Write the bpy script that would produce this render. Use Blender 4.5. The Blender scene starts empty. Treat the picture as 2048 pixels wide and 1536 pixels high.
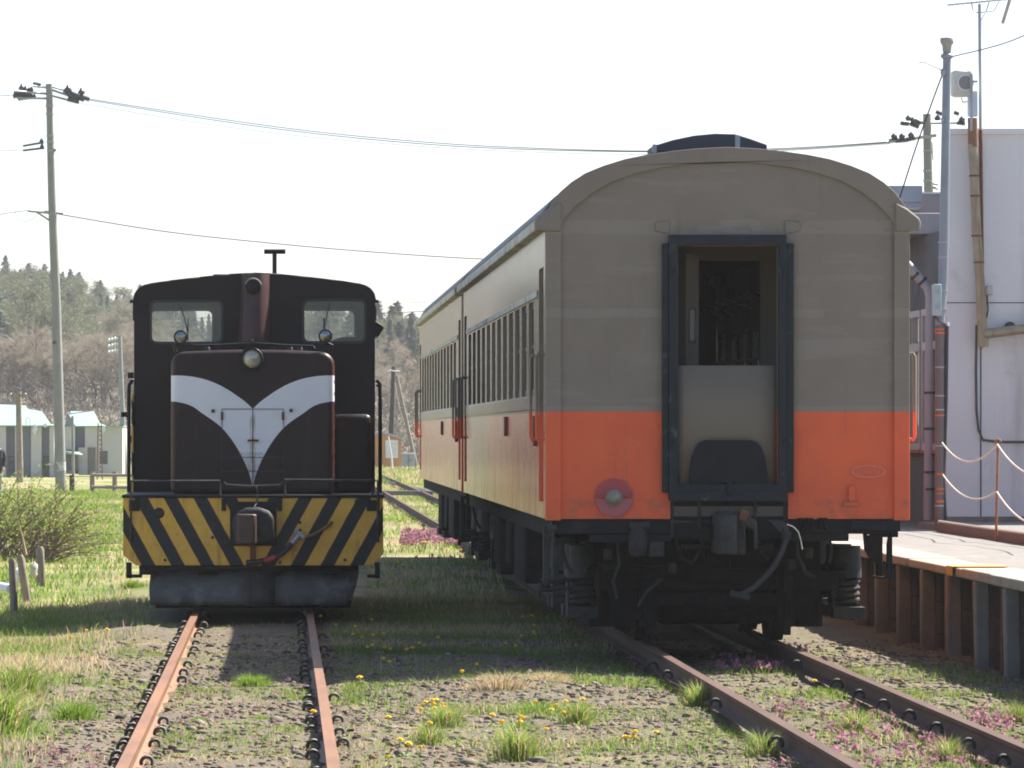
import bpy, bmesh, math, random
import numpy as np
from mathutils import Vector, Matrix
R = math.radians
random.seed(7)
rng = np.random.default_rng(7)
S = bpy.context.scene
COL = S.collection

# ------------------------------------------------------------------ camera, sky, sun, exposure
F, VX, VY, CZ = 10900.0, 565.0, 865.0, 1.79      # focal length in photo pixels, vanishing point of the tracks, eye height
cam = bpy.data.cameras.new('camera')
cam.sensor_width = 36.0
cam.lens = F / 2048 * 36.0
cam.shift_x = (1024 - VX) / 2048
cam.shift_y = (VY - 768) / 2048
cam.clip_start, cam.clip_end = 0.5, 6000
camo = bpy.data.objects.new('camera', cam)
COL.objects.link(camo)
camo.location = (0, 0, CZ)
camo.rotation_euler = (R(90), 0, 0)
S.camera = camo

SUN_DIR = Vector((0.70, 0.50, 1.0)).normalized()      # towards the sun
SUN_EL = math.asin(SUN_DIR.z)
SUN_AZ = math.atan2(SUN_DIR.x, SUN_DIR.y)             # from +Y towards +X
world = bpy.data.worlds.new('World')
S.world = world
world.use_nodes = True
wn = world.node_tree.nodes
sky = wn.new('ShaderNodeTexSky')
sky.sky_type = 'NISHITA'
sky.sun_disc = False
sky.sun_elevation = SUN_EL
sky.sun_rotation = SUN_AZ
sky.air_density = 0.7
sky.dust_density = 1.6
sky.ozone_density = 1.0
world.node_tree.links.new(sky.outputs[0], wn['Background'].inputs[0])
wn['Background'].inputs[1].default_value = 0.088
sl = bpy.data.lights.new('sun', 'SUN')
sl.energy = 4.8
sl.angle = R(0.5)
sl.color = (1.0, 0.95, 0.86)
so = bpy.data.objects.new('sun', sl)
COL.objects.link(so)
so.rotation_euler = (-SUN_DIR).to_track_quat('-Z', 'Y').to_euler()
S.view_settings.view_transform = 'Standard'
S.view_settings.look = 'None'
S.view_settings.gamma = 1.0
S.view_settings.exposure = 1.5
S.cycles.max_bounces = 8
S.cycles.transparent_max_bounces = 24
S.cycles.volume_bounces = 0
S.cycles.filter_width = 1.9

# ------------------------------------------------------------------ helpers
def sc(Y):
    return F / Y

def P(px, py, Y):
    """a point at depth Y seen at pixel px, py of the photo"""
    return (VX_off(px) * Y / F, Y, CZ - (py - VY) * Y / F)

def VX_off(px):
    return px - VX

def X(px, Y):
    return (px - VX) * Y / F

def Z(py, Y):
    return CZ - (py - VY) * Y / F

def G(px, py, z=-0.1):
    """the point of the level z seen at pixel px, py"""
    Y = F * (CZ - z) / (py - VY)
    return ((px - VX) * Y / F, Y, z)

def tag(o, label=None, cat=None, group=None, kind=None):
    if label: o['label'] = label
    if cat: o['category'] = cat
    if group: o['group'] = group
    if kind: o['kind'] = kind
    return o

def thing(name, label, cat, loc=(0, 0, 0), group=None):
    o = bpy.data.objects.new(name, None)
    o.empty_display_size = 0.2
    COL.objects.link(o)
    o.location = loc
    return tag(o, label, cat, group)

def offset(o):
    v = Vector((0, 0, 0))
    while o is not None:
        v += o.location
        o = o.parent
    return v

def link(name, me, m, parent=None, loc=None):
    off = offset(parent) if parent is not None else Vector(loc or (0, 0, 0))
    if off.length > 0:
        me.transform(Matrix.Translation(-off))
    if m is not None and not me.materials:
        for mm in (m if isinstance(m, (list, tuple)) else [m]):
            me.materials.append(mm)
    o = bpy.data.objects.new(name, me)
    COL.objects.link(o)
    if parent is not None:
        o.parent = parent
    elif loc is not None:
        o.location = loc
    return o

def kids(o):
    return [c for c in bpy.data.objects if c.parent == o]

def copy_tree(o, parent=None):
    c = o.copy()
    COL.objects.link(c)
    c.parent = parent
    for ch in kids(o):
        copy_tree(ch, c)
    return c

def bev(o, w=0.008, seg=2, ang=35):
    b = o.modifiers.new('bevel', 'BEVEL')
    b.width, b.segments, b.limit_method, b.angle_limit = w, seg, 'ANGLE', R(ang)
    return o

class MB:
    def __init__(s):
        s.v, s.f, s.sm, s.mi, s.m = [], [], [], [], 0

    def add(s, vs, fs, smooth=False):
        n = len(s.v)
        s.v += [tuple(q) for q in vs]
        for f in fs:
            s.f.append([n + i for i in f])
            s.sm.append(smooth)
            s.mi.append(s.m)
        return s

    def box(s, x0, x1, y0, y1, z0, z1):
        x0, x1 = min(x0, x1), max(x0, x1); y0, y1 = min(y0, y1), max(y0, y1); z0, z1 = min(z0, z1), max(z0, z1)
        v = [(x0, y0, z0), (x1, y0, z0), (x1, y1, z0), (x0, y1, z0), (x0, y0, z1), (x1, y0, z1), (x1, y1, z1), (x0, y1, z1)]
        return s.add(v, [(3, 2, 1, 0), (4, 5, 6, 7), (0, 1, 5, 4), (1, 2, 6, 5), (2, 3, 7, 6), (3, 0, 4, 7)])

    def obox(s, c, size, rot=None):
        a, b, d = [q / 2 for q in size]
        v = [Vector(q) for q in [(-a, -b, -d), (a, -b, -d), (a, b, -d), (-a, b, -d), (-a, -b, d), (a, -b, d), (a, b, d), (-a, b, d)]]
        M = rot if rot is not None else Matrix.Identity(3)
        v = [M @ q + Vector(c) for q in v]
        return s.add(v, [(3, 2, 1, 0), (4, 5, 6, 7), (0, 1, 5, 4), (1, 2, 6, 5), (2, 3, 7, 6), (3, 0, 4, 7)])

    def tube(s, pts, r, n=8, caps=True):
        pts = [Vector(p) for p in pts]
        rs = r if isinstance(r, (list, tuple)) else [r] * len(pts)
        rings, up = [], None
        for i, p in enumerate(pts):
            d = (pts[min(i + 1, len(pts) - 1)] - pts[max(i - 1, 0)])
            d = d.normalized() if d.length > 1e-9 else Vector((0, 0, 1))
            if up is None:
                up = d.orthogonal().normalized()
            else:
                up = (up - d * up.dot(d))
                up = up.normalized() if up.length > 1e-6 else d.orthogonal().normalized()
            q = d.cross(up)
            rings.append([p + (up * math.cos(2 * math.pi * k / n) + q * math.sin(2 * math.pi * k / n)) * rs[i] for k in range(n)])
        v = [q for ring in rings for q in ring]
        f = []
        for i in range(len(pts) - 1):
            for k in range(n):
                k2 = (k + 1) % n
                f.append((i * n + k, i * n + k2, (i + 1) * n + k2, (i + 1) * n + k))
        s.add(v, f, n > 4)
        if caps:
            s.add(rings[0], [tuple(range(n))[::-1]])
            s.add(rings[-1], [tuple(range(n))])
        return s

    def cyl(s, p0, p1, r0, r1=None, n=16):
        return s.tube([p0, p1], [r0, r0 if r1 is None else r1], n)

    def lathe(s, prof, c, axis='z', n=24, caps=True):
        """prof: (radius, height) along the axis from the point c"""
        def q(r, h, a):
            u, w = r * math.cos(a), r * math.sin(a)
            return {'z': (c[0] + u, c[1] + w, c[2] + h), 'y': (c[0] + u, c[1] + h, c[2] - w), 'x': (c[0] + h, c[1] + u, c[2] + w)}[axis]
        v = [q(r, h, 2 * math.pi * k / n) for r, h in prof for k in range(n)]
        f = []
        for i in range(len(prof) - 1):
            for k in range(n):
                k2 = (k + 1) % n
                f.append((i * n + k, i * n + k2, (i + 1) * n + k2, (i + 1) * n + k))
        s.add(v, f, True)
        if caps:
            s.add(v[:n], [tuple(range(n))[::-1]])
            s.add(v[-n:], [tuple(range(n))])
        return s

    def ball(s, c, r, nu=14, nv=9):
        r = r if isinstance(r, (list, tuple)) else (r, r, r)
        v, f = [], []
        for j in range(nv + 1):
            t = math.pi * j / nv
            for i in range(nu):
                a = 2 * math.pi * i / nu
                v.append((c[0] + r[0] * math.sin(t) * math.cos(a), c[1] + r[1] * math.sin(t) * math.sin(a), c[2] + r[2] * math.cos(t)))
        for j in range(nv):
            for i in range(nu):
                i2 = (i + 1) % nu
                f.append((j * nu + i, (j + 1) * nu + i, (j + 1) * nu + i2, j * nu + i2))
        return s.add(v, f, True)

    def prism(s, poly, a0, a1, axis='y'):
        """poly in the plane across the axis: (x,z) for y, (y,z) for x, (x,y) for z"""
        def q(p, a):
            return {'y': (p[0], a, p[1]), 'x': (a, p[0], p[1]), 'z': (p[0], p[1], a)}[axis]
        n = len(poly)
        v = [q(p, a0) for p in poly] + [q(p, a1) for p in poly]
        f = [tuple(range(n)), tuple(range(2 * n - 1, n - 1, -1))]
        f += [(i, i + n, (i + 1) % n + n, (i + 1) % n) for i in range(n)]
        return s.add(v, f)

    def sheet(s, rows, smooth=True):
        """rows of equally many points"""
        n = len(rows[0])
        f = [(i * n + k, i * n + k + 1, (i + 1) * n + k + 1, (i + 1) * n + k) for i in range(len(rows) - 1) for k in range(n - 1)]
        return s.add([p for r in rows for p in r], f, smooth)

    def mesh(s, name):
        me = bpy.data.meshes.new(name)
        me.from_pydata(s.v, [], s.f)
        me.polygons.foreach_set('use_smooth', s.sm)
        me.polygons.foreach_set('material_index', s.mi)
        me.validate()
        bm = bmesh.new()
        bm.from_mesh(me)
        bmesh.ops.recalc_face_normals(bm, faces=bm.faces)
        bm.to_mesh(me)
        bm.free()
        me.set_sharp_from_angle(angle=R(42))
        me.update()
        return me

    def build(s, name, m, parent=None, bevel=0, loc=None):
        o = link(name, s.mesh(name), m, parent, loc)
        if bevel:
            bev(o, bevel)
        return o

def _each(s, name, m, parent=None, bevel=0):
    """one object for each separate piece of the builder"""
    me = s.mesh(name)
    bm = bmesh.new(); bm.from_mesh(me); bpy.data.meshes.remove(me)
    bmesh.ops.remove_doubles(bm, verts=bm.verts, dist=1e-5)
    bm.verts.index_update()
    seen, out = set(), []
    for v0 in bm.verts:
        if v0 in seen: continue
        st_, isl = [v0], []
        seen.add(v0)
        while st_:
            v = st_.pop(); isl.append(v)
            for e in v.link_edges:
                w = e.other_vert(v)
                if w not in seen: seen.add(w); st_.append(w)
        ix = {v: i for i, v in enumerate(isl)}
        fs = {f for v in isl for f in v.link_faces}
        q = bpy.data.meshes.new(name)
        q.from_pydata([v.co[:] for v in isl], [], [[ix[v] for v in f.verts] for f in fs])
        q.polygons.foreach_set('use_smooth', [f.smooth for f in fs])
        q.update()
        o = link(name, q, m, parent)
        if bevel: bev(o, bevel)
        out.append(o)
    bm.free()
    return out
MB.each = _each

def plate(outer, holes, a0, a1, axis='y', name='plate'):
    """a flat plate of any outline with holes; outline in the plane across the axis"""
    cu = bpy.data.curves.new(name, 'CURVE')
    cu.dimensions = '2D'
    cu.fill_mode = 'BOTH'
    cu.extrude = abs(a1 - a0) / 2
    for lp in [outer] + list(holes):
        sp = cu.splines.new('POLY')
        sp.points.add(len(lp) - 1)
        for i, p in enumerate(lp):
            sp.points[i].co = (p[0], p[1], 0, 1)
        sp.use_cyclic_u = True
    t = bpy.data.objects.new(name, cu)
    COL.objects.link(t)
    dg = bpy.context.evaluated_depsgraph_get()
    me = bpy.data.meshes.new_from_object(t.evaluated_get(dg))
    bpy.data.objects.remove(t)
    bpy.data.curves.remove(cu)
    mid = (a0 + a1) / 2
    n = len(me.vertices)
    co = np.empty(n * 3, 'f')
    me.vertices.foreach_get('co', co)
    co = co.reshape(-1, 3)
    o = np.empty_like(co)
    if axis == 'y':
        o[:, 0], o[:, 1], o[:, 2] = co[:, 0], mid + co[:, 2], co[:, 1]
    elif axis == 'x':
        o[:, 0], o[:, 1], o[:, 2] = mid + co[:, 2], co[:, 0], co[:, 1]
    else:
        o[:, 0], o[:, 1], o[:, 2] = co[:, 0], co[:, 1], mid + co[:, 2]
    me.vertices.foreach_set('co', o.ravel())
    bm = bmesh.new()
    bm.from_mesh(me)
    bmesh.ops.remove_doubles(bm, verts=bm.verts, dist=1e-5)
    bmesh.ops.recalc_face_normals(bm, faces=bm.faces)
    for f in bm.faces:
        f.smooth = False
    bm.to_mesh(me)
    bm.free()
    me.name = name
    return me

def rrect(x0, x1, z0, z1, r, n=5):
    out = []
    for cx, cz, a in ((x1 - r, z1 - r, 0), (x0 + r, z1 - r, 90), (x0 + r, z0 + r, 180), (x1 - r, z0 + r, 270)):
        for k in range(n + 1):
            t = R(a + 90 * k / n)
            out.append((cx + r * math.cos(t), cz + r * math.sin(t)))
    return out

def circ(cx, cz, r, n=24, a0=0, a1=360):
    full = abs(a1 - a0) >= 360
    m = n if full else n + 1
    return [(cx + r * math.cos(R(a0 + (a1 - a0) * k / n)), cz + r * math.sin(R(a0 + (a1 - a0) * k / n))) for k in range(m)]

def sag(p0, p1, drop, n=24):
    p0, p1 = Vector(p0), Vector(p1)
    return [p0.lerp(p1, k / n) - Vector((0, 0, drop * 4 * (k / n) * (1 - k / n))) for k in range(n + 1)]

def fast_mesh(name, co, faces_flat, sizes, smooth=False, col=None):
    me = bpy.data.meshes.new(name)
    co = np.ascontiguousarray(co, 'f')
    faces_flat = np.ascontiguousarray(faces_flat, 'i')
    sizes = np.ascontiguousarray(sizes, 'i')
    me.vertices.add(len(co))
    me.vertices.foreach_set('co', co.ravel())
    me.loops.add(len(faces_flat))
    me.loops.foreach_set('vertex_index', faces_flat)
    me.polygons.add(len(sizes))
    starts = np.concatenate([[0], np.cumsum(sizes)[:-1]]).astype('i')
    me.polygons.foreach_set('loop_start', starts)
    me.polygons.foreach_set('loop_total', sizes)
    if smooth:
        me.polygons.foreach_set('use_smooth', np.ones(len(sizes), bool))
    if col is not None:
        a = me.color_attributes.new('tint', 'FLOAT_COLOR', 'POINT')
        a.data.foreach_set('color', np.ascontiguousarray(col, 'f').ravel())
    me.update(calc_edges=True)
    me.validate()
    return me

_tab = np.random.default_rng(3).random((256, 256))
def vnoise(x, y, s=1.0, off=0):
    x, y = np.asarray(x) * s + off * 17.3, np.asarray(y) * s + off * 9.1
    xi, yi = np.floor(x).astype(int), np.floor(y).astype(int)
    u, v = x - xi, y - yi
    u, v = u * u * (3 - 2 * u), v * v * (3 - 2 * v)
    g = lambda a, b: _tab[a & 255, b & 255]
    return (g(xi, yi) * (1 - u) + g(xi + 1, yi) * u) * (1 - v) + (g(xi, yi + 1) * (1 - u) + g(xi + 1, yi + 1) * u) * v

# ------------------------------------------------------------------ materials
class NT:
    def __init__(s, name):
        s.m = bpy.data.materials.new(name)
        s.m.use_nodes = True
        s.t = s.m.node_tree
        s.b = s.t.nodes['Principled BSDF']
        s.out = s.t.nodes['Material Output']
        s.tc = None

    def n(s, kind):
        return s.t.nodes.new('ShaderNode' + kind)

    def l(s, a, b):
        s.t.links.new(a, b)
        return s

    def co(s, scale=None, space='Object'):
        if s.tc is None:
            s.tc = s.n('TexCoord')
        o = s.tc.outputs[space]
        if scale is None:
            return o
        mp = s.n('Mapping')
        mp.inputs['Scale'].default_value = scale
        s.l(o, mp.inputs[0])
        return mp.outputs[0]

    def noise(s, scale, detail=6, rough=0.6, stretch=None, dist=0):
        t = s.n('TexNoise')
        t.inputs['Scale'].default_value = scale
        t.inputs['Detail'].default_value = detail
        t.inputs['Roughness'].default_value = rough
        t.inputs['Distortion'].default_value = dist
        s.l(s.co(stretch), t.inputs['Vector'])
        return t.outputs['Fac']

    def ramp(s, fac, *stops):
        r = s.n('ValToRGB')
        e = r.color_ramp.elements
        while len(e) < len(stops):
            e.new(0.5)
        for i, (p, c) in enumerate(stops):
            e[i].position = p
            e[i].color = (c, c, c, 1) if isinstance(c, (int, float)) else tuple(c) + (1,)
        s.l(fac, r.inputs[0])
        return r.outputs[0]

    def mix(s, fac, a, b, mode='MIX'):
        x = s.n('Mix')
        x.data_type = 'RGBA'
        x.blend_type = mode
        for sock, val in ((x.inputs[0], fac), (x.inputs[6], a), (x.inputs[7], b)):
            if isinstance(val, (int, float)):
                sock.default_value = val if sock == x.inputs[0] else (val, val, val, 1)
            elif isinstance(val, (tuple, list)):
                sock.default_value = tuple(val) + (1,)
            else:
                s.l(val, sock)
        return x.outputs[2]

    def math(s, op, a, b=0.0, clamp=False):
        x = s.n('Math')
        x.operation = op
        x.use_clamp = clamp
        for sock, val in ((x.inputs[0], a), (x.inputs[1], b)):
            if isinstance(val, (int, float)):
                sock.default_value = val
            else:
                s.l(val, sock)
        return x.outputs[0]

    def xyz(s):
        x = s.n('SeparateXYZ')
        s.l(s.co(), x.inputs[0])
        return x.outputs

    def set(s, name, val):
        i = s.b.inputs[name]
        if isinstance(val, (int, float)):
            i.default_value = val
        elif isinstance(val, (tuple, list)):
            i.default_value = tuple(val) + (1,)
        else:
            s.l(val, i)
        return s

    def bump(s, h, strength=0.3, dist=0.01):
        b = s.n('Bump')
        b.inputs['Strength'].default_value = strength
        b.inputs['Distance'].default_value = dist
        s.l(h, b.inputs['Height'])
        s.l(b.outputs[0], s.b.inputs['Normal'])
        return s

def mat(name, c1, c2=None, scale=5, rough=0.6, metal=0.0, bump=0.0, bscale=40, spec=0.5, dirt=None, dirt_amt=0.5, dirt_scale=3, streak=None, streak_amt=0.5, streak_scale=6):
    t = NT(name)
    c2 = c2 or tuple(q * 0.8 for q in c1)
    c = t.mix(t.ramp(t.noise(scale), (0.3, 0.0), (0.7, 1.0)), c1, c2)
    r = None
    if dirt:
        d = t.ramp(t.noise(dirt_scale, 8, 0.7), (0.62 - 0.25 * dirt_amt, 0.0), (0.75 - 0.1 * dirt_amt, 1.0))
        c = t.mix(d, c, dirt)
        r = d
    if streak:
        d = t.ramp(t.noise(streak_scale, 5, 0.6, (1, 1, 0.08)), (0.62 - 0.2 * streak_amt, 0.0), (0.8 - 0.1 * streak_amt, 0.85))
        c = t.mix(d, c, streak)
    t.set('Base Color', c)
    if r is not None:
        t.set('Roughness', t.math('MULTIPLY_ADD' if False else 'ADD', t.math('MULTIPLY', r, 0.25), rough, True))
    else:
        t.set('Roughness', t.math('ADD', t.math('MULTIPLY', t.noise(scale * 3), 0.16), rough - 0.08, True))
    t.set('Metallic', metal)
    t.set('Specular IOR Level', spec)
    if bump:
        t.bump(t.noise(bscale, 8, 0.65), bump, 0.01)
    return t.m

def glass_mat(name, tint=(0.75, 0.8, 0.78), dirt=0.12):
    t = NT(name)
    tr = t.n('BsdfTransparent'); tr.inputs[0].default_value = tint + (1,)
    gl = t.n('BsdfGlossy'); gl.inputs['Roughness'].default_value = 0.03; gl.inputs[0].default_value = (0.9, 0.9, 0.9, 1)
    df = t.n('BsdfDiffuse'); df.inputs[0].default_value = (0.4, 0.42, 0.4, 1)
    fr = t.n('Fresnel'); fr.inputs[0].default_value = 1.5
    m1 = t.n('MixShader'); m2 = t.n('MixShader')
    t.l(fr.outputs[0], m1.inputs[0]).l(tr.outputs[0], m1.inputs[1]).l(gl.outputs[0], m1.inputs[2])
    m2.inputs[0].default_value = dirt
    t.l(m1.outputs[0], m2.inputs[1]).l(df.outputs[0], m2.inputs[2]).l(m2.outputs[0], t.out.inputs[0])
    return t.m

def leaf_mat(name, c=None, trans=0.45, attr=True, rough=0.6):
    t = NT(name)
    df = t.n('BsdfDiffuse'); tl = t.n('BsdfTranslucent'); gl = t.n('BsdfGlossy')
    gl.inputs['Roughness'].default_value = rough
    gl.inputs[0].default_value = (0.6, 0.6, 0.6, 1)
    if attr:
        a = t.n('Attribute'); a.attribute_name = 'tint'
        c0 = a.outputs['Color']
    else:
        oi = t.n('ObjectInfo')
        c0 = t.mix(t.math('MULTIPLY', oi.outputs['Random'], 0.9), c, tuple(q * 0.62 for q in c))
        c0 = t.mix(t.ramp(t.noise(0.9, 3), (0.35, 0.0), (0.65, 0.7)), c0, tuple(min(1, q * 1.5) for q in c))
    c0 = t.mix(1.0, c0, (1.03, 1.03, 1.0), 'MULTIPLY')
    t.l(c0, df.inputs[0]).l(c0, tl.inputs[0])
    m = t.n('MixShader'); m.inputs[0].default_value = trans
    m2 = t.n('MixShader'); m2.inputs[0].default_value = 0.025
    t.l(df.outputs[0], m.inputs[1]).l(tl.outputs[0], m.inputs[2])
    t.l(m.outputs[0], m2.inputs[1]).l(gl.outputs[0], m2.inputs[2]).l(m2.outputs[0], t.out.inputs[0])
    return t.m

M = {}
M['loco'] = mat('maroon_loco_paint', (0.021, 0.012, 0.0115), (0.014, 0.0095, 0.0095), 3, 0.4, spec=0.22, dirt=(0.034, 0.025, 0.02), dirt_amt=0.25, dirt_scale=2.5, bump=0.06, bscale=8)
M['black'] = mat('black_paint', (0.011, 0.0125, 0.014), (0.016, 0.016, 0.016), 6, 0.6, spec=0.2, dirt=(0.045, 0.038, 0.032), dirt_amt=0.2, bump=0.15)
M['under'] = mat('grimy_underframe', (0.010, 0.010, 0.010), (0.018, 0.016, 0.014), 5, 0.8, spec=0.15, dirt=(0.045, 0.033, 0.024), dirt_amt=0.5, bump=0.3)
M['grime'] = mat('dusty_grey_iron', (0.052, 0.055, 0.053), (0.022, 0.022, 0.021), 9, 0.65, spec=0.25, dirt=(0.1, 0.07, 0.05), dirt_amt=0.3, bump=0.3)
M['frame_grey'] = mat('slate_door_frame', (0.018, 0.025, 0.030), (0.013, 0.018, 0.022), 7, 0.5, spec=0.25, dirt=(0.11, 0.14, 0.16), dirt_amt=0.12, dirt_scale=6, bump=0.15)
M['plough'] = mat('worn_plough_steel', (0.115, 0.115, 0.112), (0.055, 0.056, 0.056), 4, 0.6, dirt=(0.2, 0.2, 0.195), dirt_amt=0.4, dirt_scale=5, bump=0.2, bscale=14)
M['rust'] = mat('rust', (0.2, 0.075, 0.03), (0.12, 0.05, 0.025), 12, 0.75, bump=0.4, bscale=60)
M['white_paint'] = mat('white_emblem_paint', (0.72, 0.74, 0.78), (0.62, 0.65, 0.7), 3, 0.45, streak=(0.4, 0.3, 0.22), streak_amt=0.12, streak_scale=9)
M['chrome'] = mat('dull_bright_metal', (0.55, 0.55, 0.55), None, 5, 0.25, 0.9)
M['glass'] = glass_mat('window_glass', (0.93, 0.95, 0.93), 0.04)
M['cab_glass'] = glass_mat('dusty_cab_glass', (0.95, 0.96, 0.95), 0.04)
M['lamp_glass'] = mat('lamp_lens', (0.6, 0.57, 0.42), (0.35, 0.33, 0.26), 30, 0.12, 0.3)
M['rusty_iron'] = mat('rusty_iron', (0.095, 0.05, 0.035), (0.045, 0.032, 0.028), 14, 0.5, spec=0.4, bump=0.3)
M['dim_lens'] = mat('dim_lamp_lens', (0.34, 0.32, 0.26), (0.16, 0.15, 0.12), 30, 0.2)
M['mirror'] = mat('mirror_face', (0.3, 0.3, 0.29), (0.12, 0.12, 0.12), 18, 0.12, 0.9)
M['rubber'] = mat('black_rubber', (0.02, 0.02, 0.022), (0.035, 0.035, 0.035), 9, 0.55, bump=0.1)
M['red_band'] = mat('red_band', (0.5, 0.06, 0.06), None, 5, 0.5)
M['seat'] = mat('seat_plush', (0.05, 0.035, 0.03), (0.03, 0.025, 0.03), 8, 0.9)
M['inside'] = mat('dark_varnished_panel', (0.11, 0.085, 0.06), (0.08, 0.062, 0.045), 3, 0.4)
M['conc'] = mat('weathered_concrete', (0.235, 0.23, 0.2), (0.155, 0.153, 0.135), 3, 0.85, streak=(0.12, 0.12, 0.1), streak_amt=0.4, bump=0.3, bscale=50)
M['pole_conc'] = mat('concrete_pole', (0.29, 0.285, 0.265), (0.22, 0.22, 0.21), 1.5, 0.85, streak=(0.2, 0.19, 0.17), streak_amt=0.3, bump=0.2)
M['wood'] = mat('grey_weathered_wood', (0.3, 0.255, 0.205), (0.2, 0.17, 0.14), 6, 0.85, streak=(0.08, 0.065, 0.05), streak_amt=0.5, streak_scale=14, bump=0.4)
M['dark_wood'] = mat('tarred_wood', (0.04, 0.034, 0.03), (0.025, 0.022, 0.02), 6, 0.85, bump=0.4)
M['wire'] = mat('wire', (0.07, 0.07, 0.07), None, 5, 0.6)
M['insul'] = mat('insulator', (0.035, 0.035, 0.045), (0.08, 0.08, 0.09), 5, 0.45)
M['porcelain'] = mat('white_porcelain', (0.8, 0.8, 0.8), None, 5, 0.25)
M['galv'] = mat('galvanised_steel', (0.4, 0.42, 0.44), (0.3, 0.32, 0.34), 5, 0.45, 0.5)

# ------------------------------------------------------------------ ground and hills
def gh(x, y):
    """ground level: ballast beds just under the railheads, softly uneven grass"""
    x, y = np.asarray(x, float), np.asarray(y, float)
    h = -0.105 + 0.05 * (vnoise(x, y, 0.55, 1) - 0.5) + 0.03 * (vnoise(x, y, 1.9, 2) - 0.5)
    bed = np.minimum(np.abs(x + 0.295) - 0.52, 0.95) * 0.0
    near_rail = np.minimum(np.minimum(np.abs(x + 0.86), np.abs(x - 0.27)), np.minimum(np.abs(x - 2.96), np.abs(x - 4.07)))
    h = h - 0.03 * np.exp(-(near_rail / 0.12) ** 2)
    h = h + 0.05 * np.exp(-((x - 1.75) / 0.55) ** 2 - ((y - 41.0) / 3.5) ** 2)
    left = np.clip((-1.5 - x) / 3, 0, 1)
    h = h - 0.13 * np.clip((-1.35 - x) / 0.9, 0, 1) * np.clip((y - 44) / 6, 0, 1) * np.clip((74 - y) / 8, 0, 1)
    h = h + left * 0.06 * (vnoise(x, y, 0.25, 5) - 0.3)
    far = np.clip((y - 150) / 60, 0, 1)
    return h - far * 0.05

def ground_z(x, y):
    return float(gh(np.array([x]), np.array([y]))[0])

def grid_mesh(name, xs, ys, hf, bump):
    gx, gy = np.meshgrid(xs, ys)
    z = hf(gx, gy)
    if bump:
        z = z + bump(gx, gy)
    co = np.stack([gx, gy, z], -1).reshape(-1, 3)
    nx, ny = len(xs), len(ys)
    i = (np.arange(ny - 1)[:, None] * nx + np.arange(nx - 1)[None, :]).ravel()
    q = np.stack([i, i + 1, i + nx + 1, i + nx], -1)
    return fast_mesh(name, co, q.ravel(), np.full(len(q), 4), True)

xs = np.concatenate([[-900, -400, -200, -100, -60, -40, -30, -24, -19, -15, -12, -10, -8.5], np.arange(-7.5, -4, 0.25), np.arange(-4, 7.0, 0.055), np.arange(7, 12, 0.5), [14, 18, 24, 32, 45, 60, 100, 200, 400, 900]])
ys = np.concatenate([[-60, 0, 12, 20, 24], np.arange(26, 58, 0.1), np.arange(58, 110, 0.4), np.arange(110, 240, 1.5), np.arange(240, 330, 6), [340, 380, 450, 600, 900, 1500, 3000]])
def rough(x, y):
    near = np.clip((62 - y) / 8, 0, 1)
    dirt = np.clip(vnoise(x, y, 0.8, 7) * 1.5 - 0.2, 0.15, 1)
    return near * dirt * (0.035 * (vnoise(x, y, 9, 3) - 0.5) + 0.022 * (vnoise(x, y, 17, 4) - 0.5))

t = NT('ground_soil')
soil = t.mix(t.ramp(t.noise(14, 8, 0.7), (0.35, 0.0), (0.65, 1.0)), (0.215, 0.178, 0.135), (0.108, 0.09, 0.072))
soil = t.mix(t.ramp(t.noise(45, 3, 0.6), (0.55, 0.0), (0.68, 0.8)), soil, (0.27, 0.23, 0.18))
straw = t.mix(t.ramp(t.noise(30, 6, 0.7), (0.3, 0.0), (0.7, 1.0)), (0.36, 0.29, 0.185), (0.22, 0.175, 0.11))
moss = t.mix(t.ramp(t.noise(22, 6, 0.7), (0.3, 0.0), (0.7, 1.0)), (0.125, 0.16, 0.045), (0.18, 0.205, 0.075))
c = t.mix(t.ramp(t.noise(0.9, 5, 0.65), (0.54, 0.0), (0.66, 0.7)), soil, straw)
c = t.mix(t.ramp(t.noise(0.75, 6, 0.7, (1, 1.02, 1.0)), (0.52, 0.0), (0.63, 0.7)), c, moss)
# the two ballasted beds stay browner; grassland away from them
sx = t.xyz()
far = t.math('MULTIPLY', t.math('SUBTRACT', sx[1], 52.0), 0.08, True)
grassy = t.mix(t.ramp(t.noise(0.35, 5, 0.6), (0.42, 0.0), (0.6, 1.0)), (0.13, 0.18, 0.045), (0.36, 0.3, 0.17))
c = t.mix(t.math('MULTIPLY', far, 0.8), c, grassy)
left = t.math('MULTIPLY', t.math('SUBTRACT', -1.6, sx[0]), 0.9, True)
c = t.mix(t.math('MULTIPLY', left, 0.6), c, grassy)
c = t.mix(1.0, c, (0.96, 0.95, 0.93), 'MULTIPLY')
t.set('Base Color', c).set('Roughness', 0.95).set('Specular IOR Level', 0.15)
t.bump(t.noise(38, 8, 0.7), 0.8, 0.03)
M['ground'] = t.m
g = link('ground', grid_mesh('ground', xs, ys, gh, rough), M['ground'])
tag(g, kind='structure')

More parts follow.
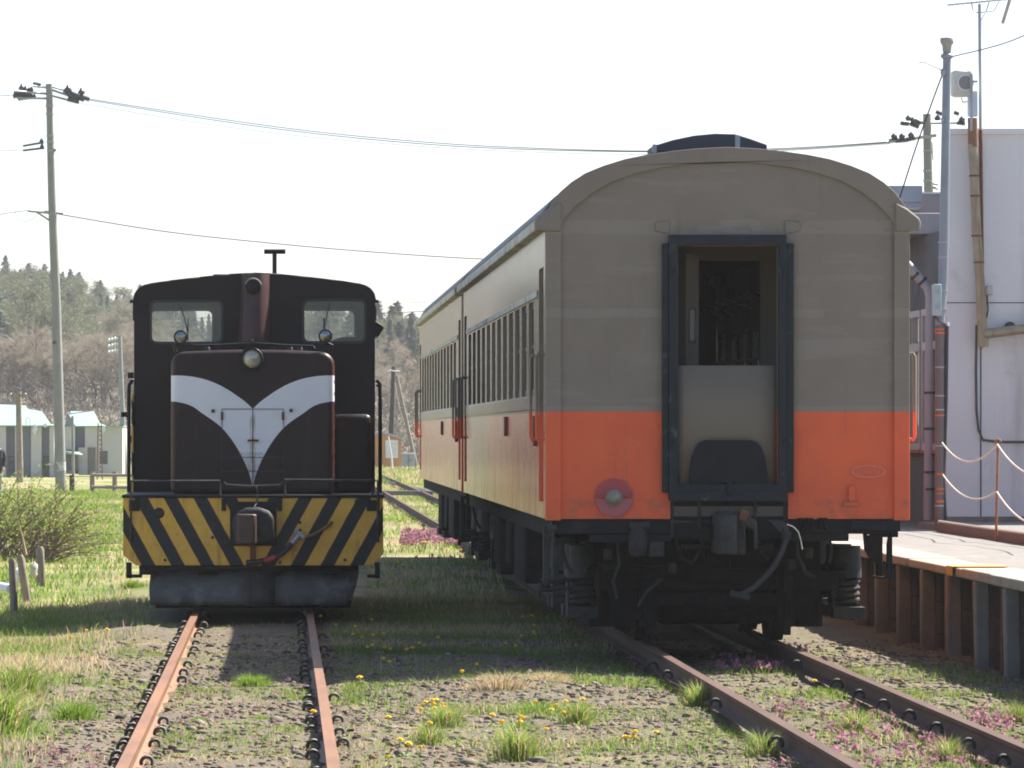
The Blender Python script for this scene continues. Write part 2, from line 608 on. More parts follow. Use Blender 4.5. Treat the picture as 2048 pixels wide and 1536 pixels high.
def hill_z(x, y):
    x, y = np.asarray(x, float), np.asarray(y, float)
    a = np.clip((y - 330) / 45, 0, 1)
    bank = 4.2 * (a * a * (3 - 2 * a))
    b = np.clip((y - 400) / 260, 0, 1)
    side = np.clip(1.0 - (x + 34) / 72, 0.1, 1.3)
    return -0.3 + bank * np.clip(1.05 - (x + 15) / 170, 0.2, 1.1) + 13.5 * side * b ** 1.2 + 1.2 * (vnoise(x, y, 0.05, 9) - 0.5)
t = NT('hill_soil')
c = t.mix(t.ramp(t.noise(0.25, 6, 0.7), (0.35, 0.0), (0.65, 1.0)), (0.3, 0.24, 0.17), (0.2, 0.165, 0.13))
c = t.mix(t.ramp(t.noise(0.06, 6, 0.7), (0.5, 0.0), (0.6, 0.7)), c, (0.1, 0.12, 0.05))
t.set('Base Color', c).set('Roughness', 0.95)
t.bump(t.noise(1.5, 6, 0.7), 1.0, 0.3)
M['hill'] = t.m
hl = link('hills', grid_mesh('hills', np.arange(-260, 300, 6.0), np.concatenate([np.arange(318, 420, 4.0), np.arange(420, 760, 10.0), [900, 1200]]), hill_z, None), M['hill'])
tag(hl, kind='structure')

# ------------------------------------------------------------------ railway tracks
t = NT('orange_rust_rail')  # rust-orange of the left rails, mottled along their length
c = t.mix(t.ramp(t.noise(5, 6, 0.7, (1, 0.12, 1)), (0.35, 0.0), (0.65, 1.0)), (0.245, 0.112, 0.046), (0.155, 0.072, 0.034))
c = t.mix(t.ramp(t.noise(22, 6, 0.7), (0.55, 0.0), (0.7, 0.7)), c, (0.10, 0.05, 0.035))
t.set('Base Color', c).set('Roughness', 0.62).set('Metallic', 0.1)
t.bump(t.noise(70, 6, 0.7), 0.3, 0.004)
M['rail_rust'] = t.m
t = NT('brown_rail')
c = t.mix(t.ramp(t.noise(5, 6, 0.7, (1, 0.12, 1)), (0.35, 0.0), (0.65, 1.0)), (0.105, 0.06, 0.042), (0.075, 0.042, 0.032))
t.set('Base Color', c).set('Roughness', 0.75).set('Metallic', 0.0).set('Specular IOR Level', 0.25)
t.bump(t.noise(70, 6, 0.7), 0.3, 0.004)
M['rail_brown'] = t.m
M['rail_worn'] = mat('worn_rail_steel', (0.16, 0.15, 0.15), (0.1, 0.09, 0.09), 4, 0.42, 0.6)

def rail_section(x, zt):
    half = [(0.034, 0.0), (0.034, -0.022), (0.026, -0.036), (0.009, -0.046), (0.009, -0.108), (0.022, -0.12), (0.058, -0.13), (0.058, -0.14)]
    pts = [(x + a, zt + b) for a, b in half] + [(x - a, zt + b) for a, b in reversed(half)]
    return pts

def clip_ring(cx, cy, cz, r=0.034, w=0.0115):
    m = MB()
    pts = [(cx + r * math.cos(a), cy + 0.012 * math.sin(2 * a), cz + r * 1.05 * math.sin(a)) for a in np.linspace(-0.35, math.pi + 0.25, 11)]
    m.tube(pts, w, 6)
    return m

def rail_part(root, x, zt, y0, y1, m):
    b = MB()
    n = max(2, int((y1 - y0) / 1.2))
    rows = []
    for k in range(n + 1):
        y = y0 + (y1 - y0) * k / n
        w = 0.010 * (vnoise(y, x, 0.16, 3) - 0.5) if y < 100 else 0
        rows.append([(px + w, y, pz + 0.006 * (float(vnoise(y, x, 0.22, 4)) - 0.5)) for px, pz in rail_section(x, zt)])
    rows = [r + [r[0]] for r in rows]
    b.sheet(rows, False)
    b.add(rows[0][:-1], [tuple(range(len(rows[0]) - 1))])
    o = b.build('rail', m, root)
    return o

track_l = thing('railway_track', 'rusty orange track lined with black spring clips, running under the dark locomotive', 'railway track', (-0.295, 40, -0.1))
M['clip'] = mat('black_spring_clip', (0.04, 0.037, 0.034), (0.065, 0.055, 0.045), 20, 0.5)
for xr in (-0.86, 0.272):
    rl = rail_part(track_l, xr, 0.0, 8, 320, M['rail_rust'])
    y = 28.2
    while y < 56:
        for dx, offs in ((-0.092, (0.0, 0.4)), (0.092, (0.08, ))):
            for k, o_ in enumerate(offs):
                if dx > 0 and k == 1 and random.random() < 0.45:
                    continue
                if random.random() < 0.22:
                    continue
                xx = xr + dx + random.uniform(-0.008, 0.008)
                clip_ring(xx, y + o_ + random.uniform(-.05, .05), -0.088 + random.uniform(-0.014, 0.008), random.uniform(0.029, 0.035), 0.0115).build('rail_clip', M['clip'], rl)
        y += 1.45
M['sleeper'] = mat('pale_sleeper', (0.24, 0.215, 0.18), (0.13, 0.115, 0.095), 8, 0.9, bump=0.4)
for py in (1297,):
    Y = F * (CZ + 0.08) / (py - VY)
    b = MB()
    b.obox((-0.28 + random.uniform(-.03, .03), Y, -0.152), (random.uniform(0.72, 0.86), 0.2, 0.11), Matrix.Rotation(R(random.uniform(-1.5, 1.5)), 3, 'Z'))
    b.build('sleeper', M['sleeper'], track_l, 0.012)

track_r = thing('railway_track', 'dark brown track running under the orange coach beside the platform', 'railway track', (3.515, 40, -0.03))
for xr in (2.96, 4.07):
    rl = rail_part(track_r, xr, 0.07, 8, 320, M['rail_brown'])
    y = 28.6
    while y < 43:
        dx = 0.098 if xr < 3 else -0.095
        for d_ in (dx, -dx):
            if random.random() < 0.25: continue
            clip_ring(xr + d_, y + random.uniform(-.06, .06), -0.018 + random.uniform(-.012, .006), random.uniform(0.034, 0.04), 0.0125).build('rail_clip', M['grime'], rl)
        y += 1.5

# the siding that leaves the coach track beyond the train, and the cross timber
tr3 = thing('railway_track', 'grey worn siding rail curving across the grass beyond the coaches', 'railway track', P(800, 975, 180))
b = MB()
for off in (0.0,):
    pts = [P(1010, 1010, 118), P(900, 990, 150), P(835, 978, 172), P(800, 970, 192), P(760, 961, 215), P(700, 952, 250), P(600, 944, 270)]
    b.tube([(q[0] + off, q[1], max(q[2], -0.06)) for q in pts], 0.05, 6)
b.build('rail', M['rail_worn'], tr3)
b = MB()
b.obox(P(800, 986, 158), (1.9, 0.3, 0.13))
tag(b.build('crossing_timber', M['conc'], None, 0.01, loc=P(800, 986, 158)), 'long grey timber lying across the rails beyond the coaches', 'timber')

# ------------------------------------------------------------------ passenger coaches
CY, CX = 43.4, 3.552
cs = sc(CY)
def cx(px, Y=CY): return X(px, Y)
def cz(py, Y=CY): return Z(py, Y)
BELT = cz(823)
BOT = cz(1038)

def coach_paint(name, gloss_side=False):
    t = NT(name)
    o = t.xyz()
    zz = t.math('ADD', o[2], t.math('MULTIPLY', t.math('SUBTRACT', t.noise(3, 2), 0.5), 0.004))
    fac = t.math('GREATER_THAN', zz, BELT - 0.0)
    tp = t.mix(t.ramp(t.noise(1.6, 5, 0.6), (0.35, 0.0), (0.65, 1.0)), (0.246, 0.203, 0.157), (0.217, 0.179, 0.139))
    tp = t.mix(t.ramp(t.noise(2.2, 5, 0.6, (0.25, 1, 1.6)), (0.56, 0.0), (0.62, 0.35)), tp, (0.31, 0.27, 0.22))
    if not gloss_side:   # roller bands of fresher paint
        for zc, zw, thr in ((cz(626), 0.035, 0.42), (cz(455), 0.055, 0.45), (BELT + 0.025, 0.02, 0.4)):
            d = t.math('ABSOLUTE', t.math('SUBTRACT', o[2], t.math('ADD', zc - zw * 0.6, t.math('MULTIPLY', t.noise(2.5, 4), zw * 1.2))))
            band = t.math('MULTIPLY', t.math('LESS_THAN', d, zw), t.ramp(t.noise(1.7, 5, 0.7, (1, 1, 2)), (thr, 0.0), (thr + 0.04, 0.26)))
            tp = t.mix(band, tp, (0.35, 0.31, 0.255))
    orr = t.mix(t.ramp(t.noise(2.0, 5, 0.6), (0.35, 0.0), (0.65, 1.0)), (0.84, 0.142, 0.045), (0.74, 0.122, 0.043))
    orr = t.mix(t.ramp(t.noise(5, 6, 0.7), (0.6, 0.0), (0.75, 0.35)), orr, (0.5, 0.16, 0.09))
    c = t.mix(fac, orr, tp)
    if gloss_side:
        st = t.ramp(t.noise(9, 6, 0.7, (1, 1, 0.06)), (0.5, 0.0), (0.66, 1.0))
        low = t.math('MULTIPLY', t.math('SUBTRACT', BELT, o[2]), 1.15, True)
        nearend = t.math('MULTIPLY', t.math('SUBTRACT', 7.0, o[1]), 0.16, True)
        k = t.math('MULTIPLY', st, t.math('ADD', t.math('MULTIPLY', low, t.math('ADD', 0.55, nearend)), 0.06), True)
        c = t.mix(k, c, (0.16, 0.06, 0.04))
        chalk = t.ramp(t.noise(5, 6, 0.7, (1, 1, 0.15)), (0.4, 0.0), (0.7, 0.55))
        c = t.mix(chalk, c, t.mix(fac, (0.46, 0.34, 0.26), (0.2, 0.195, 0.175)))
        t.set('Roughness', t.math('ADD', t.math('MULTIPLY', k, 0.35), 0.24))
        t.set('Coat Weight', t.math('MULTIPLY', t.math('SUBTRACT', 1.0, fac), 0.3))
        t.set('Specular IOR Level', t.math('SUBTRACT', 0.5, t.math('MULTIPLY', fac, 0.38)))
        t.set('Coat Roughness', 0.15)
    else:
        drip = t.ramp(t.noise(9, 6, 0.7, (1, 1, 0.1)), (0.58, 0.0), (0.8, 0.5))
        c = t.mix(drip, c, (0.17, 0.12, 0.085))
        chip = t.ramp(t.noise(26, 5, 0.75), (0.70, 0.0), (0.73, 0.75))
        c = t.mix(chip, c, (0.15, 0.1, 0.075))
        foot = t.math('MULTIPLY', t.math('LESS_THAN', o[2], BOT + 0.16), t.ramp(t.noise(7, 6, 0.7), (0.45, 0.0), (0.65, 0.5)))
        c = t.mix(foot, c, (0.24, 0.12, 0.075))
        t.set('Roughness', 0.5)
        t.set('Specular IOR Level', 0.35)
    t.set('Base Color', c)
    t.bump(t.noise(1.3, 3, 0.5), 0.12, 0.02)
    return t.m

# coach parts are built round a root at the ground so that object z + root z is the world height; the root stays at z = 0
M['coach_end'] = coach_paint('coach_end_paint')
M['coach_side'] = coach_paint('coach_side_paint', True)
M['taupe'] = mat('taupe_panel_paint', (0.245, 0.208, 0.162), (0.225, 0.19, 0.148), 1.6, 0.65, spec=0.25)
M['roof'] = mat('dark_roof', (0.05, 0.055, 0.07), (0.035, 0.04, 0.05), 2, 0.6, dirt=(0.1, 0.1, 0.1), dirt_amt=0.3)
M['eave'] = mat('peeling_pale_eave', (0.5, 0.5, 0.47), (0.38, 0.37, 0.34), 3, 0.5, dirt=(0.17, 0.17, 0.16), dirt_amt=0.55, dirt_scale=2.2)
M['disc_red'] = mat('faded_red_disc', (0.42, 0.06, 0.075), (0.36, 0.05, 0.06), 6, 0.45)
M['disc_pink'] = mat('faded_pink_disc', (0.44, 0.12, 0.13), (0.38, 0.1, 0.11), 6, 0.45)
M['bright'] = mat('orange_relief', (0.78, 0.24, 0.14), None, 5, 0.45)

M['rust_red'] = mat('dull_red_bracket', (0.16, 0.045, 0.035), None, 6, 0.6)
LEN = 19.7
LX, RX = cx(1091), cx(1820)           # body faces
HALF_OUT = [(0, 294), (60, 297), (110, 302), (160, 309), (205, 318), (247, 331), (284, 346), (312, 364), (334, 383), (350, 404)]
HALF_IN = [(0, 325), (65, 327), (125, 334), (180, 346), (230, 363), (270, 386), (300, 409), (322, 432)]
mid = 1455
def arch(half): return [(cx(mid - d), cz(y)) for d, y in reversed(half)] + [(cx(mid + d), cz(y)) for d, y in half[1:]]
OUT = arch(HALF_OUT)
INN = arch(HALF_IN)

coach = thing('passenger_coach', 'taupe and orange passenger coach with an open end doorway in a dark slate frame', 'railway coach', (CX, CY, 0), 'old railway coaches in one train')
pt = lambda o: o

# end wall with the doorway
def end_wall(y0, y1, name):
    outer = [(cx(1120), BOT), (cx(1120), cz(445))] + INN + [(cx(1790), cz(445)), (cx(1790), BOT), (cx(1577), BOT), (cx(1577), cz(1003)), (cx(1341), cz(1003)), (cx(1341), BOT)]
    hole = [(cx(1356), cz(972)), (cx(1356), cz(492)), (cx(1555), cz(492)), (cx(1555), cz(972))]
    return link(name, plate(outer, [hole], y0, y1), M['coach_end'], coach)
end_wall(CY + 0.028, CY + 0.07, 'end_wall')
ew2 = end_wall(CY + LEN - 0.07, CY + LEN - 0.02, 'end_wall')
# proud rim: corner posts and the roof arch
ring = [(LX + 0.002, BOT - 0.012), (LX + 0.002, cz(430))] + OUT + [(RX - 0.002, cz(430)), (RX - 0.002, BOT - 0.012), (cx(1788), BOT - 0.012), (cx(1788), cz(447))] + list(reversed(INN)) + [(cx(1122), cz(447)), (cx(1122), BOT - 0.012)]
bev(link('end_rim', plate(ring, [], CY - 0.005, CY + 0.075), M['coach_end'], coach), 0.006)
link('end_rim', plate(ring, [], CY + LEN - 0.075, CY + LEN - 0.01), M['coach_end'], coach)
# eave ends
for s_, xa in ((1, LX), (-1, RX)):
    b = MB()
    q = [(xa + 0.125 * s_, cz(404)), (xa + 0.02 * s_, cz(418)), (xa - 0.07 * s_, cz(436)), (xa - 0.085 * s_, cz(444)), (xa - 0.08 * s_, cz(462)), (xa + 0.122 * s_, cz(464))]
    b.prism(q, CY - 0.03, CY + 0.22)
    bev(b.build('eave_end', M['taupe'], coach), 0.02, 3)
    b = MB()
    b.prism([(xa + 0.02 * s_, cz(420)), (xa - 0.075 * s_, cz(440)), (xa - 0.075 * s_, cz(458)), (xa + 0.02 * s_, cz(460))], CY + 0.22, CY + LEN - 0.02)
    b.build('eave', M['eave'], coach, 0.008)
# roof
rows = []
for y in np.linspace(CY + 0.075, CY + LEN - 0.03, 15):
    rows.append([(px, y, pz - 0.004 + 0.004 * math.sin(y * 2.1)) for px, pz in [(LX + 0.0, cz(425))] + OUT + [(RX, cz(425))]])
b = MB().sheet(rows)
ro = b.build('roof', M['roof'], coach)
sm = ro.modifiers.new('thickness', 'SOLIDIFY'); sm.thickness = 0.05; sm.offset = -1
for k in range(6):
    b = MB()
    y0 = CY + 0.55 + k * 3.2
    prof = [(1307, 303), (1307, 290), (1316, 289), (1345, 280), (1388, 271), (1430, 267), (1470, 268), (1500, 277), (1534, 289), (1534, 303)]
    b.prism([(cx(a) * (1 + (y0 - CY) / CY if k == 0 else 1), CZ + (cz(c) - CZ) * (1 + (y0 - CY) / CY if k == 0 else 1)) for a, c in prof], y0, y0 + 0.75)
    v = b.build('roof_ventilator', M['roof'], coach, 0.006)
    if k == 0:
        b = MB()
        b.box(X(1470, y0), X(1480, y0), y0 - 0.015, y0 + 0.01, Z(306, y0), Z(270.5, y0))
        b.box(X(1305, y0), X(1313, y0), y0 - 0.02, y0 + 0.02, Z(306, y0), Z(289, y0))
        b.build('ventilator_strap', M['galv'], v)

# long sides with twelve windows and the vestibule doorways
WZ0, WZ1 = 2.10, 2.885
win_y = [CY + 2.02 + k * 1.365 for k in range(12)]
M['sash'] = mat('dark_sash', (0.09, 0.085, 0.075), (0.05, 0.05, 0.045), 6, 0.4)
for s_, xa in ((1, LX), (-1, RX)):
    x0, x1 = xa, xa + 0.075 * s_
    outer = [(CY + 0.075, BOT), (CY + LEN - 0.07, BOT), (CY + LEN - 0.07, cz(423.5)), (CY + 0.075, cz(423.5))]
    holes = [[(y, WZ0), (y + 0.93, WZ0), (y + 0.93, WZ1), (y, WZ1)] for y in win_y]
    for yd in (CY + 0.32, CY + LEN - 1.12):
        holes.append([(yd, BOT + 0.13), (yd + 0.8, BOT + 0.13), (yd + 0.8, 3.12), (yd, 3.12)])
    link('side_wall', plate(outer, holes, x0, x1, 'x'), M['coach_side'], coach)
    for y in win_y:
        fr = link('window', plate(rrect(y + .001, y + .929, WZ0 + .001, WZ1 - .001, 0.03), [rrect(y + 0.04, y + 0.89, WZ0 + 0.05, WZ1 - 0.05, 0.04)], xa + 0.03 * s_, xa + 0.06 * s_, 'x'), M['sash'], coach)
        b = MB()
        b.box(xa + 0.042 * s_, xa + 0.048 * s_, y + 0.03, y + 0.90, WZ0 + 0.03, WZ1 - 0.03)
        b.build('pane', M['glass'], fr)
        b = MB()
        b.box(xa + 0.026 * s_, xa + 0.064 * s_, y + 0.04, y + 0.89, 2.5, 2.53)
        b.build('glazing_bar', M['sash'], fr)
    for yd in (CY + 0.32, CY + LEN - 1.12):
        b = MB()
        b.box(xa + 0.09 * s_, xa + 0.12 * s_, yd - 0.05, yd + 0.85, BOT + 0.1, 3.15)
        dr = b.build('side_door', M['coach_end'], coach)
    # belt rail, window header, handrails, brackets
    b = MB()
    b.box(xa - 0.016 * s_, xa, CY + 1.3, CY + LEN - 1.3, BELT + 0.02, BELT + 0.13)
    b.build('belt_rail', M['coach_side'], coach, 0.005)
    b = MB()
    b.box(xa - 0.014 * s_, xa, CY + 1.3, CY + LEN - 1.3, 2.9, 2.955)
    b.build('window_header', M['eave'], coach, 0.005)
    for yh in (CY + 0.2, CY + 1.24, CY + LEN - 1.24, CY + LEN - 0.2):
        b = MB()
        zt, zb = cz(706), cz(880)
        b.tube([(xa, yh, zt - 0.01), (xa - 0.05 * s_, yh, zt), (xa - 0.062 * s_, yh, zt - 0.03), (xa - 0.062 * s_, yh, zb + 0.03), (xa - 0.05 * s_, yh, zb), (xa, yh, zb + 0.01)], 0.014, 8)
        b.build('handrail', M['coach_end'], coach)
    b = MB()
    b.box(xa - 0.03 * s_, xa, CY + 7.3, CY + 7.45, BELT - 0.2, BELT - 0.02)
    b.build('board_bracket', M['rust_red'], coach)
    b = MB()
    b.box(xa - 0.035 * s_, xa, CY + 1.36, CY + 1.5, BELT - 0.28, BELT - 0.03)
    b.build('lamp_bracket', M['rust_red'], coach)

# gangway door frame, gate and fall plate
YF = CY - 0.06
o1 = [(cx(1337), cz(1001)), (cx(1337), cz(470)), (cx(1572), cz(470)), (cx(1572), cz(1001))]
h1 = [(cx(1354), cz(968)), (cx(1354), cz(491)), (cx(1556), cz(491)), (cx(1556), cz(968))]
bev(link('door_frame', plate(o1, [h1], YF, CY + 0.1), M['frame_grey'], coach), 0.006)
for a, c in ((1324, 1337), (1572, 1587)):
    b = MB()
    b.box(cx(a), cx(c), YF + 0.025, CY + 0.026, cz(985), cz(487))
    sp = b.build('frame_cheek', M['frame_grey'], coach, 0.006)
    b = MB()
    for zz in (545, 885):
        b.obox((cx((1337 + 1350) / 2 if a < 1400 else (1560 + 1572) / 2), YF - 0.006, cz(zz)), (0.02, 0.014, 0.05))
    b.build('latch', M['black'], sp)
rows = []
for zz in (cz(969), cz(731)):
    rows.append([(cx(1355) + (cx(1557) - cx(1355)) * k / 14, CY + 0.035 + (0.05 * max(0, (k - 11) / 3) ** 2), zz) for k in range(15)])
gt = MB().sheet(rows, False).build('gate', mat('gate_paint', (0.205, 0.17, 0.128), (0.19, 0.158, 0.12), 1.6, 0.8, spec=0.15), coach)
sm = gt.modifiers.new('thickness', 'SOLIDIFY'); sm.thickness = 0.02; sm.offset = -1
fp = [(1378, 968), (1378, 945), (1382, 918), (1392, 893), (1400, 884), (1410, 880), (1500, 880), (1512, 884), (1521, 893), (1530, 918), (1534, 945), (1534, 968)]
fl = bev(link('fall_plate', plate([(cx(a), cz(c)) for a, c in fp], [], CY - 0.03, CY - 0.005), M['black'], coach), 0.006)
b = MB()
for px in (1400, 1455, 1512):
    b.cyl((cx(px - 14), CY - 0.045, cz(966)), (cx(px + 14), CY - 0.045, cz(966)), 0.018, n=10)
b.build('hinge', M['black'], fl)
b = MB()
b.obox((cx(1457), YF - 0.02, cz(978)), (0.035, 0.04, 0.11))
b.build('locking_pin', M['frame_grey'], coach, 0.008)
b = MB()
b.box(cx(1341), cx(1574), YF - 0.02, YF + 0.02, cz(1003), cz(983))
b.build('threshold', M['frame_grey'], coach, 0.008)
# lamp bracket stubs over the door
for a in (1325, 1585):
    b = MB()
    d = 1 if a < 1400 else -1
    q = [(a - 15 * d, 444), (a + 15 * d, 441), (a + 15 * d, 468), (a + 4 * d, 466), (a - 15 * d, 462)]
    b.prism([(cx(u), cz(w)) for u, w in q], CY + 0.012, CY + 0.03)
    b.build('lamp_bracket', M['taupe'], coach, 0.008)
# tail lamp with its two-tone disc
lamp = thing_part = None
b = MB(); b.m = 0
hs = circ(0, 0, 0.152, 24, 0, 180)
tl = bev(link('tail_lamp', plate([(cx(1228) + u, cz(995) + w) for u, w in circ(0, 0, 0.15, 28, 2, 178)], [], CY + 0.004, CY + 0.028), M['disc_red'], coach), 0.004)
bev(link('lower_disc', plate([(cx(1228) + u, cz(996) + w) for u, w in circ(0, 0, 0.15, 28, 182, 358)], [], CY + 0.004, CY + 0.028), M['disc_pink'], tl), 0.004)
b = MB().lathe([(0.0, -0.075), (0.03, -0.07), (0.052, -0.05), (0.062, -0.02), (0.068, -0.02), (0.07, 0.0)], (cx(1228), CY + 0.0, cz(995)), 'y', 20, False)
b.build('lens', M['dim_lens'], tl)
# maker's oval plate: a worn relief too faint to read
ov = [(cx(1737) + 0.138 * math.cos(a), cz(943) + 0.052 * math.sin(a)) for a in np.linspace(0, 2 * math.pi, 36, False)]
ov2 = [(cx(1737) + 0.126 * math.cos(a), cz(943) + 0.042 * math.sin(a)) for a in np.linspace(0, 2 * math.pi, 36, False)]
op = link('oval_plate', plate(ov, [], CY + 0.02, CY + 0.028), M['coach_end'], coach)
link('plate_rim', plate(ov, [ov2], CY + 0.013, CY + 0.02), M['bright'], op)
b = MB()
for k in range(9):
    u = cx(1737) - 0.085 + k * 0.0212
    b.obox((u, CY + 0.017, cz(943)), (0.006, 0.006, 0.034), Matrix.Rotation(R(random.choice([0, 12, -12])), 3, 'Y'))
    if k % 2 == 0:
        b.obox((u + 0.005, CY + 0.0165, cz(943) + random.choice([0.014, 0, -0.014])), (0.014, 0.005, 0.005))
b.build('worn_relief', M['bright'], op)
b = MB()
b.prism([(cx(a), cz(c)) for a, c in [(1697, 1003), (1697, 975), (1701, 970), (1707, 970), (1711, 975), (1711, 1003)]], CY - 0.005, CY + 0.028)
b.box(cx(1687), cx(1720), CY + 0.015, CY + 0.028, cz(1013), cz(1003))
b.build('flag_bracket', M['coach_end'], coach, 0.005)

# floor, underframe and interior
b = MB()
b.box(LX + 0.08, RX - 0.08, CY + 0.08, CY + LEN - 0.08, BOT + 0.02, BOT + 0.1)
b.build('floor', M['inside'], coach)
b = MB()
FL = BOT + 0.1
yb = CY + 1.9
for q in (((cx(1106), cz(1015)), (cx(1106), cz(430)), (cx(1398, yb), cz(430)), (cx(1398, yb), FL)), ):
    pass
for yb_, nm in ((CY + 1.35, 'bulkhead'), (CY + LEN - 1.35, 'bulkhead')):
    xl, xr = X(1397, yb_), X(1521, yb_)
    if nm and yb_ > CY + 5: xl, xr = CX - 0.42, CX + 0.42
    outer = [(LX + 0.08, FL), (LX + 0.08, 3.4), (LX + 0.45, 3.72), (CX, 3.86), (RX - 0.45, 3.72), (RX - 0.08, 3.4), (RX - 0.08, FL), (xr, FL), (xr, 3.2), (xl, 3.2), (xl, FL)]
    link(nm, plate(outer, [], yb_, yb_ + 0.05), M['taupe'], coach)
dr = link('inner_door', plate([(X(1371, CY + .9), FL), (X(1371, CY + .9), 3.24), (X(1397.5, CY + .9), 3.24), (X(1397.5, CY + .9), FL)], [rrect(X(1378, CY + .9), X(1391, CY + .9), Z(684, CY + .9), Z(618, CY + .9), 0.01, 2)], CY + 0.88, CY + 0.92), M['taupe'], coach)
link('door_window', plate(rrect(X(1378, CY + .9) - .008, X(1391, CY + .9) + .008, Z(684, CY + .9) - .008, Z(618, CY + .9) + .008, 0.012, 2), [rrect(X(1380, CY + .9), X(1389, CY + .9), Z(682, CY + .9), Z(620, CY + .9), 0.01, 2)], CY + 0.872, CY + 0.88), M['sash'], dr)
b = MB()
b.box(X(1379, CY + .9), X(1390, CY + .9), CY + 0.895, CY + 0.905, Z(683, CY + .9), Z(619, CY + .9))
b.build('door_pane', M['glass'], dr)
for side in (-1, 1):
    for k in range(12):
        y = CY + 2.1 + k * 1.365
        xo = LX + 0.1 if side < 0 else RX - 0.1
        xi = CX + side * 0.42
        b = MB()
        b.box(xo, xi, y + 0.0, y + 0.12, FL + 0.35, FL + 1.12)
        b.box(xo, xi, y - 0.42, y + 0.54, FL + 0.3, FL + 0.44)
        sb = b.build('bench_seat', M['seat'], coach, 0.03)
        b = MB()
        b.tube([(xi, y + 0.06, FL + 1.1), (xi, y + 0.06, FL + 1.2), (xi - side * 0.14, y + 0.06, FL + 1.2)], 0.014, 6)
        b.build('grab_handle', M['sash'], sb)
    xo = LX + 0.1 if side < 0 else RX - 0.1
    b = MB()
    for d in (0.0, 0.07, 0.14, 0.21, 0.28):
        b.tube([(xo - side * d, CY + 2, 3.16 - 0.0), (xo - side * d, CY + LEN - 2, 3.16)], 0.009, 5)
    for k in range(12):
        b.tube([(xo, CY + 2.1 + k * 1.365, 3.06), (xo - side * 0.3, CY + 2.1 + k * 1.365, 3.18)], 0.011, 5)
    b.build('luggage_rack', M['chrome'], coach)

b = MB()   # headstock and frame
b.box(LX + 0.05, cx(1345), CY + 0.06, CY + 0.3, cz(1068), BOT)
b.box(cx(1575), RX - 0.1, CY + 0.06, CY + 0.3, cz(1068), BOT - 0.002)
b.box(cx(1700), cx(1801), CY - 0.01, CY + 0.24, cz(1062), cz(1041))
b.box(cx(1340), cx(1579), CY + 0.1, CY + 0.35, cz(1080), cz(1001))
b.box(cx(1182), cx(1345), CY + 0.08, CY + 0.25, cz(1086), cz(1068))
b.box(cx(1572), cx(1700), CY + 0.09, CY + 0.25, cz(1083), cz(1066))
b.build('headstock', M['black'], coach, 0.008)
b = MB()
for xx in (CX - 0.5, CX + 0.5, LX + 0.12, RX - 0.12):
    b.box(xx - 0.06, xx + 0.06, CY + 0.3, CY + LEN - 0.3, 0.86 if abs(xx - CX) < 1 else 0.95, BOT)
b.build('underframe', M['under'], coach)
b = MB()
for k in range(7):
    px = 1352 + k * 0
for px, h in ((1345, 40), (1400, 25), (1512, 30), (1572, 40)):
    b.box(cx(px - 3), cx(px + 3), CY + 0.06, CY + 0.1, cz(1035 + h), cz(1004))
b.box(cx(1345), cx(1422), CY + 0.05, CY + 0.09, cz(1046), cz(1041))
b.build('drop_bracket', M['grime'], coach)
# coupler
cp = MB()
cp.prism([(cx(a), CY + c) for a, c in [(1424, -0.42), (1432, -0.47), (1450, -0.485), (1463, -0.46), (1466, -0.38), (1466, 0.1), (1424, 0.1)]], cz(1106), cz(1028), 'z')
co_ = cp.build('coupler', M['grime'], coach, 0.012)
cp = MB()
cp.prism([(cx(a), cz(c)) for a, c in [(1427, 1034), (1434, 1022), (1470, 1020), (1486, 1026), (1507, 1042), (1510, 1097), (1500, 1097), (1500, 1060), (1485, 1050), (1485, 1108), (1467, 1108), (1430, 1106)]], CY - 0.3, CY + 0.1)
cp.build('knuckle', M['grime'], co_, 0.012)
cp = MB()
cp.obox((cx(1480), CY - 0.31, cz(1030)), (0.07, 0.05, 0.09), Matrix.Rotation(R(15), 3, 'Y'))
cp.build('lock_block', M['rust'], co_, 0.01)
cp = MB()
cp.box(cx(1404), cx(1422), CY - 0.1, CY + 0.1, cz(1082), cz(1052))
cp.box(cx(1364), cx(1420), CY - 0.05, CY + 0.05, cz(1100), cz(1088))
cp.box(cx(1508), cx(1546), CY - 0.05, CY + 0.05, cz(1100), cz(1088))
cp.build('coupler_carrier', M['under'], coach, 0.01)
# brake hose
b = MB()
pts = [(1566, 1052), (1571, 1068), (1567, 1085), (1558, 1108), (1545, 1132), (1525, 1155), (1503, 1175), (1480, 1188)]
b.tube([(cx(a), CY - 0.12, cz(c)) for a, c in pts], 0.025, 10)
bh = b.build('brake_hose', M['rubber'], coach)
b = MB()
b.prism([(cx(a), cz(c)) for a, c in [(1534, 1040), (1562, 1040), (1570, 1052), (1560, 1068)]], CY - 0.13, CY - 0.07)
b.cyl((cx(1571), CY - 0.12, cz(1062)), (cx(1569), CY - 0.12, cz(1078)), 0.038, n=12)
b.obox((cx(1478), CY - 0.12, cz(1190)), (0.16, 0.06, 0.05), Matrix.Rotation(R(15), 3, 'Y'))
b.build('hose_cock', M['grime'], bh, 0.006)
b = MB()
b.tube([(cx(a), CY - 0.15, cz(c)) for a, c in [(1570, 1048), (1583, 1053), (1593, 1063), (1598, 1080), (1601, 1098)]], 0.006, 6)
b.build('chain', M['chrome'], bh)
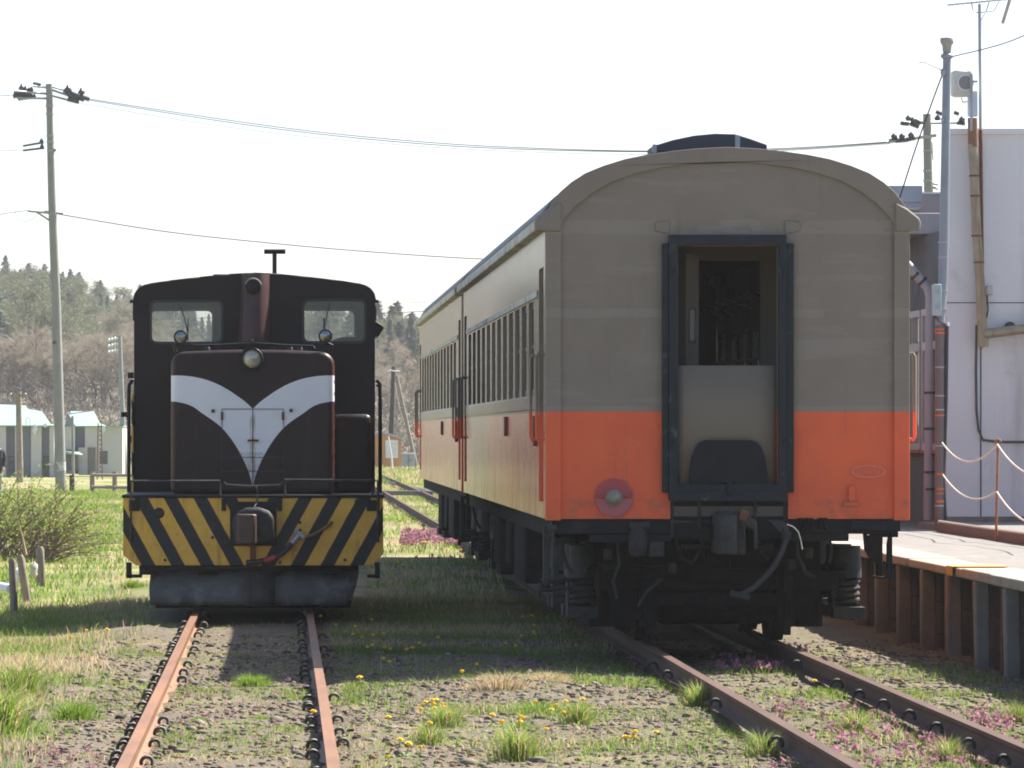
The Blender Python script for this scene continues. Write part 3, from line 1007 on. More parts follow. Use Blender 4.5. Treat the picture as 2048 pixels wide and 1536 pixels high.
# hanging boxes and rods
b = MB()
b.lathe([(0.0, 0), (0.06, 0.015), (0.078, 0.05), (0.08, 0.2), (0.07, 0.215), (0.07, 0.25)], (cx(1278), CY + 0.05, cz(1116)), 'z', 16)
b.box(cx(1259), cx(1299), CY - 0.02, CY + 0.12, cz(1056), cz(1044))
b.build('drain_tank', M['grime'], coach, 0.006)
b = MB()
b.box(cx(1298), cx(1329), CY - 0.02, CY + 0.15, cz(1114), cz(1084))
b.build('junction_box', M['grime'], coach, 0.01)
b = MB()
b.tube([(cx(1205), CY + 0.5, cz(1215)), (cx(1205), CY + 0.5, cz(1140)), (cx(1208), CY + 0.5, cz(1134)), (cx(1425), CY + 0.5, cz(1136)), (cx(1425), CY + 0.5, cz(1100))], 0.02, 8)
b.tube([(cx(1466), CY + 0.3, cz(1100)), (cx(1466), CY + 0.3, cz(1141)), (cx(1508), CY + 0.3, cz(1146))], 0.012, 8)
b.box(cx(1208), cx(1560), CY + 0.8, CY + 0.86, cz(1165), cz(1142))
b.build('brake_rigging', M['under'], coach)
b = MB()
for px in (1600, 1612, 1622, 1640, 1650):
    b.tube([(cx(px), CY + 0.02, cz(1036)), (cx(px + 2), CY + 0.02, cz(1060))], 0.02, 8)
b.build('pipe_end', M['under'], coach)
for pts, r_ in (([(1130, 1062), (1128, 1090), (1136, 1125), (1150, 1150)], .014), ([(1362, 1050), (1358, 1085), (1372, 1120), (1392, 1128), (1405, 1110), (1410, 1085)], .016), ([(1520, 1060), (1528, 1100), (1545, 1120)], .014), ([(1600, 1075), (1604, 1115), (1622, 1150), (1640, 1158)], .016), ([(1665, 1070), (1672, 1100), (1668, 1130)], .012), ([(1240, 1086), (1244, 1130), (1232, 1165), (1240, 1200)], .013), ([(1330, 1160), (1300, 1185), (1282, 1215)], .012)):
    b = MB()
    b.tube([(cx(u), CY + 0.32 + 0.02 * i, cz(w)) for i, (u, w) in enumerate(pts)], r_, 7)
    b.build('brake_pipe', M['grime'], coach)
b = MB()
for px, py in ((1215, 1100), (1345, 1128), (1585, 1120), (1620, 1098)):
    b.box(cx(px), cx(px + 16), CY + 0.4, CY + 0.5, cz(py + 22), cz(py))
b.each('bracket', M['grime'], coach, 0.006)
# steps below the vestibule doors
for side, a, c in ((-1, 1087, 1120), (1, 1722, 1783)):
    b = MB()
    if side < 0:
        b.box(cx(1088), cx(1101), CY + 0.12, CY + 0.2, cz(1172), cz(1052))
        b.box(cx(1104), cx(1109), CY + 0.0, CY + 0.05, cz(1160), cz(1056))
        b.box(cx(1110), cx(1122), CY + 0.3, CY + 0.36, cz(1156), cz(1070))
        b.box(cx(1090), cx(1130), CY + 0.1, CY + 0.4, cz(1160), cz(1152))
        b.box(cx(1097), cx(1113), CY - 0.02, CY + 0.03, cz(1061), cz(1050))
    else:
        b.prism([(cx(u), cz(w)) for u, w in [(1775, 1160), (1775, 1090), (1778, 1072), (1786, 1058), (1787, 1160)]], CY + 0.05, CY + 0.1)
        b.prism([(cx(u), cz(w)) for u, w in [(1732, 1062), (1742, 1072), (1757, 1068), (1764, 1064), (1771, 1062), (1771, 1158), (1759, 1158), (1757, 1125), (1745, 1118), (1735, 1100)]], CY + 0.2, CY + 0.27)
        b.box(cx(1758), cx(1774), CY + 0.05, CY + 0.5, cz(1158), cz(1154))
    b.build('step', M['grime'] if side < 0 else M['under'], coach, 0.005)

def bogie(yc, front):
    bg = MB()
    for s_ in (-1, 1):
        xf = CX + s_ * 1.0
        bg.prism([(yc - 1.75, 0.66), (yc - 1.5, 0.74), (yc - 0.6, 0.66), (yc + 0.6, 0.66), (yc + 1.5, 0.74), (yc + 1.75, 0.66), (yc + 1.6, 0.52), (yc + 0.5, 0.44), (yc - 0.5, 0.44), (yc - 1.6, 0.52)], xf - 0.06, xf + 0.06, 'x')
    bg.box(CX - 1.0, CX + 1.0, yc - 0.25, yc + 0.25, 0.46, 0.86)
    for y in (yc - 1.66, yc + 1.66):
        bg.box(CX - 1.0, CX + 1.0, y - 0.05, y + 0.05, 0.5, 0.66)
    o = bg.build('bogie', M['under'], coach, 0.01)
    for ya in (yc - 1.22, yc + 1.22):
        w = MB()
        w.cyl((CX - 1.0, ya, 0.5), (CX + 1.0, ya, 0.5), 0.07, n=12)
        for s_ in (-1, 1):
            xw = CX - 0.037 + s_ * 0.555
            prof = [(0.0, -0.03), (0.34, -0.03), (0.36, -0.06), (0.43, -0.06), (0.427, 0.04), (0.455, 0.05), (0.455, 0.075), (0.36, 0.075), (0.34, 0.03), (0.0, 0.03)]
            w.lathe([(r, -h * s_) for r, h in prof], (xw, ya, 0.5), 'x', 32, False)
        w.build('wheelset', M['under'], o)
        for s_ in (-1, 1):
            xs_ = CX + s_ * 1.09
            a = MB()
            a.box(xs_ - 0.11, xs_ + 0.11, ya - 0.16, ya + 0.16, 0.36, 0.66)
            a.cyl((xs_, ya - 0.36, 0.86), (xs_, ya - 0.36, 0.6), 0.105, 0.115, 14)
            a.box(xs_ - 0.13, xs_ + 0.13, ya - 0.48, ya - 0.22, 0.265, 0.36)
            a.box(xs_ - 0.105, xs_ + 0.105, ya - 0.3, ya + 0.2, 0.27, 0.36)
            a.cyl((xs_, ya + 0.36, 0.86), (xs_, ya + 0.36, 0.6), 0.105, 0.115, 14)
            a.box(xs_ - 0.13, xs_ + 0.13, ya + 0.22, ya + 0.48, 0.265, 0.36)
            a.tube([(xs_ - 0.12, ya - 0.47, 0.36), (xs_ - 0.12, ya - 0.47, 0.6)], 0.012, 6)
            a.build('axle_box', M['grime'], o, 0.012)
            for yy in (ya - 0.36, ya + 0.36):
                s2 = MB()
                pts = [(xs_ + 0.085 * math.cos(q), yy + 0.085 * math.sin(q), 0.37 + 0.225 * q / (2 * math.pi * 4.5)) for q in np.linspace(0, 2 * math.pi * 4.5, 64)]
                s2.tube(pts, 0.019, 6)
                s2.build('coil_spring', M['grime'], o)
    if front:
        a = MB()
        pts = [(1392, 1226), (1415, 1222), (1440, 1221), (1465, 1226), (1500, 1238), (1540, 1244)]
        a.tube([(cx(u), yc - 1.9, cz(w)) for u, w in pts], 0.022, 8)
        a.box(cx(1300), cx(1580), yc - 1.75, yc - 1.68, cz(1222), cz(1195))
        a.build('brake_beam', M['under'], o, 0.006)
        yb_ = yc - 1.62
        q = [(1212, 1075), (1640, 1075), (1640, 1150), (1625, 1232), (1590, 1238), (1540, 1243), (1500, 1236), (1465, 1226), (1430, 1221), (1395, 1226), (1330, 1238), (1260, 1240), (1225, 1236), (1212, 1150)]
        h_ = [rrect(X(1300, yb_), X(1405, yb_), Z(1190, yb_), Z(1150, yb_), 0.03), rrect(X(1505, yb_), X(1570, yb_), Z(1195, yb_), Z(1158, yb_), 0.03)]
        bev(link('dark_back_plate', plate([(X(u, yb_), Z(w, yb_)) for u, w in q], h_, yb_, yb_ + 0.06), M['under'], o), 0.01)  # added dark plate, stands for the shade behind the rigging
        a = MB()
        a.box(CX - 0.43, CX + 0.43, yc - 1.2, yc + 1.2, 0.2, 0.98)
        a.build('shade_block', M['under'], o, 0.03)  # added low block that darkens the ground between the rails
        a = MB()
        for s_ in (-1, 1):
            xw = CX + s_ * 0.56
            a.box(xw - 0.07, xw + 0.07, yc - 1.76, yc - 1.7, 0.2, 0.75)
            a.box(xw - 0.03, xw + 0.03, yc - 1.95, yc - 1.9, 0.14, 0.7)
            a.box(xw + s_ * 0.12, xw + s_ * 0.3, yc - 1.6, yc - 1.5, 0.2, 0.8)
            a.box(xw + s_ * 0.05, xw + s_ * 0.42, yc - 0.6, yc + 0.6, 0.16, 0.5)  # wide plates added to darken the ground outside the rails
        a.each('hanger_and_shade_plate', M['under'], o, 0.006)
        a = MB()
        for d in (0, 0.07):
            a.cyl((LX + 0.02, yc - 1.62 + d * 0, 0.5 + d), (LX + 0.4, yc - 1.62, 0.52 + d), 0.022, n=8)
        a.cyl((LX + 0.0, yc - 1.62, 0.5), (LX + 0.03, yc - 1.62, 0.5), 0.06, n=12)
        a.build('damper_rod', M['grime'], o)
    return o
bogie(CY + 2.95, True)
bogie(CY + LEN - 2.95, False)
b = MB()
b.box(CX - 0.75, CX + 0.75, CY + 5.2, CY + 5.9, 0.4, 0.98)
b.build('daylight_block', M['under'], coach, 0.03)  # unseen filler, added to stop daylight showing beneath the coach
b = MB()
b.lathe([(0.0, 0), (0.3, 0.02), (0.33, 0.06), (0.33, 1.5), (0.3, 1.54), (0.0, 1.56)], (CX - 0.1, CY + 13.6, 0.62), 'y', 18, False)
b.build('air_tank', M['under'], coach)
b = MB()
for (y0, y1, z0, z1, xo) in ((6.0, 8.2, 0.42, 0.95, 0), (9.0, 10.2, 0.5, 0.95, 0), (11.2, 13.0, 0.45, 0.95, 0)):
    b.box(LX + 0.1, LX + 0.75, CY + y0, CY + y1, z0, z1)
    b.box(RX - 0.75, RX - 0.1, CY + y0, CY + y1, z0, z1)
b.each('battery_box', M['under'], coach, 0.02)

# the second coach, coupled behind
c2 = copy_tree(coach)
c2['label'] = 'second coach of the train, coupled behind the open-ended one, only its long side showing'
c2.location.y += 20.35

# ------------------------------------------------------------------ diesel locomotive
LY = 54.0
def lx(px, Y=LY): return X(px, Y)
def lz(py, Y=LY): return Z(py, Y)
LC = lx(505.5)
loco = thing('diesel_locomotive', 'dark maroon diesel locomotive with white winged emblem, striped buffer beam and snow plough', 'locomotive', (LC, LY, 0))

t = NT('hazard_stripes')
o = t.xyz()
ax = t.math('ABSOLUTE', o[0])
u = t.math('SUBTRACT', ax, t.math('MULTIPLY', t.math('SUBTRACT', o[2], 1.15), 0.547))
u = t.math('ADD', u, t.math('MULTIPLY', t.math('SUBTRACT', t.noise(6, 3), 0.5), 0.012))
ph = t.math('FRACT', t.math('DIVIDE', t.math('ADD', u, 0.293 * 4 - 0.455), 0.293))
k = t.math('LESS_THAN', ph, 0.47)
yel = t.mix(t.ramp(t.noise(4, 6, 0.65), (0.35, 0.0), (0.68, 1.0)), (0.78, 0.48, 0.075), (0.66, 0.37, 0.065))
yel = t.mix(t.ramp(t.noise(11, 7, 0.75), (0.58, 0.0), (0.72, 0.75)), yel, (0.22, 0.09, 0.03))
yel = t.mix(t.ramp(t.noise(8, 6, 0.7, (1, 1, 0.12)), (0.55, 0.0), (0.78, 0.75)), yel, (0.2, 0.095, 0.04))
yel = t.mix(t.ramp(t.noise(30, 5, 0.75), (0.66, 0.0), (0.7, 0.8)), yel, (0.06, 0.045, 0.035))
blk = t.mix(t.ramp(t.noise(10, 6, 0.7), (0.55, 0.0), (0.72, 0.8)), (0.018, 0.022, 0.022), (0.05, 0.055, 0.05))
t.set('Base Color', t.mix(k, yel, blk)).set('Roughness', 0.55).set('Specular IOR Level', 0.3)
t.bump(t.noise(30, 6, 0.6), 0.15, 0.005)
M['hazard'] = t.m

# buffer beam
bo = [(246, 996), (766, 996), (767, 1108), (744, 1131), (272, 1131), (246, 1110)]
beam = bev(link('buffer_beam', plate([(lx(a), lz(c)) for a, c in bo], [], LY, LY + 0.05), M['hazard'], loco), 0.008)
b = MB()
b.box(lx(244), lx(768), LY - 0.015, LY + 0.5, lz(996), lz(990))
b.build('footplate', M['black'], loco, 0.004)
b = MB()
for a, c in ((264, 1065), (283, 1000), (425, 1048), (425, 1075), (450, 1085), (452, 1072), (600, 1045), (600, 1060), (712, 1003), (330, 1120), (690, 1120), (560, 1125)):
    b.cyl((lx(a), LY - 0.012, lz(c)), (lx(a), LY + 0.0, lz(c)), 0.016, n=8)
b.build('rivet', M['grime'], beam)
b = MB()
for a, c in ((448, 452), (560, 564)):
    b.box(lx(a - 5), lx(c), LY - 0.02, LY, lz(1022), lz(997))
for a in (258, 733):
    b.box(lx(a), lx(a + 22), LY - 0.02, LY, lz(1022), lz(1000))
b.each('beam_gusset', M['black'], beam, 0.004)
b = MB()
b.lathe([(0.0, -0.05), (0.03, -0.045), (0.038, -0.02), (0.055, 0.0)], (lx(318), LY, lz(1026)), 'y', 14)
b.build('lamp_stud', M['grime'], beam)

# snow plough: two hollow blades
def blade(xa, xb, xta, xtb, out):
    rows = []
    for k in range(9):
        q = k / 8
        zz = lz(1133) + (lz(1211) - lz(1133)) * q
        dy = 0.20 - 0.52 * q + 0.40 * q * q - 0.12 * q
        row = []
        for i in range(7):
            w = i / 6
            x = (xta + (xtb - xta) * w) * (1 - q) + (xa + (xb - xa) * w) * q
            x += (0.012 * math.sin(math.pi * q) - 0.02 * q ** 6) * ((x - LC) / abs(x - LC) if abs(x - LC) > .6 else 0)
            row.append((x, LY + dy + (0.10 * abs(x - LC)), zz))
        rows.append(row)
    return MB().sheet(rows)
pl = blade(lx(298), lx(506), lx(303), lx(506), 0).build('snow_plough', M['plough'], loco)
sm = pl.modifiers.new('thickness', 'SOLIDIFY'); sm.thickness = 0.02; sm.offset = 1
p2 = blade(lx(506), lx(700), lx(506), lx(720), 0).build('plough_blade', M['plough'], pl)
sm = p2.modifiers.new('thickness', 'SOLIDIFY'); sm.thickness = 0.02; sm.offset = 1
b = MB()
rows = []
for k in range(9):
    q = k / 8
    zz = lz(1134) + (lz(1210) - lz(1134)) * q
    dy = 0.20 - 0.52 * q + 0.40 * q * q - 0.12 * q - 0.035
    rows.append([(lx(507) + 0.0, LY + dy, zz), (lx(550), LY + dy + 0.012, zz)])
st = MB().sheet(rows).build('plough_strap', M['grime'], pl)
sm = st.modifiers.new('thickness', 'SOLIDIFY'); sm.thickness = 0.02; sm.offset = 1
b = MB()
b.box(lx(300), lx(716), LY + 0.05, LY + 0.16, lz(1142), lz(1128))
for a in (278, 395, 520, 640):
    b.box(lx(a), lx(a + 40), LY + 0.06, LY + 0.22, lz(1150), lz(1131))
b.each('plough_bracket', M['black'], loco)

# steps at the beam ends
for a, c, d in ((252, 263, 283), (760, 750, 735)):
    b = MB()
    b.box(lx(a), lx(c), LY + 0.06, LY + 0.12, lz(1157), lz(1125))
    b.box(lx(a), lx(d), LY + 0.06, LY + 0.3, lz(1156), lz(1150))
    b.build('step', M['black'], loco, 0.004)

# hood
HY, HB = LY + 0.75, LY + 3.3
hx0, hx1, hz0, hz1 = X(342, HY), X(669, HY), Z(990, HY), Z(699, HY)
def hood_prof(x0, x1, z0, z1, r=0.14, crown=0.02):
    top = []
    for k in range(7):
        a = R(180 - 90 * k / 6)
        top.append((x0 + r + r * math.cos(a), z1 - crown - r + r * math.sin(a)))
    n = 8
    for k in range(1, n):
        u = k / n
        top.append((x0 + r + (x1 - x0 - 2 * r) * u, z1 - crown + crown * 4 * u * (1 - u)))
    for k in range(7):
        a = R(90 - 90 * k / 6)
        top.append((x1 - r + r * math.cos(a), z1 - crown - r + r * math.sin(a)))
    return [(x0, z0)] + top + [(x1, z0)]
hp = hood_prof(hx0, hx1, hz0, hz1)
b = MB()
b.prism(hp, HY, HB)
hood = bev(b.build('hood', M['loco'], loco), 0.045, 5, 50)
# white winged emblem as a thin painted plate
le = [(342, 751), (367, 751.5), (394, 755), (421, 762.5), (449, 775.5), (476, 793), (492, 805), (505.5, 818)]
lo = [(342, 803), (355, 804), (383, 812), (405, 827), (427, 842), (443, 855), (457, 871), (470.6, 890), (481.6, 909), (489.8, 925.6), (496.6, 942), (501, 956), (505.5, 975)]
W_ = X(669, HY) - X(505.5, HY)
t = NT('hood_paint_with_emblem')
o = t.xyz()
u = t.math('DIVIDE', t.math('ABSOLUTE', t.math('SUBTRACT', o[0], X(505.5, HY) - LC)), W_, True)
zb, zs = Z(990, HY), Z(740, HY) - Z(990, HY)
def curve(pts):
    n = t.n('FloatCurve')
    c = n.mapping.curves[0]
    p = sorted(((505.5 - a) / 163.5, (Z(q, HY) - zb) / zs) for a, q in pts)
    while len(c.points) < len(p): c.points.new(0.5, 0.5)
    for i, (a, q) in enumerate(p): c.points[i].location = (a, q)
    n.mapping.update()
    t.l(u, n.inputs[1])
    return n.outputs[0]
zz = t.math('DIVIDE', t.math('SUBTRACT', o[2], zb), zs)
inside = t.math('MULTIPLY', t.math('LESS_THAN', zz, curve(le)), t.math('GREATER_THAN', zz, curve(lo)))
inside = t.math('MULTIPLY', inside, t.math('LESS_THAN', o[1], 0.75 + 0.5))
dark = t.mix(t.ramp(t.noise(3), (0.3, 0.0), (0.7, 1.0)), (0.03, 0.0145, 0.014), (0.018, 0.0105, 0.0105))
dark = t.mix(t.ramp(t.noise(10, 6, 0.7, (1, 1, 0.06)), (0.55, 0.0), (0.75, 0.6)), dark, (0.05, 0.04, 0.04))
edge = t.math('MULTIPLY', t.math('GREATER_THAN', u, 0.955), t.ramp(t.noise(14, 6, 0.7), (0.3, 0.3), (0.6, 1.0)))
dark = t.mix(edge, dark, (0.10, 0.036, 0.028))
wh = t.mix(t.ramp(t.noise(3), (0.3, 0.0), (0.7, 1.0)), (0.88, 0.88, 0.9), (0.8, 0.81, 0.83))
seam = t.math('MULTIPLY', t.math('LESS_THAN', u, 0.035), t.ramp(t.noise(12, 6, 0.7, (1, 1, 0.3)), (0.45, 0.0), (0.65, 0.8)))
wh = t.mix(seam, wh, (0.42, 0.29, 0.18))
low = t.math('MULTIPLY', t.math('LESS_THAN', o[2], Z(905, HY)), t.ramp(t.noise(16, 6, 0.7), (0.4, 0.0), (0.65, 0.8)))
wh = t.mix(low, wh, (0.4, 0.32, 0.22))
t.set('Base Color', t.mix(inside, dark, wh)).set('Roughness', 0.42).set('Specular IOR Level', 0.25)
t.bump(t.noise(8, 6, 0.6), 0.06, 0.01)
hood.data.materials.clear()
hood.data.materials.append(t.m)
hood.modifiers['bevel'].width = 0.065
b = MB()
M['seam'] = mat('dark_seam', (0.06, 0.045, 0.04), None, 5, 0.7)
ws = 0.006
for a in (443.5, 567):
    b.box(X(a, HY) - ws / 2, X(a, HY) + ws / 2, HY - 0.008, HY, Z(985, HY), Z(818, HY))
b.box(X(505.5, HY) - 0.004, X(505.5, HY) + 0.004, HY - 0.0085, HY, Z(975, HY), Z(819, HY))
b.box(X(443.5, HY), X(567, HY), HY - 0.0082, HY, Z(818.7, HY), Z(817.5, HY))
for c in (914.5, 942):
    b.box(X(440, HY), X(570, HY), HY - 0.0082, HY, Z(c + 0.7, HY), Z(c - 0.5, HY))
b.build('hood_door_seam', M['seam'], hood)
b = MB()
b.box(X(495, HY), X(517, HY), HY - 0.03, HY, Z(883, HY), Z(879, HY))
b.cyl((X(505.5, HY), HY - 0.03, Z(881, HY)), (X(505.5, HY), HY, Z(881, HY)), 0.012, n=8)
b.build('door_handle', M['rust'], hood)
b = MB()
for a, c in ((444, 832), (566, 832)):
    b.box(X(a - 2.5, HY), X(a + 2.5, HY), HY - 0.016, HY, Z(c + 8, HY), Z(c - 8, HY))
for a, c in ((426, 822), (582, 821)):
    b.cyl((X(a, HY), HY - 0.014, Z(c, HY)), (X(a, HY), HY, Z(c, HY)), 0.02, n=10)
b.build('hood_hinge', M['rust'], hood)
b = MB()
for k in range(9):
    b.cyl((hx1, HY + 0.06, Z(760 + k * 24, HY)), (hx1 + 0.012, HY + 0.06, Z(760 + k * 24, HY)), 0.012, n=6)
b.build('rivet', M['loco'], hood)
# headlamp
hl_ = MB()
c0 = (X(504, HY), HY, Z(718, HY))
hl_.lathe([(0.0, 0.02), (0.1, 0.02), (0.112, -0.02), (0.116, -0.14), (0.108, -0.15), (0.098, -0.142), (0.094, -0.12)], c0, 'y', 28, False)
hd = hl_.build('headlight', M['black'], loco)
b = MB().lathe([(0.095, -0.118), (0.08, -0.137), (0.05, -0.152), (0.0, -0.158)], c0, 'y', 28, False)
b.build('lens', M['lamp_glass'], hd)
b = MB()
b.prism([(c0[0] - 0.11, c0[2] + 0.03), (c0[0] - 0.045, c0[2] + 0.145), (c0[0] + 0.045, c0[2] + 0.145), (c0[0] + 0.11, c0[2] + 0.03), (c0[0] + 0.12, c0[2] + 0.02), (c0[0] + 0.05, c0[2] + 0.165), (c0[0] - 0.05, c0[2] + 0.165), (c0[0] - 0.12, c0[2] + 0.02)], HY - 0.13, HY + 0.02)
b.ball((c0[0], HY - 0.06, c0[2] + 0.175), (0.014, 0.014, 0.022), 8, 6)
b.build('lamp_bracket', M['black'], hd)
b = MB()
pts = [(383, 697), (387, 691), (440, 690), (470, 688), (504, 686), (540, 688), (580, 691), (626, 692), (629, 697)]
b.tube([(X(a, HY), HY + 0.1, Z(c, HY)) for a, c in pts], 0.012, 8)
for a in (440, 545, 570):
    b.tube([(X(a, HY), HY + 0.1, Z(690, HY)), (X(a, HY), HY + 0.1, Z(702, HY))], 0.014, 6)
b.build('hood_rail', M['black'], hood)
for a in (412, 580, 600):
    b = MB()
    b.lathe([(0.03, 0), (0.03, 0.05), (0.022, 0.06), (0.022, 0.075), (0.0, 0.08)], (X(a, HY), HY + 0.8, hz1 - 0.02), 'z', 12, False)
    b.build('filler_cap', M['grime'], hood)

# footplate handrails
FYR = LY + 0.03
for pts in ([(262, 1087), (262, 962), (440, 962), (440, 992)], [(570, 992), (570, 960), (745, 961), (745, 992)], [(756, 1085), (756, 961), (745, 961)]):
    b = MB()
    b.tube([(lx(a), LY - 0.03 if c > 995 else (LY - 0.03 if c < 970 else LY - 0.005), lz(c)) for a, c in pts], 0.013, 8)
    b.build('handrail', M['grime'], loco)
b = MB()
b.tube([(lx(448), LY - 0.03, lz(964)), (lx(452), LY - 0.03, lz(970)), (lx(500), LY - 0.03, lz(973)), (lx(560), LY - 0.03, lz(971)), (lx(566), LY - 0.03, lz(963))], 0.013, 8)
b.tube([(lx(512), LY - 0.04, lz(972)), (lx(516), LY - 0.06, lz(985)), (lx(514), LY - 0.1, lz(1005)), (lx(508), LY - 0.2, lz(1014))], 0.008, 6)
b.build('uncoupling_lever', M['grime'], loco)

# knuckle coupler
b = MB()
b.box(lx(460), lx(553), LY - 0.02, LY + 0.02, lz(1092), lz(1003))
cpl = b.build('coupler', M['black'], loco, 0.01)
b = MB()
b.prism([(lx(a), LY + c) for a, c in [(473, -0.48), (477, -0.52), (509, -0.52), (514, -0.48), (513, -0.36), (498, -0.3), (498, 0.0), (474, 0.0)]], lz(1086), lz(1027), 'z')
b.build('knuckle', M['rusty_iron'], cpl, 0.016)
b = MB()
b.prism([(lx(a), lz(c)) for a, c in [(464, 1040), (475, 1025), (492, 1015), (518, 1014), (538, 1021), (548, 1034), (549, 1080), (530, 1086), (470, 1086)]], LY - 0.3, LY - 0.02)
b.build('coupler_head', M['grime'], cpl, 0.035)
b = MB()
b.box(lx(500), lx(511), LY - 0.02, LY, lz(1130), lz(1087))
b.build('coupler_pin', M['rust'], cpl)
# brake hose with its red band
hp_ = [(664, 1043), (655, 1052), (640, 1062), (625, 1070), (608, 1074)]
b = MB()
b.tube([(lx(a), LY - 0.03 - 0.012 * i, lz(c)) for i, (a, c) in enumerate(hp_)], 0.017, 8)
bh = b.build('brake_hose', M['hazard'] if False else mat('mottled_pipe', (0.26, 0.16, 0.06), (0.12, 0.06, 0.03), 12, 0.6), loco)
b = MB()
b.cyl((lx(608), LY - 0.09, lz(1076)), (lx(588), LY - 0.09, lz(1063)), 0.032, n=10)
b.cyl((lx(598), LY - 0.1, lz(1070)), (lx(583), LY - 0.1, lz(1086)), 0.036, 0.03, n=12)
b.cyl((lx(592), LY - 0.1, lz(1063)), (lx(592), LY - 0.16, lz(1060)), 0.012, n=6)
b.build('hose_cock', M['galv'], bh)
b = MB()
hpts = [(584, 1084), (577, 1095), (566, 1105), (552, 1113), (535, 1119), (515, 1124), (492, 1125)]
b.tube([(lx(a), LY - 0.1, lz(c)) for a, c in hpts], 0.028, 10)
b.build('hose', M['rubber'], bh)
b = MB()
b.tube([(lx(a), LY - 0.1, lz(c)) for a, c in [(550, 1113.6), (540, 1117.5), (529, 1120.5)]], 0.031, 10)
b.build('hose_band', M['red_band'], bh)

# cab with rounded shoulders
KY, KB = HB, HB + 2.0
ks = KY
def kx(px): return X(px, KY)
def kz(py): return Z(py, KY)
def cab_prof(grow=0.0):
    pts = [(268, 992), (268, 640), (268, 604), (270, 590), (276, 580), (286, 573), (300, 569), (340, 563), (400, 556), (460, 550), (509, 547.5)]
    m = [(1018 - a, c) for a, c in reversed(pts[:-1])]
    return [(kx(a), kz(c)) for a, c in pts + m]
cp_ = cab_prof()
wl = rrect(kx(303), kx(443), kz(684), kz(604), 0.055)
wr = rrect(kx(608), kx(729), kz(683), kz(602), 0.055)
cab = link('cab', plate(cp_, [wl, wr], KY, KY + 0.05), M['loco'], loco)
rl_ = rrect(kx(293), kx(420), kz(684), kz(613), 0.055)
rr_ = rrect(kx(601), kx(714), kz(684), kz(613), 0.055)
link('rear_wall', plate(cp_, [rl_, rr_], KB - 0.05, KB), M['loco'], cab)
for w, yy, nm in ((wl, KY, 'window'), (wr, KY, 'window'), (rl_, KB - 0.04, 'window'), (rr_, KB - 0.04, 'window')):
    xs_, zs_ = [p[0] for p in w], [p[1] for p in w]
    fr = link(nm, plate(rrect(min(xs_) - 0.022, max(xs_) + 0.022, min(zs_) - 0.022, max(zs_) + 0.022, 0.07), [rrect(min(xs_) + 0.004, max(xs_) - 0.004, min(zs_) + 0.004, max(zs_) - 0.004, 0.055)], yy - 0.012, yy + 0.02), M['rubber'], cab)
    link('pane', plate(rrect(min(xs_) - 0.01, max(xs_) + 0.01, min(zs_) - 0.01, max(zs_) + 0.01, 0.06), [], yy + 0.006, yy + 0.012), M['cab_glass'], fr)
# side walls and roof skin follow the profile
ring = cp_
rows = [[(px, KY + 0.05, pz) for px, pz in ring], [(px, KB - 0.05, pz) for px, pz in ring]]
xsL = ring
skin = MB()
n = len(ring)
# sides with a window opening each
for i in range(n - 1):
    (xa, za), (xb, zb) = ring[i], ring[i + 1]
    if abs(xa - xb) < 0.005 and abs(za - zb) > 0.5:
        continue
    skin.add([(xa, KY + 0.05, za), (xb, KY + 0.05, zb), (xb, KB - 0.05, zb), (xa, KB - 0.05, za)], [(0, 1, 2, 3)], True)
rf = skin.build('cab_roof', M['loco'], cab)
sm = rf.modifiers.new('thickness', 'SOLIDIFY'); sm.thickness = 0.03; sm.offset = 0
for xa, s_ in ((ring[0][0], 1), (ring[-1][0], -1)):
    link('side_wall', plate([(KY + 0.05, kz(992)), (KB - 0.05, kz(992)), (KB - 0.05, kz(640)), (KY + 0.05, kz(640))], [rrect(KY + 0.35, KY + 1.5, kz(700), kz(646), 0.05)], xa, xa + 0.04 * s_, 'x'), M['loco'], cab)
b = MB()
b.box(kx(300), kx(718), KY + 0.25, KY + 0.9, kz(985), kz(700))
b.build('control_desk', M['black'], cab, 0.03)
b = MB()
b.ball((kx(700), KY + 1.2, kz(690)), (0.22, 0.2, 0.11), 16, 10)
b.box(kx(655), kx(728), KY + 1.1, KY + 1.3, kz(740), kz(688))
b.build('driver_seat', M['rubber'], cab)
# exhaust casing with its horn
b = MB()
def ring_(l, f0, f1, r, py, d):
    return [(kx(l), KY, kz(py)), (kx(l), KY - d * 0.5, kz(py)), (kx(f0), KY - d * 0.93, kz(py)), (kx((f0 + f1) / 2), KY - d, kz(py)), (kx(f1), KY - d * 0.94, kz(py)), (kx(f1 + (r - f1) * .45), KY - d * 0.78, kz(py)), (kx(f1 + (r - f1) * .85), KY - d * 0.45, kz(py)), (kx(r), KY - d * 0.15, kz(py)), (kx(r), KY, kz(py))]
rb_ = [ring_(476, 484, 519, 541, 684, 0.36), ring_(479, 486, 519, 541, 640, 0.35), ring_(484, 488, 520, 539, 549, 0.31)]
b.sheet(rb_)
b.add(rb_[0], [tuple(range(9))]); b.add(rb_[-1], [tuple(range(9))])
ex = b.build('exhaust_casing', mat('red_brown_casing', (0.075, 0.028, 0.024), (0.05, 0.024, 0.022), 5, 0.45, dirt=(0.07, 0.06, 0.06), dirt_amt=0.3), loco)
b = MB().lathe([(0.0, -0.075), (0.07, -0.075), (0.082, -0.065), (0.085, 0.06)], (kx(507), KY - 0.3, kz(575)), 'y', 22, False)
hn = b.build('roof_lamp', M['loco'], ex)
b = MB()
b.tube([(kx(507) + 0.085 * math.cos(a), KY - 0.375, kz(575) + 0.085 * math.sin(a)) for a in np.linspace(0.25, math.pi - 0.3, 14)], 0.007, 6)
b.build('lamp_rim', M['lamp_glass'], hn)
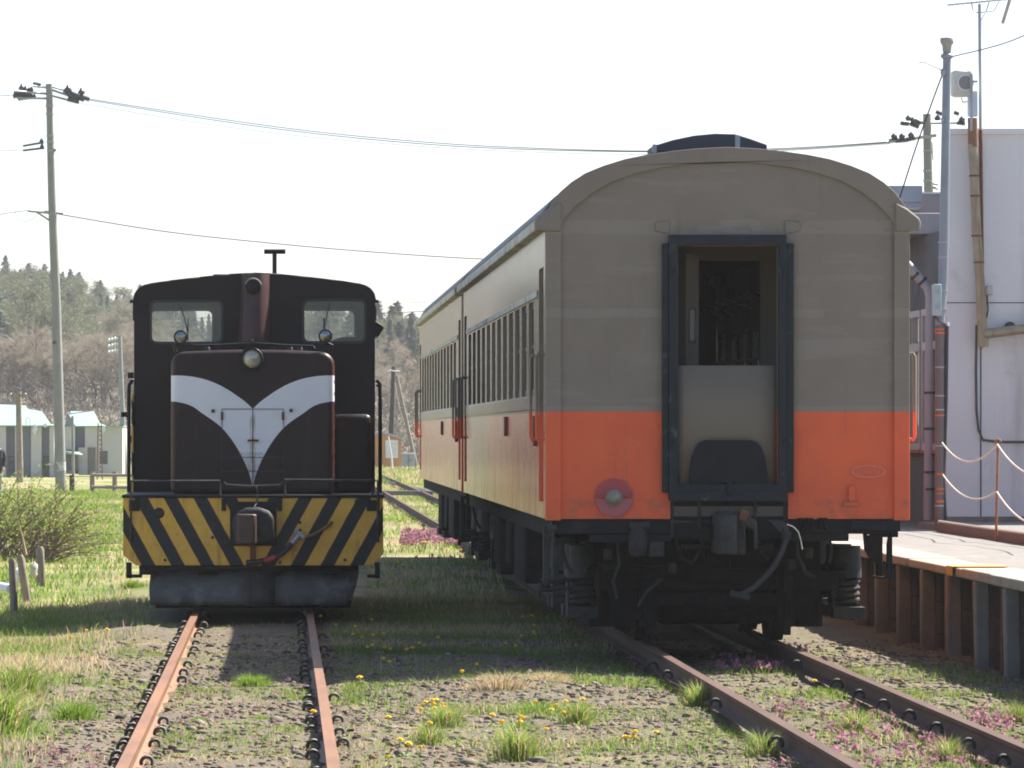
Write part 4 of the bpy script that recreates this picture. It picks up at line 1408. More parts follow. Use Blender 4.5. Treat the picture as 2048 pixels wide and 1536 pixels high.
# roof pipe with its T head
b = MB()
b.cyl((kx(549), KY + 0.35, kz(552)), (kx(549), KY + 0.35, kz(503)), 0.024, n=12)
b.cyl((kx(528), KY + 0.35, kz(501)), (kx(571), KY + 0.35, kz(501)), 0.026, n=12)
b.build('roof_pipe', M['loco'], loco)
b = MB()
b.prism([(kx(425), kz(553)), (kx(427), kz(548)), (kx(540), kz(545.5)), (kx(541), kz(549))], KY + 0.1, KY + 1.2)
b.build('roof_hatch', M['loco'], loco)
# round mirrors
for a, c, bx_ in ((361, 674, 352), (651, 672, 660)):
    b = MB()
    b.lathe([(0.0, 0.035), (0.045, 0.03), (0.066, 0.01), (0.072, -0.008), (0.07, -0.016), (0.056, -0.012)], (X(a, HY), HY + 0.06, Z(c, HY)), 'y', 22, False)
    mr = b.build('mirror', M['black'], loco)
    b = MB().lathe([(0.0, -0.016), (0.03, -0.0145), (0.058, -0.009)], (X(a, HY), HY + 0.06, Z(c, HY)), 'y', 22, False)
    b.build('mirror_glass', M['mirror'], mr)
    b = MB()
    b.tube([(X(bx_, HY), HY + 0.12, Z(704, HY)), (X(bx_ - (5 if a < 500 else -4), HY), HY + 0.1, Z(690, HY)), (X(a, HY), HY + 0.09, Z(684, HY))], 0.016, 8)
    b.build('mirror_arm', M['loco'], mr)
# wipers
for pts in ([(355, 606), (362, 615), (370, 640), (376, 668)], [(660, 604), (658, 612), (652, 640), (648, 665)]):
    b = MB()
    b.tube([(kx(a), KY - 0.025, kz(c)) for a, c in pts], 0.006, 6)
    b.tube([(kx(pts[-1][0]), KY - 0.022, kz(pts[-1][1] - 30)), (kx(pts[-1][0]), KY - 0.022, kz(pts[-1][1] + 14))], 0.007, 6)
    b.build('wiper', M['rubber'], cab)
# tank beside the hood
TY = LY + 2.2
b = MB()
b.box(X(667, TY), X(743, TY), TY, TY + 0.95, Z(990, TY), Z(828, TY))
tk = b.build('side_tank', M['loco'], loco, 0.055)
b = MB()
b.box(X(675, TY), X(705, TY), TY - 0.04, TY, Z(858, TY), Z(855, TY))
b.box(X(700, TY), X(730, TY), TY - 0.05, TY, Z(924, TY), Z(919, TY))
b.box(X(733, TY), X(741, TY), TY - 0.03, TY, Z(955, TY), Z(927, TY))
b.build('grab_step', M['loco'], tk)
# side fittings
b = MB()
b.prism([(kx(748), kz(640)), (kx(764), kz(648)), (kx(770), kz(655)), (kx(764), kz(662)), (kx(758), kz(672)), (kx(748), kz(668))], KY + 0.3, KY + 1.5)
b.build('window_visor', M['loco'], cab, 0.006)
for pts in ([(266, 760), (259, 770), (258, 800), (258, 985)], [(753, 760), (759, 768), (760, 800), (760, 985)]):
    b = MB()
    b.tube([(kx(a), KY - 0.08, kz(c)) for a, c in pts], 0.02, 8)
    b.build('handrail', M['black'], cab)
b = MB()
b.box(kx(256), kx(267), KY - 0.05, KY + 0.08, kz(757), kz(745))
b.box(kx(256), kx(264), KY - 0.09, KY, kz(885), kz(872))
b.box(kx(242), kx(259), KY, KY + 0.1, kz(834), kz(824))
b.cyl((kx(752), KY, kz(771)), (kx(764), KY, kz(771)), 0.012, n=8)
b.box(kx(260), kx(267), KY - 0.05, KY, kz(606), kz(600))
b.box(kx(750), kx(757), KY - 0.05, KY, kz(606), kz(600))
b.build('side_fitting', M['black'], cab)
b = MB()
b.box(kx(263.5), kx(267), KY - 0.1, KY + 0.3, kz(990), kz(790))
b.build('hazard_edge', M['hazard'], cab)
b = MB()
b.box(kx(262), kx(756), LY + 0.5, KB + 0.2, lz(1003), lz(991))
b.build('footplate', mat('grey_footplate', (0.16, 0.165, 0.15), (0.1, 0.1, 0.09), 5, 0.7), loco)
# unseen rear hood, added to lengthen the cast shadow behind the cab
rp_ = hood_prof(X(342, KB), X(669, KB), Z(985, KB), Z(720, KB))
b = MB()
b.prism(rp_, KB + 0.002, KB + 3.2)
b.build('shadow_rear_hood', M['loco'], loco, 0.03)
b = MB()
b.box(kx(262), kx(756), KB + 0.2, KB + 3.6, lz(1003), lz(991))
b.build('rear_footplate', M['black'], loco)
b = MB()
b.box(LC - 0.98, LC + 0.98, LY + 0.42, LY + 4.6, 0.035, 0.4)
b.build('shade_pan', M['under'], loco, 0.01)  # unseen low pan, added to keep the ground beneath black
# running gear
b = MB()
for xx in (LC - 0.9, LC + 0.9):
    b.box(xx - 0.04, xx + 0.04, LY + 0.3, KB + 3.4, 0.35, 1.1)
b.box(LC - 0.9, LC + 0.9, LY + 0.35, LY + 0.45, 0.35, 1.1)
b.build('frame', M['under'], loco)
for ya in (LY + 1.2, LY + 2.6, LY + 4.3, LY + 7.0):
    w = MB()
    w.cyl((LC - 0.7, ya, 0.43), (LC + 0.7, ya, 0.43), 0.07, n=12)
    for s_ in (-1, 1):
        prof = [(0.0, -0.03), (0.36, -0.03), (0.36, -0.06), (0.427, -0.06), (0.425, 0.04), (0.45, 0.05), (0.45, 0.075), (0.0, 0.075)]
        w.lathe([(r, -h * s_) for r, h in prof], (-0.295 + s_ * 0.565, ya, 0.43), 'x', 32, False)
    w.build('wheelset', M['under'], loco)

# ------------------------------------------------------------------ platform
PZ = 0.67
PX = 5.56
t = NT('platform_paving')
c = t.mix(t.ramp(t.noise(3, 6, 0.7), (0.35, 0.0), (0.65, 1.0)), (0.225, 0.217, 0.204), (0.16, 0.156, 0.148))
c = t.mix(t.ramp(t.noise(30, 6, 0.7), (0.5, 0.0), (0.7, 0.6)), c, (0.13, 0.115, 0.105))
c = t.mix(t.ramp(t.noise(1.2, 7, 0.7, (1, 0.4, 1)), (0.6, 0.0), (0.7, 0.5)), c, (0.38, 0.34, 0.3))
t.set('Base Color', c).set('Roughness', 0.9)
t.bump(t.noise(40, 8, 0.7), 0.6, 0.02)
M['paving'] = t.m
M['coping'] = mat('buff_coping_stone', (0.35, 0.315, 0.245), (0.27, 0.25, 0.2), 2.5, 0.8, dirt=(0.22, 0.19, 0.15), dirt_amt=0.35, bump=0.3)
M['yellow'] = mat('yellow_mark', (0.62, 0.38, 0.05), (0.5, 0.32, 0.07), 8, 0.7)
plat = thing('platform', 'low railway platform on concrete posts with buff edge stones and a paved top', 'platform', (PX, 46, 0))
def ptop(x, y):
    return PZ + 0.012 * (vnoise(x, y, 1.2, 6) - 0.5) * np.clip((np.asarray(x) - PX - 0.5) * 3, 0, 1)
me = grid_mesh('paving', np.concatenate([np.arange(PX + 0.42, 8.0, 0.12), [10, 16]]), np.arange(20, 125, 0.5), ptop, None)
link('paving', me, M['paving'], plat)
y = 20.0
while y < 120:
    b = MB()
    L = 1.9
    dx = random.uniform(-0.012, 0.012)
    b.box(PX + dx, PX + 0.45, y, y + L - 0.012, PZ - 0.075, PZ + 0.004 + random.uniform(-0.006, 0.006))
    b.build('edge_stone', M['coping'], plat, 0.014)
    y += L
b = MB()
b.box(PX - 0.016, PX + 0.44, 45.1, 45.5, PZ + 0.006, PZ + 0.013)
b.box(PX - 0.019, PX - 0.015, 45.1, 45.5, PZ - 0.068, PZ + 0.01)
b.build('yellow_mark', M['yellow'], plat)
for k in range(14):
    y = 42.1 - 1.82 * 2 + k * 1.82
    b = MB()
    w = 0.064
    b.prism([(PX + 0.03 - w + random.uniform(-.01, .01) + 0.05, -0.25), (PX + 0.03 + w + 0.05, -0.25), (PX + 0.03 + w + 0.04, PZ - 0.076), (PX + 0.03 - w + 0.04, PZ - 0.076)], y - 0.07, y + 0.07)
    b.build('post', M['conc'], plat, 0.018)
    if k % 2 == 0:
        b = MB()
        b.box(PX + 0.07, PX + 0.11, y + 0.55, y + 0.62, -0.2, PZ - 0.076)
        b.build('rail_stake', M['rust'], plat)
b = MB()
for k in range(3):
    b.box(PX + 0.19, PX + 0.24, 20, 122, -0.25 + 0.28 * k, -0.25 + 0.28 * k + 0.272)
b.build('retaining_board', M['dark_wood'], plat)
b = MB()   # red-brown plank kerb along the back of the paving
b.box(7.38, 7.46, 48, 61.5, PZ - 0.05, 0.775)
M['redwood'] = mat('red_brown_plank', (0.12, 0.06, 0.047), (0.085, 0.045, 0.035), 5, 0.8, bump=0.3)
b.build('plank_kerb', M['redwood'], plat, 0.006)
b = MB()
b.box(7.46, 16, 48, 64, 0.5, 0.74)
b.build('raised_bed', M['paving'], plat)

# ------------------------------------------------------------------ station building
SY = 64.0
st = thing('station_building', 'white rendered station building with a rusty wall flue and flat canopy behind the platform', 'building', (8, SY, 0.67))
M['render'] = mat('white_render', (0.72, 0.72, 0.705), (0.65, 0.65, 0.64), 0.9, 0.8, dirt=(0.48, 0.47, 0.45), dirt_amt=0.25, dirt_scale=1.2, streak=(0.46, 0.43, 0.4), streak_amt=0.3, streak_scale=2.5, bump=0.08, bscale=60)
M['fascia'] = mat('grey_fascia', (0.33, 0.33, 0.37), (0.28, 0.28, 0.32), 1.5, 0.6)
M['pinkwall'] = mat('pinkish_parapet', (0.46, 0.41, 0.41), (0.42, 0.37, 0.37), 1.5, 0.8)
M['shadewall'] = mat('dim_grey_wall', (0.13, 0.13, 0.13), (0.095, 0.095, 0.095), 1.5, 0.8)  # grey darkened to carry the shade under the canopy
M['alu'] = mat('white_window_frame', (0.5, 0.5, 0.5), (0.42, 0.42, 0.42), 4, 0.5)
wx0 = X(1893, SY)
zt = Z(257, SY)
b = MB()
b.box(wx0, 15.0, SY, SY + 0.2, 0.73, zt - 0.07)
b.box(wx0 + 1.2, 15.0, SY + 0.2, SY + 7, zt - 0.35, zt - 0.2)
b.box(14.8, 15.0, SY + 0.2, SY + 7, 0.6, zt - 0.075)
b.box(wx0 + 1.2, 14.8, SY + 6.8, SY + 7, 0.6, zt - 0.35)
wl_ = b.build('wall', M['render'], st)
b = MB()
b.box(X(1896, SY), 15.05, SY - 0.03, SY + 0.24, zt - 0.07, zt)
b.build('coping', M['render'], st, 0.006)
b = MB()   # render joints and plinth line
b.box(wx0 + 0.003, 14.9, SY - 0.004, SY + 0.001, Z(606.5, SY), Z(604.5, SY))
b.box(X(1960, SY), X(1963, SY), SY - 0.004, SY + 0.001, Z(1038, SY), Z(690, SY))
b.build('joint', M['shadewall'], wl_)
b = MB()
b.box(wx0 - 0.0, 14.9, SY - 0.03, SY, 0.7, Z(1033, SY))
b.build('plinth', M['conc'], st, 0.005)
# trackside facade with white framed windows, receding along the platform
fx = wx0
holes = []
for y0 in (SY + 0.55, SY + 2.35, SY + 4.2, SY + 6.0):
    holes.append([(y0, 1.62), (y0 + 1.5, 1.62), (y0 + 1.5, 2.8), (y0, 2.8)])
    holes.append([(y0, 2.9), (y0 + 1.5, 2.9), (y0 + 1.5, 3.22), (y0, 3.22)])
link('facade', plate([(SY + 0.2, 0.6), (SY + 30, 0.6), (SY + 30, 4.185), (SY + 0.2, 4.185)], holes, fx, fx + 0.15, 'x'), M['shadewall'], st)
for y0 in (SY + 0.55, SY + 2.35, SY + 4.2, SY + 6.0):
    fr = link('window', plate([(y0 - .06, 1.58), (y0 + 1.56, 1.58), (y0 + 1.56, 3.28), (y0 - .06, 3.28)], [[(y0 + .03, 1.66), (y0 + .72, 1.66), (y0 + .72, 2.78), (y0 + .03, 2.78)], [(y0 + .79, 1.66), (y0 + 1.47, 1.66), (y0 + 1.47, 2.78), (y0 + .79, 2.78)], [(y0 + .03, 2.88), (y0 + .72, 2.88), (y0 + .72, 3.2), (y0 + .03, 3.2)], [(y0 + .79, 2.88), (y0 + 1.47, 2.88), (y0 + 1.47, 3.2), (y0 + .79, 3.2)]], fx - 0.05, fx + 0.02, 'x'), M['alu'], st)
    b = MB()
    b.box(fx + 0.03, fx + 0.036, y0, y0 + 1.5, 1.6, 3.22)
    b.build('pane', M['glass'], fr)
    b = MB()
    b.box(fx - 0.07, fx + 0.02, y0 - 0.08, y0 + 1.58, 1.54, 1.58)
    b.build('sill', mat('red_sill', (0.3, 0.08, 0.06), None, 4, 0.6) if 'sill' not in M else M['sill'], fr)
b = MB()   # room behind so the windows look into something dim
b.box(fx + 2.5, fx + 2.6, SY + 0.3, SY + 30, 0.6, 4.2)
b.box(fx + 0.15, fx + 2.5, SY + 0.3, SY + 30, 3.6, 3.7)
b.build('inner_wall', M['inside'], st)
CYY = 66.0
b = MB()   # canopy slab and its beam
b.box(X(1700, CYY), 8.3, CYY, CYY + 26, Z(468, CYY), Z(426, CYY))
b.build('canopy', M['fascia'], st, 0.01)
b = MB()
b.box(X(1700, 68), X(1839, 68), 68, 68.3, Z(500, 68), Z(469.5, 68))
b.build('canopy_beam', M['fascia'], st)
b = MB()
b.box(X(1700, 67.9), X(1839, 67.9), 67.85, 68.0, Z(503, 68), Z(499, 68))
b.build('white_beam_edge', M['porcelain'], st)  # white bottom edge of the canopy beam, plain colour
b = MB()
b.box(X(1700, 71), fx + 4, 71, 71.25, Z(428, 71), Z(388, 71))
pw = b.build('parapet', M['pinkwall'], st)
b = MB()
b.box(X(1700, 71), fx + 4, 70.95, 71.3, Z(388, 71), Z(384.5, 71))
b.build('parapet_cap', M['porcelain'], pw)
b = MB()
b.box(X(1600, 70.3), X(1845, 70.3), 70.3, 70.9, Z(404, 70.3), Z(371, 70.3))
b.box(X(1600, 70.3), X(1844, 70.3), 70.34, 70.9, Z(416, 70.3), Z(404, 70.3))
b.build('roof_box', M['fascia'], st, 0.006)
b = MB()   # things fixed under the canopy
b.lathe([(0.0, -0.12), (0.1, -0.11), (0.17, -0.03), (0.18, 0.05), (0.1, 0.09)], (X(1872, 66.6), 66.6, Z(540, 66.6)), 'y', 16)
b.build('platform_lamp', M['alu'], st)
b = MB()
b.lathe([(0.05, 0.1), (0.06, 0.0), (0.11, -0.12), (0.0, -0.13)], (X(1842, 67), 67, Z(578, 67)), 'y', 14)
b.build('horn', M['fascia'], st)
b = MB()
b.tube([P(1818, 540, 67.5), P(1830, 535, 67.5), P(1840, 520, 67.5), P(1858, 515, 67.5)], 0.02, 6)
b.tube([P(1852, 505, 67.3), P(1857, 560, 67.3)], 0.02, 6)
b.build('cable', M['wire'], st)
# white drainpipe
M['pvc'] = mat('grey_white_downpipe', (0.42, 0.42, 0.45), (0.37, 0.37, 0.4), 2, 0.45)
b = MB()
b.tube([P(1780, 500, 65), P(1812, 528, 65), P(1845, 562, 65), P(1856, 575, 65), P(1861, 592, 65), P(1861, 640, 65), P(1857, 1040, 65)], 0.062, 12)
dp = b.build('drainpipe', M['pvc'], st)
b = MB()
for py in (560, 548):
    b.cyl(P(1843 if py == 560 else 1829, py, 65), P(1847 if py == 560 else 1833, py + 4, 65), 0.068, n=12)
for py in (783, 855, 942, 976):
    b.cyl(P(1859.5, py, 65), P(1859.5, py + 5, 65), 0.071, n=12)
b.build('pipe_clip', M['wire'], dp)
# flue on the white wall
FYY = SY - 0.16
M['flue'] = mat('stained_flue_pipe', (0.40, 0.36, 0.24), (0.27, 0.22, 0.16), 4, 0.5, 0.4, streak=(0.2, 0.1, 0.05), streak_amt=0.6, streak_scale=9)
M['flue_rust'] = mat('rusted_flue', (0.3, 0.15, 0.08), (0.2, 0.1, 0.06), 7, 0.6, 0.2, streak=(0.12, 0.06, 0.04), streak_amt=0.5, streak_scale=12)
b = MB()
b.tube([P(1945, 288, FYY), P(1949, 345, FYY), P(1953, 460, FYY), P(1960, 560, FYY), P(1966, 690, FYY)], 0.055, 14)
fl = b.build('flue_pipe', M['flue'], st)
b = MB()
b.tube([P(1945, 236, FYY), P(1946, 288, FYY), P(1947, 294, FYY)], 0.057, 14)
b.build('rusted_section', M['flue_rust'], fl)
b = MB()
c0, c1 = P(1945, 233, FYY), P(1945, 182, FYY)
b.box(c0[0] - 0.055, c0[0] + 0.055, FYY - 0.06, FYY + 0.06, c0[2], c1[2])
cpb = b.build('flue_cap', mat('pale_zinc_cap', (0.55, 0.6, 0.66), None, 3, 0.35, 0.5), fl, 0.008)
b = MB()
b.tube([P(1968, 668, FYY - .03), P(2048, 658, FYY - .06), P(2500, 620, FYY - .1)], 0.058, 14)
b.cyl(P(1966, 660, FYY), P(1966, 694, FYY), 0.066, n=14)
b.cyl(P(1962, 690, FYY), P(1967, 692, FYY), 0.03, n=8)
b.build('flue_branch', M['flue'], fl)
b = MB()
for px, py in ((1949, 350), (1951, 390), (1953, 470), (1958, 523)):
    b.cyl(P(px, py, FYY), P(px, py + 3.5, FYY), 0.062, n=14)
b.build('flue_clamp', M['rust'], fl)
b = MB()
b.tube([P(1953, 650, SY - .02), P(1952, 740, SY - .02), P(1953, 820, SY - .02), P(1957, 860, SY - .02), P(1966, 880, SY - .02), P(2000, 884, SY - .02), P(2500, 884, SY - .02)], 0.014, 6)
b.tube([P(1974, 590, SY - .02), P(1976, 620, SY - .02), P(1973, 636, SY - .02), P(1967, 632, SY - .02)], 0.01, 6)
b.build('wall_cable', M['wire'], st)
b = MB()
b.box(X(1971, SY), X(1984, SY), SY - 0.07, SY, Z(590, SY), Z(572, SY))
b.build('socket_box', M['alu'], st, 0.01)
b = MB()
b.cyl(P(2020, 655, SY - .1), P(2020, 655, SY), 0.07, n=14)
b.build('vent_hole', M['wire'], st)

# antenna mast on the wall
an = thing('antenna_mast', 'thin rusting roof antenna mast with comb-shaped aerial, in front of the white wall', 'antenna', P(1962, 500, SY - 0.06))
b = MB()
b.tube([P(1959, 8, SY - .1), P(1961, 260, SY - .1)], 0.019, 8)
b.build('mast', M['galv'], an)
b = MB()
b.tube([P(1961, 260, SY - .1), P(1964, 500, SY - .08), P(1966, 660, SY - .08)], 0.021, 8)
b.build('lower_mast', M['rust'], an)
b = MB()
b.tube([P(1895, 10, SY - .1), P(2020, -2, SY - .1)], 0.01, 6)
for k in range(12):
    px = 1898 + k * 10.5
    q = P(px, 10 - k * 1.0, SY - .1)
    b.tube([(q[0], q[1] - 0.16, q[2]), (q[0], q[1] + 0.16, q[2])], 0.005, 5)
b.tube([P(2021, -4, SY - .4), P(2006, 45, SY + .1)], 0.022, 6)
b.tube([P(1943, 6, SY - .1), P(1946, 20, SY - .1), P(1955, 25, SY - .1), P(1972, 24, SY - .1), P(1978, 5, SY - .1)], 0.008, 6)
b.tube([P(1972, 24, SY - .1), P(1988, 22, SY - .1), P(1998, 3, SY - .1)], 0.006, 6)
b.tube([P(1970, 27, SY - .1), P(1962, 40, SY - .1), P(1962, 75, SY - .1)], 0.006, 6)
b.build('aerial', M['galv'], an)
# loudspeaker
ls = thing('loudspeaker', 'off-white square loudspeaker with round grille above the roof edge', 'loudspeaker', P(1920, 200, SY - .2))
b = MB()
x0, x1 = X(1902, SY), X(1938, SY)
b.prism([(X(1901, SY), Z(144, SY)), (X(1938, SY), Z(146, SY)), (X(1938, SY), Z(195, SY)), (X(1907, SY), Z(196, SY)), (X(1901, SY), Z(192, SY))], SY - 0.32, SY - 0.02)
b.build('casing', mat('cream_plastic', (0.68, 0.67, 0.58), None, 3, 0.5), ls, 0.015)
c0 = (X(1924, SY), SY - 0.32, Z(169, SY))
b = MB().lathe([(0.098, -0.02), (0.082, -0.025), (0.08, 0.01)], c0, 'y', 28, False)
b.build('ring', M['porcelain'], ls)
b = MB()
b.lathe([(0.0, -0.006), (0.08, -0.006)], c0, 'y', 24, False)
g_ = b.build('grille', mat('brown_grille', (0.14, 0.12, 0.09), (0.3, 0.28, 0.22), 60, 0.6), ls)
b = MB()
for k in range(-6, 7):
    h = math.sqrt(max(0.001, 0.08 ** 2 - (k * 0.0125) ** 2))
    b.tube([(c0[0] + k * 0.0125, c0[1] - 0.012, c0[2] - h), (c0[0] + k * 0.0125, c0[1] - 0.012, c0[2] + h)], 0.0025, 4)
    b.tube([(c0[0] - h, c0[1] - 0.014, c0[2] + k * 0.0125), (c0[0] + h, c0[1] - 0.014, c0[2] + k * 0.0125)], 0.0025, 4)
b.build('grille_bar', M['alu'], g_)
b = MB()
b.box(X(1933, SY), X(1938, SY), SY - 0.36, SY - 0.33, Z(265, SY), Z(152, SY))
b.box(X(1931, SY), X(1947, SY), SY - 0.37, SY - 0.34, Z(169, SY), Z(165, SY))
b.tube([P(1923, 196, SY - .2), P(1926, 205, SY - .2), P(1934, 203, SY - .3)], 0.008, 6)
b.build('bracket', M['galv'], ls)

# tall pipe pole with straps, box and conduit
PY_ = 62.0
M['pole_pipe'] = mat('grey_blue_pole', (0.27, 0.30, 0.33), (0.22, 0.25, 0.28), 3, 0.4, 0.1)
M['pole_low'] = mat('brown_grey_pole', (0.16, 0.13, 0.13), (0.13, 0.105, 0.105), 3, 0.45, 0.1)
pp = thing('pipe_pole', 'tall grey pipe pole with a flanged cap and orange taped bands on the platform', 'pole', P(1879, 1062, PY_))
b = MB()
b.tube([P(1879.5, 650, PY_), P(1886, 560, PY_), P(1888, 480, PY_), P(1894, 120, PY_), P(1894, 86, PY_)], [0.054, 0.054, 0.054, 0.047, 0.046], 16)
b.build('upper_pole', M['pole_pipe'], pp)
b = MB()
b.tube([P(1879, 1062, PY_), P(1880, 650, PY_)], 0.056, 16)
b.build('lower_pole', M['pole_low'], pp)
b = MB()
q = P(1894, 96, PY_)
b.lathe([(0.05, -0.04), (0.055, 0.03), (0.075, 0.055), (0.08, 0.1), (0.07, 0.115), (0.0, 0.118)], q, 'z', 20)
b.build('pole_cap', mat('stone_cap', (0.4, 0.37, 0.32), None, 5, 0.7), pp)
b = MB()
q = P(1894, 114, PY_)
b.lathe([(0.05, -0.02), (0.075, 0.0), (0.07, 0.03), (0.05, 0.035)], q, 'z', 14)
b.ball(P(1886, 145, PY_ - .05), (0.03, 0.03, 0.05), 8, 6)
b.ball(P(1885, 240, PY_ - .05), (0.02, 0.03, 0.03), 8, 6)
b.each('wire_clamp', M['galv'], pp)
b = MB()
b.box(X(1862, PY_), X(1880, PY_), PY_ - 0.16, PY_ - 0.06, Z(632, PY_), Z(569, PY_))
bx_ = b.build('switch_box', mat('pale_green_box', (0.38, 0.47, 0.48), (0.33, 0.42, 0.43), 3, 0.5), pp, 0.008)
b = MB()
for py in (583, 613):
    b.box(X(1870, PY_), X(1875, PY_), PY_ - 0.175, PY_ - 0.16, Z(py + 5, PY_), Z(py - 3, PY_))
b.build('latch', M['galv'], bx_)
b = MB()
for px, py in ((1887, 483), (1887, 513), (1885, 580), (1884, 617), (1880, 733), (1880, 790), (1880, 818), (1879.5, 890), (1879.5, 1010)):
    b.cyl(P(px, py, PY_), P(px, py + 3, PY_), 0.06, n=14)
b.build('strap', M['galv'], pp)
M['tape'] = mat('orange_tape', (0.75, 0.16, 0.05), None, 5, 0.5)
b = MB()
for py, h in ((657, 3), (664, 4), (829, 3), (946, 4), (976, 4), (985, 3), (1000, 5)):
    b.cyl(P(1880, py, PY_), P(1880, py + h, PY_), 0.0595, n=14)
b.build('tape_band', M['tape'], pp)
b = MB()
b.tube([P(1894, 648, PY_ - .02), P(1892, 800, PY_ - .02), P(1889, 900, PY_ - .02), P(1886, 960, PY_ - .02), P(1889, 1010, PY_ - .02), P(1892, 1064, PY_ - .02)], 0.022, 8)
b.tube([P(1870, 632, PY_ - .1), P(1878, 642, PY_ - .1), P(1893, 650, PY_ - .05)], 0.012, 6)
cd = b.build('conduit', M['rubber'], pp)
b = MB()
b.cyl(P(1894, 644, PY_ - .02), P(1894, 652, PY_ - .02), 0.025, n=8)
b.build('conduit_end', M['porcelain'], cd)

# rope barrier
RY = 56.0
M['rope'] = mat('pale_rope', (0.55, 0.52, 0.45), (0.45, 0.42, 0.36), 20, 0.9)
rp = thing('rope_post', 'thin rust-stained post with a curled top holding two sagging ropes', 'barrier post', P(1992, 1083, RY))
b = MB()
b.tube([P(1992, 1083, RY), P(1994, 985, RY), P(1996, 890, RY)], 0.014, 8)
b.tube([P(1996 + 5 * math.sin(a), 882 - 5 * math.cos(a) + 2, RY) for a in np.linspace(-2.6, 2.4, 12)], 0.011, 8)
b.build('stake', mat('orange_rusty_stake', (0.36, 0.17, 0.06), (0.2, 0.08, 0.05), 9, 0.7), rp)
p0, p1 = Vector(P(1884, 885, PY_ - .06)), Vector(P(1994, 888, RY))
p2 = Vector((7.33, 50.0, p1.z - 0.0))
q0, q1 = Vector(P(1886, 950, PY_ - .06)), Vector(P(1993, 983, RY))
q2 = Vector((7.33, 50.0, q1.z + 0.02))
for a, c, d, lab in ((p0, p1, 0.2, 'upper pale rope sagging between the grey pole and the rusty stake'), (q0, q1, 0.16, 'lower pale rope sagging between the grey pole and the rusty stake'), (p1, p2, 0.3, 'upper rope running on from the rusty stake out of view'), (q1, q2, 0.3, 'lower rope running on from the rusty stake out of view')):
    b = MB()
    b.tube(sag(a, c, d), 0.010, 6)
    tag(b.build('barrier_rope', M['rope'], None, 0, loc=a), lab, 'rope', 'ropes of the platform barrier')
b = MB()
b.tube([(7.40, 61.4, 0.79), (7.40, 57, 0.785), (7.40, 53, 0.787), (7.40, 48, 0.785)], 0.016, 6)
tag(b.build('ground_hose', M['rope'], None, 0, loc=(7.4, 55, 0.78)), 'pale hose lying along the red-brown plank kerb', 'hose')

# ------------------------------------------------------------------ poles and wires
def insulator(m, a, c, r=0.06):
    """a dark strain insulator from a to c"""
    a, c = Vector(a), Vector(c)
    n = 7
    pts = [a.lerp(c, k / (n * 2)) for k in range(n * 2 + 1)]
    m.tube(pts, [r * (0.5 if k % 2 == 0 else 1.0) for k in range(n * 2 + 1)], 8)

UY = 171.5
up = thing('utility_pole', 'tall tapering concrete power pole with dark insulators on top and white bands near its foot', 'utility pole', P(122, 987, UY))
b = MB()
b.tube([P(122, 990, UY), P(112, 600, UY), P(104, 400, UY), P(98, 168, UY)], [0.175, 0.145, 0.125, 0.1], 18)
b.build('pole', M['pole_conc'], up)
b = MB()
for k in range(5):
    a0 = R(200 + k * 30)
    q = P(120.5, 925, UY)
b.tube([P(120.6, 924, UY), P(121, 942, UY)], [0.172, 0.173], 18, False)
bd = b.build('band', mat('striped_band', (0.7, 0.7, 0.7), (0.2, 0.22, 0.25), 16, 0.6), up)
b = MB()
for pts in ((98, 188, 28, 182), (98, 197, 34, 196), (100, 176, 66, 172), (98, 178, 168, 202), (98, 190, 158, 206), (99, 172, 150, 186)):
    b.tube([P(pts[0], pts[1], UY), P(pts[2], pts[3], UY + (pts[2] - 98) * 0.004)], 0.035, 6)
b.tube([P(56, 421, UY), P(108, 426, UY), P(126, 425, UY)], 0.05, 6)
b.tube([P(73, 424, UY), P(101, 442, UY)], 0.03, 6)
b.each('crossarm', M['galv'], up)
b = MB()
for a in ((28, 188, 66, 178), (26, 192, 64, 190), (36, 197, 72, 192), (66, 168, 82, 171), (140, 184, 168, 199), (128, 180, 156, 204), (135, 198, 158, 203), (160, 192, 179, 199)):
    insulator(b, P(a[0], a[1], UY), P(a[2], a[3], UY), 0.1)
for a in ((44, 176), (52, 180), (136, 178), (163, 184), (42, 190)):
    q = P(a[0], a[1], UY)
    b.lathe([(0.0, -0.1), (0.09, -0.06), (0.12, 0.0), (0.07, 0.05), (0.04, 0.12), (0.0, 0.14)], q, 'z', 10)
b.each('insulator', M['insul'], up)
b = MB()
for py in (210, 226, 270, 282, 300):
    x = 98 + (py - 168) * 0.026
    b.cyl(P(x, py, UY), P(x, py + 3, UY), 0.13, n=14)
    b.box(X(x - 7, UY), X(x - 4, UY), UY - 0.1, UY, Z(py + 5, UY), Z(py, UY))
b.build('pole_strap', M['galv'], up)
b = MB()
for a in ((46, 292, 86, 285), (46, 301, 87, 296)):
    b.tube([P(a[0], a[1], UY), P(a[2], a[3], UY)], 0.035, 6)
    b.lathe([(0.0, -0.06), (0.08, -0.05), (0.06, 0.05), (0.02, 0.12)], P(a[2] - 3, a[3] - 1, UY), 'z', 8)
b.box(X(108, UY), X(112, UY), UY - .1, UY, Z(303, UY), Z(298, UY))
b.tube([P(105, 686, UY - .17), P(112, 684, UY - .17)], 0.04, 6)
b.build('service_bracket', M['insul'], up)

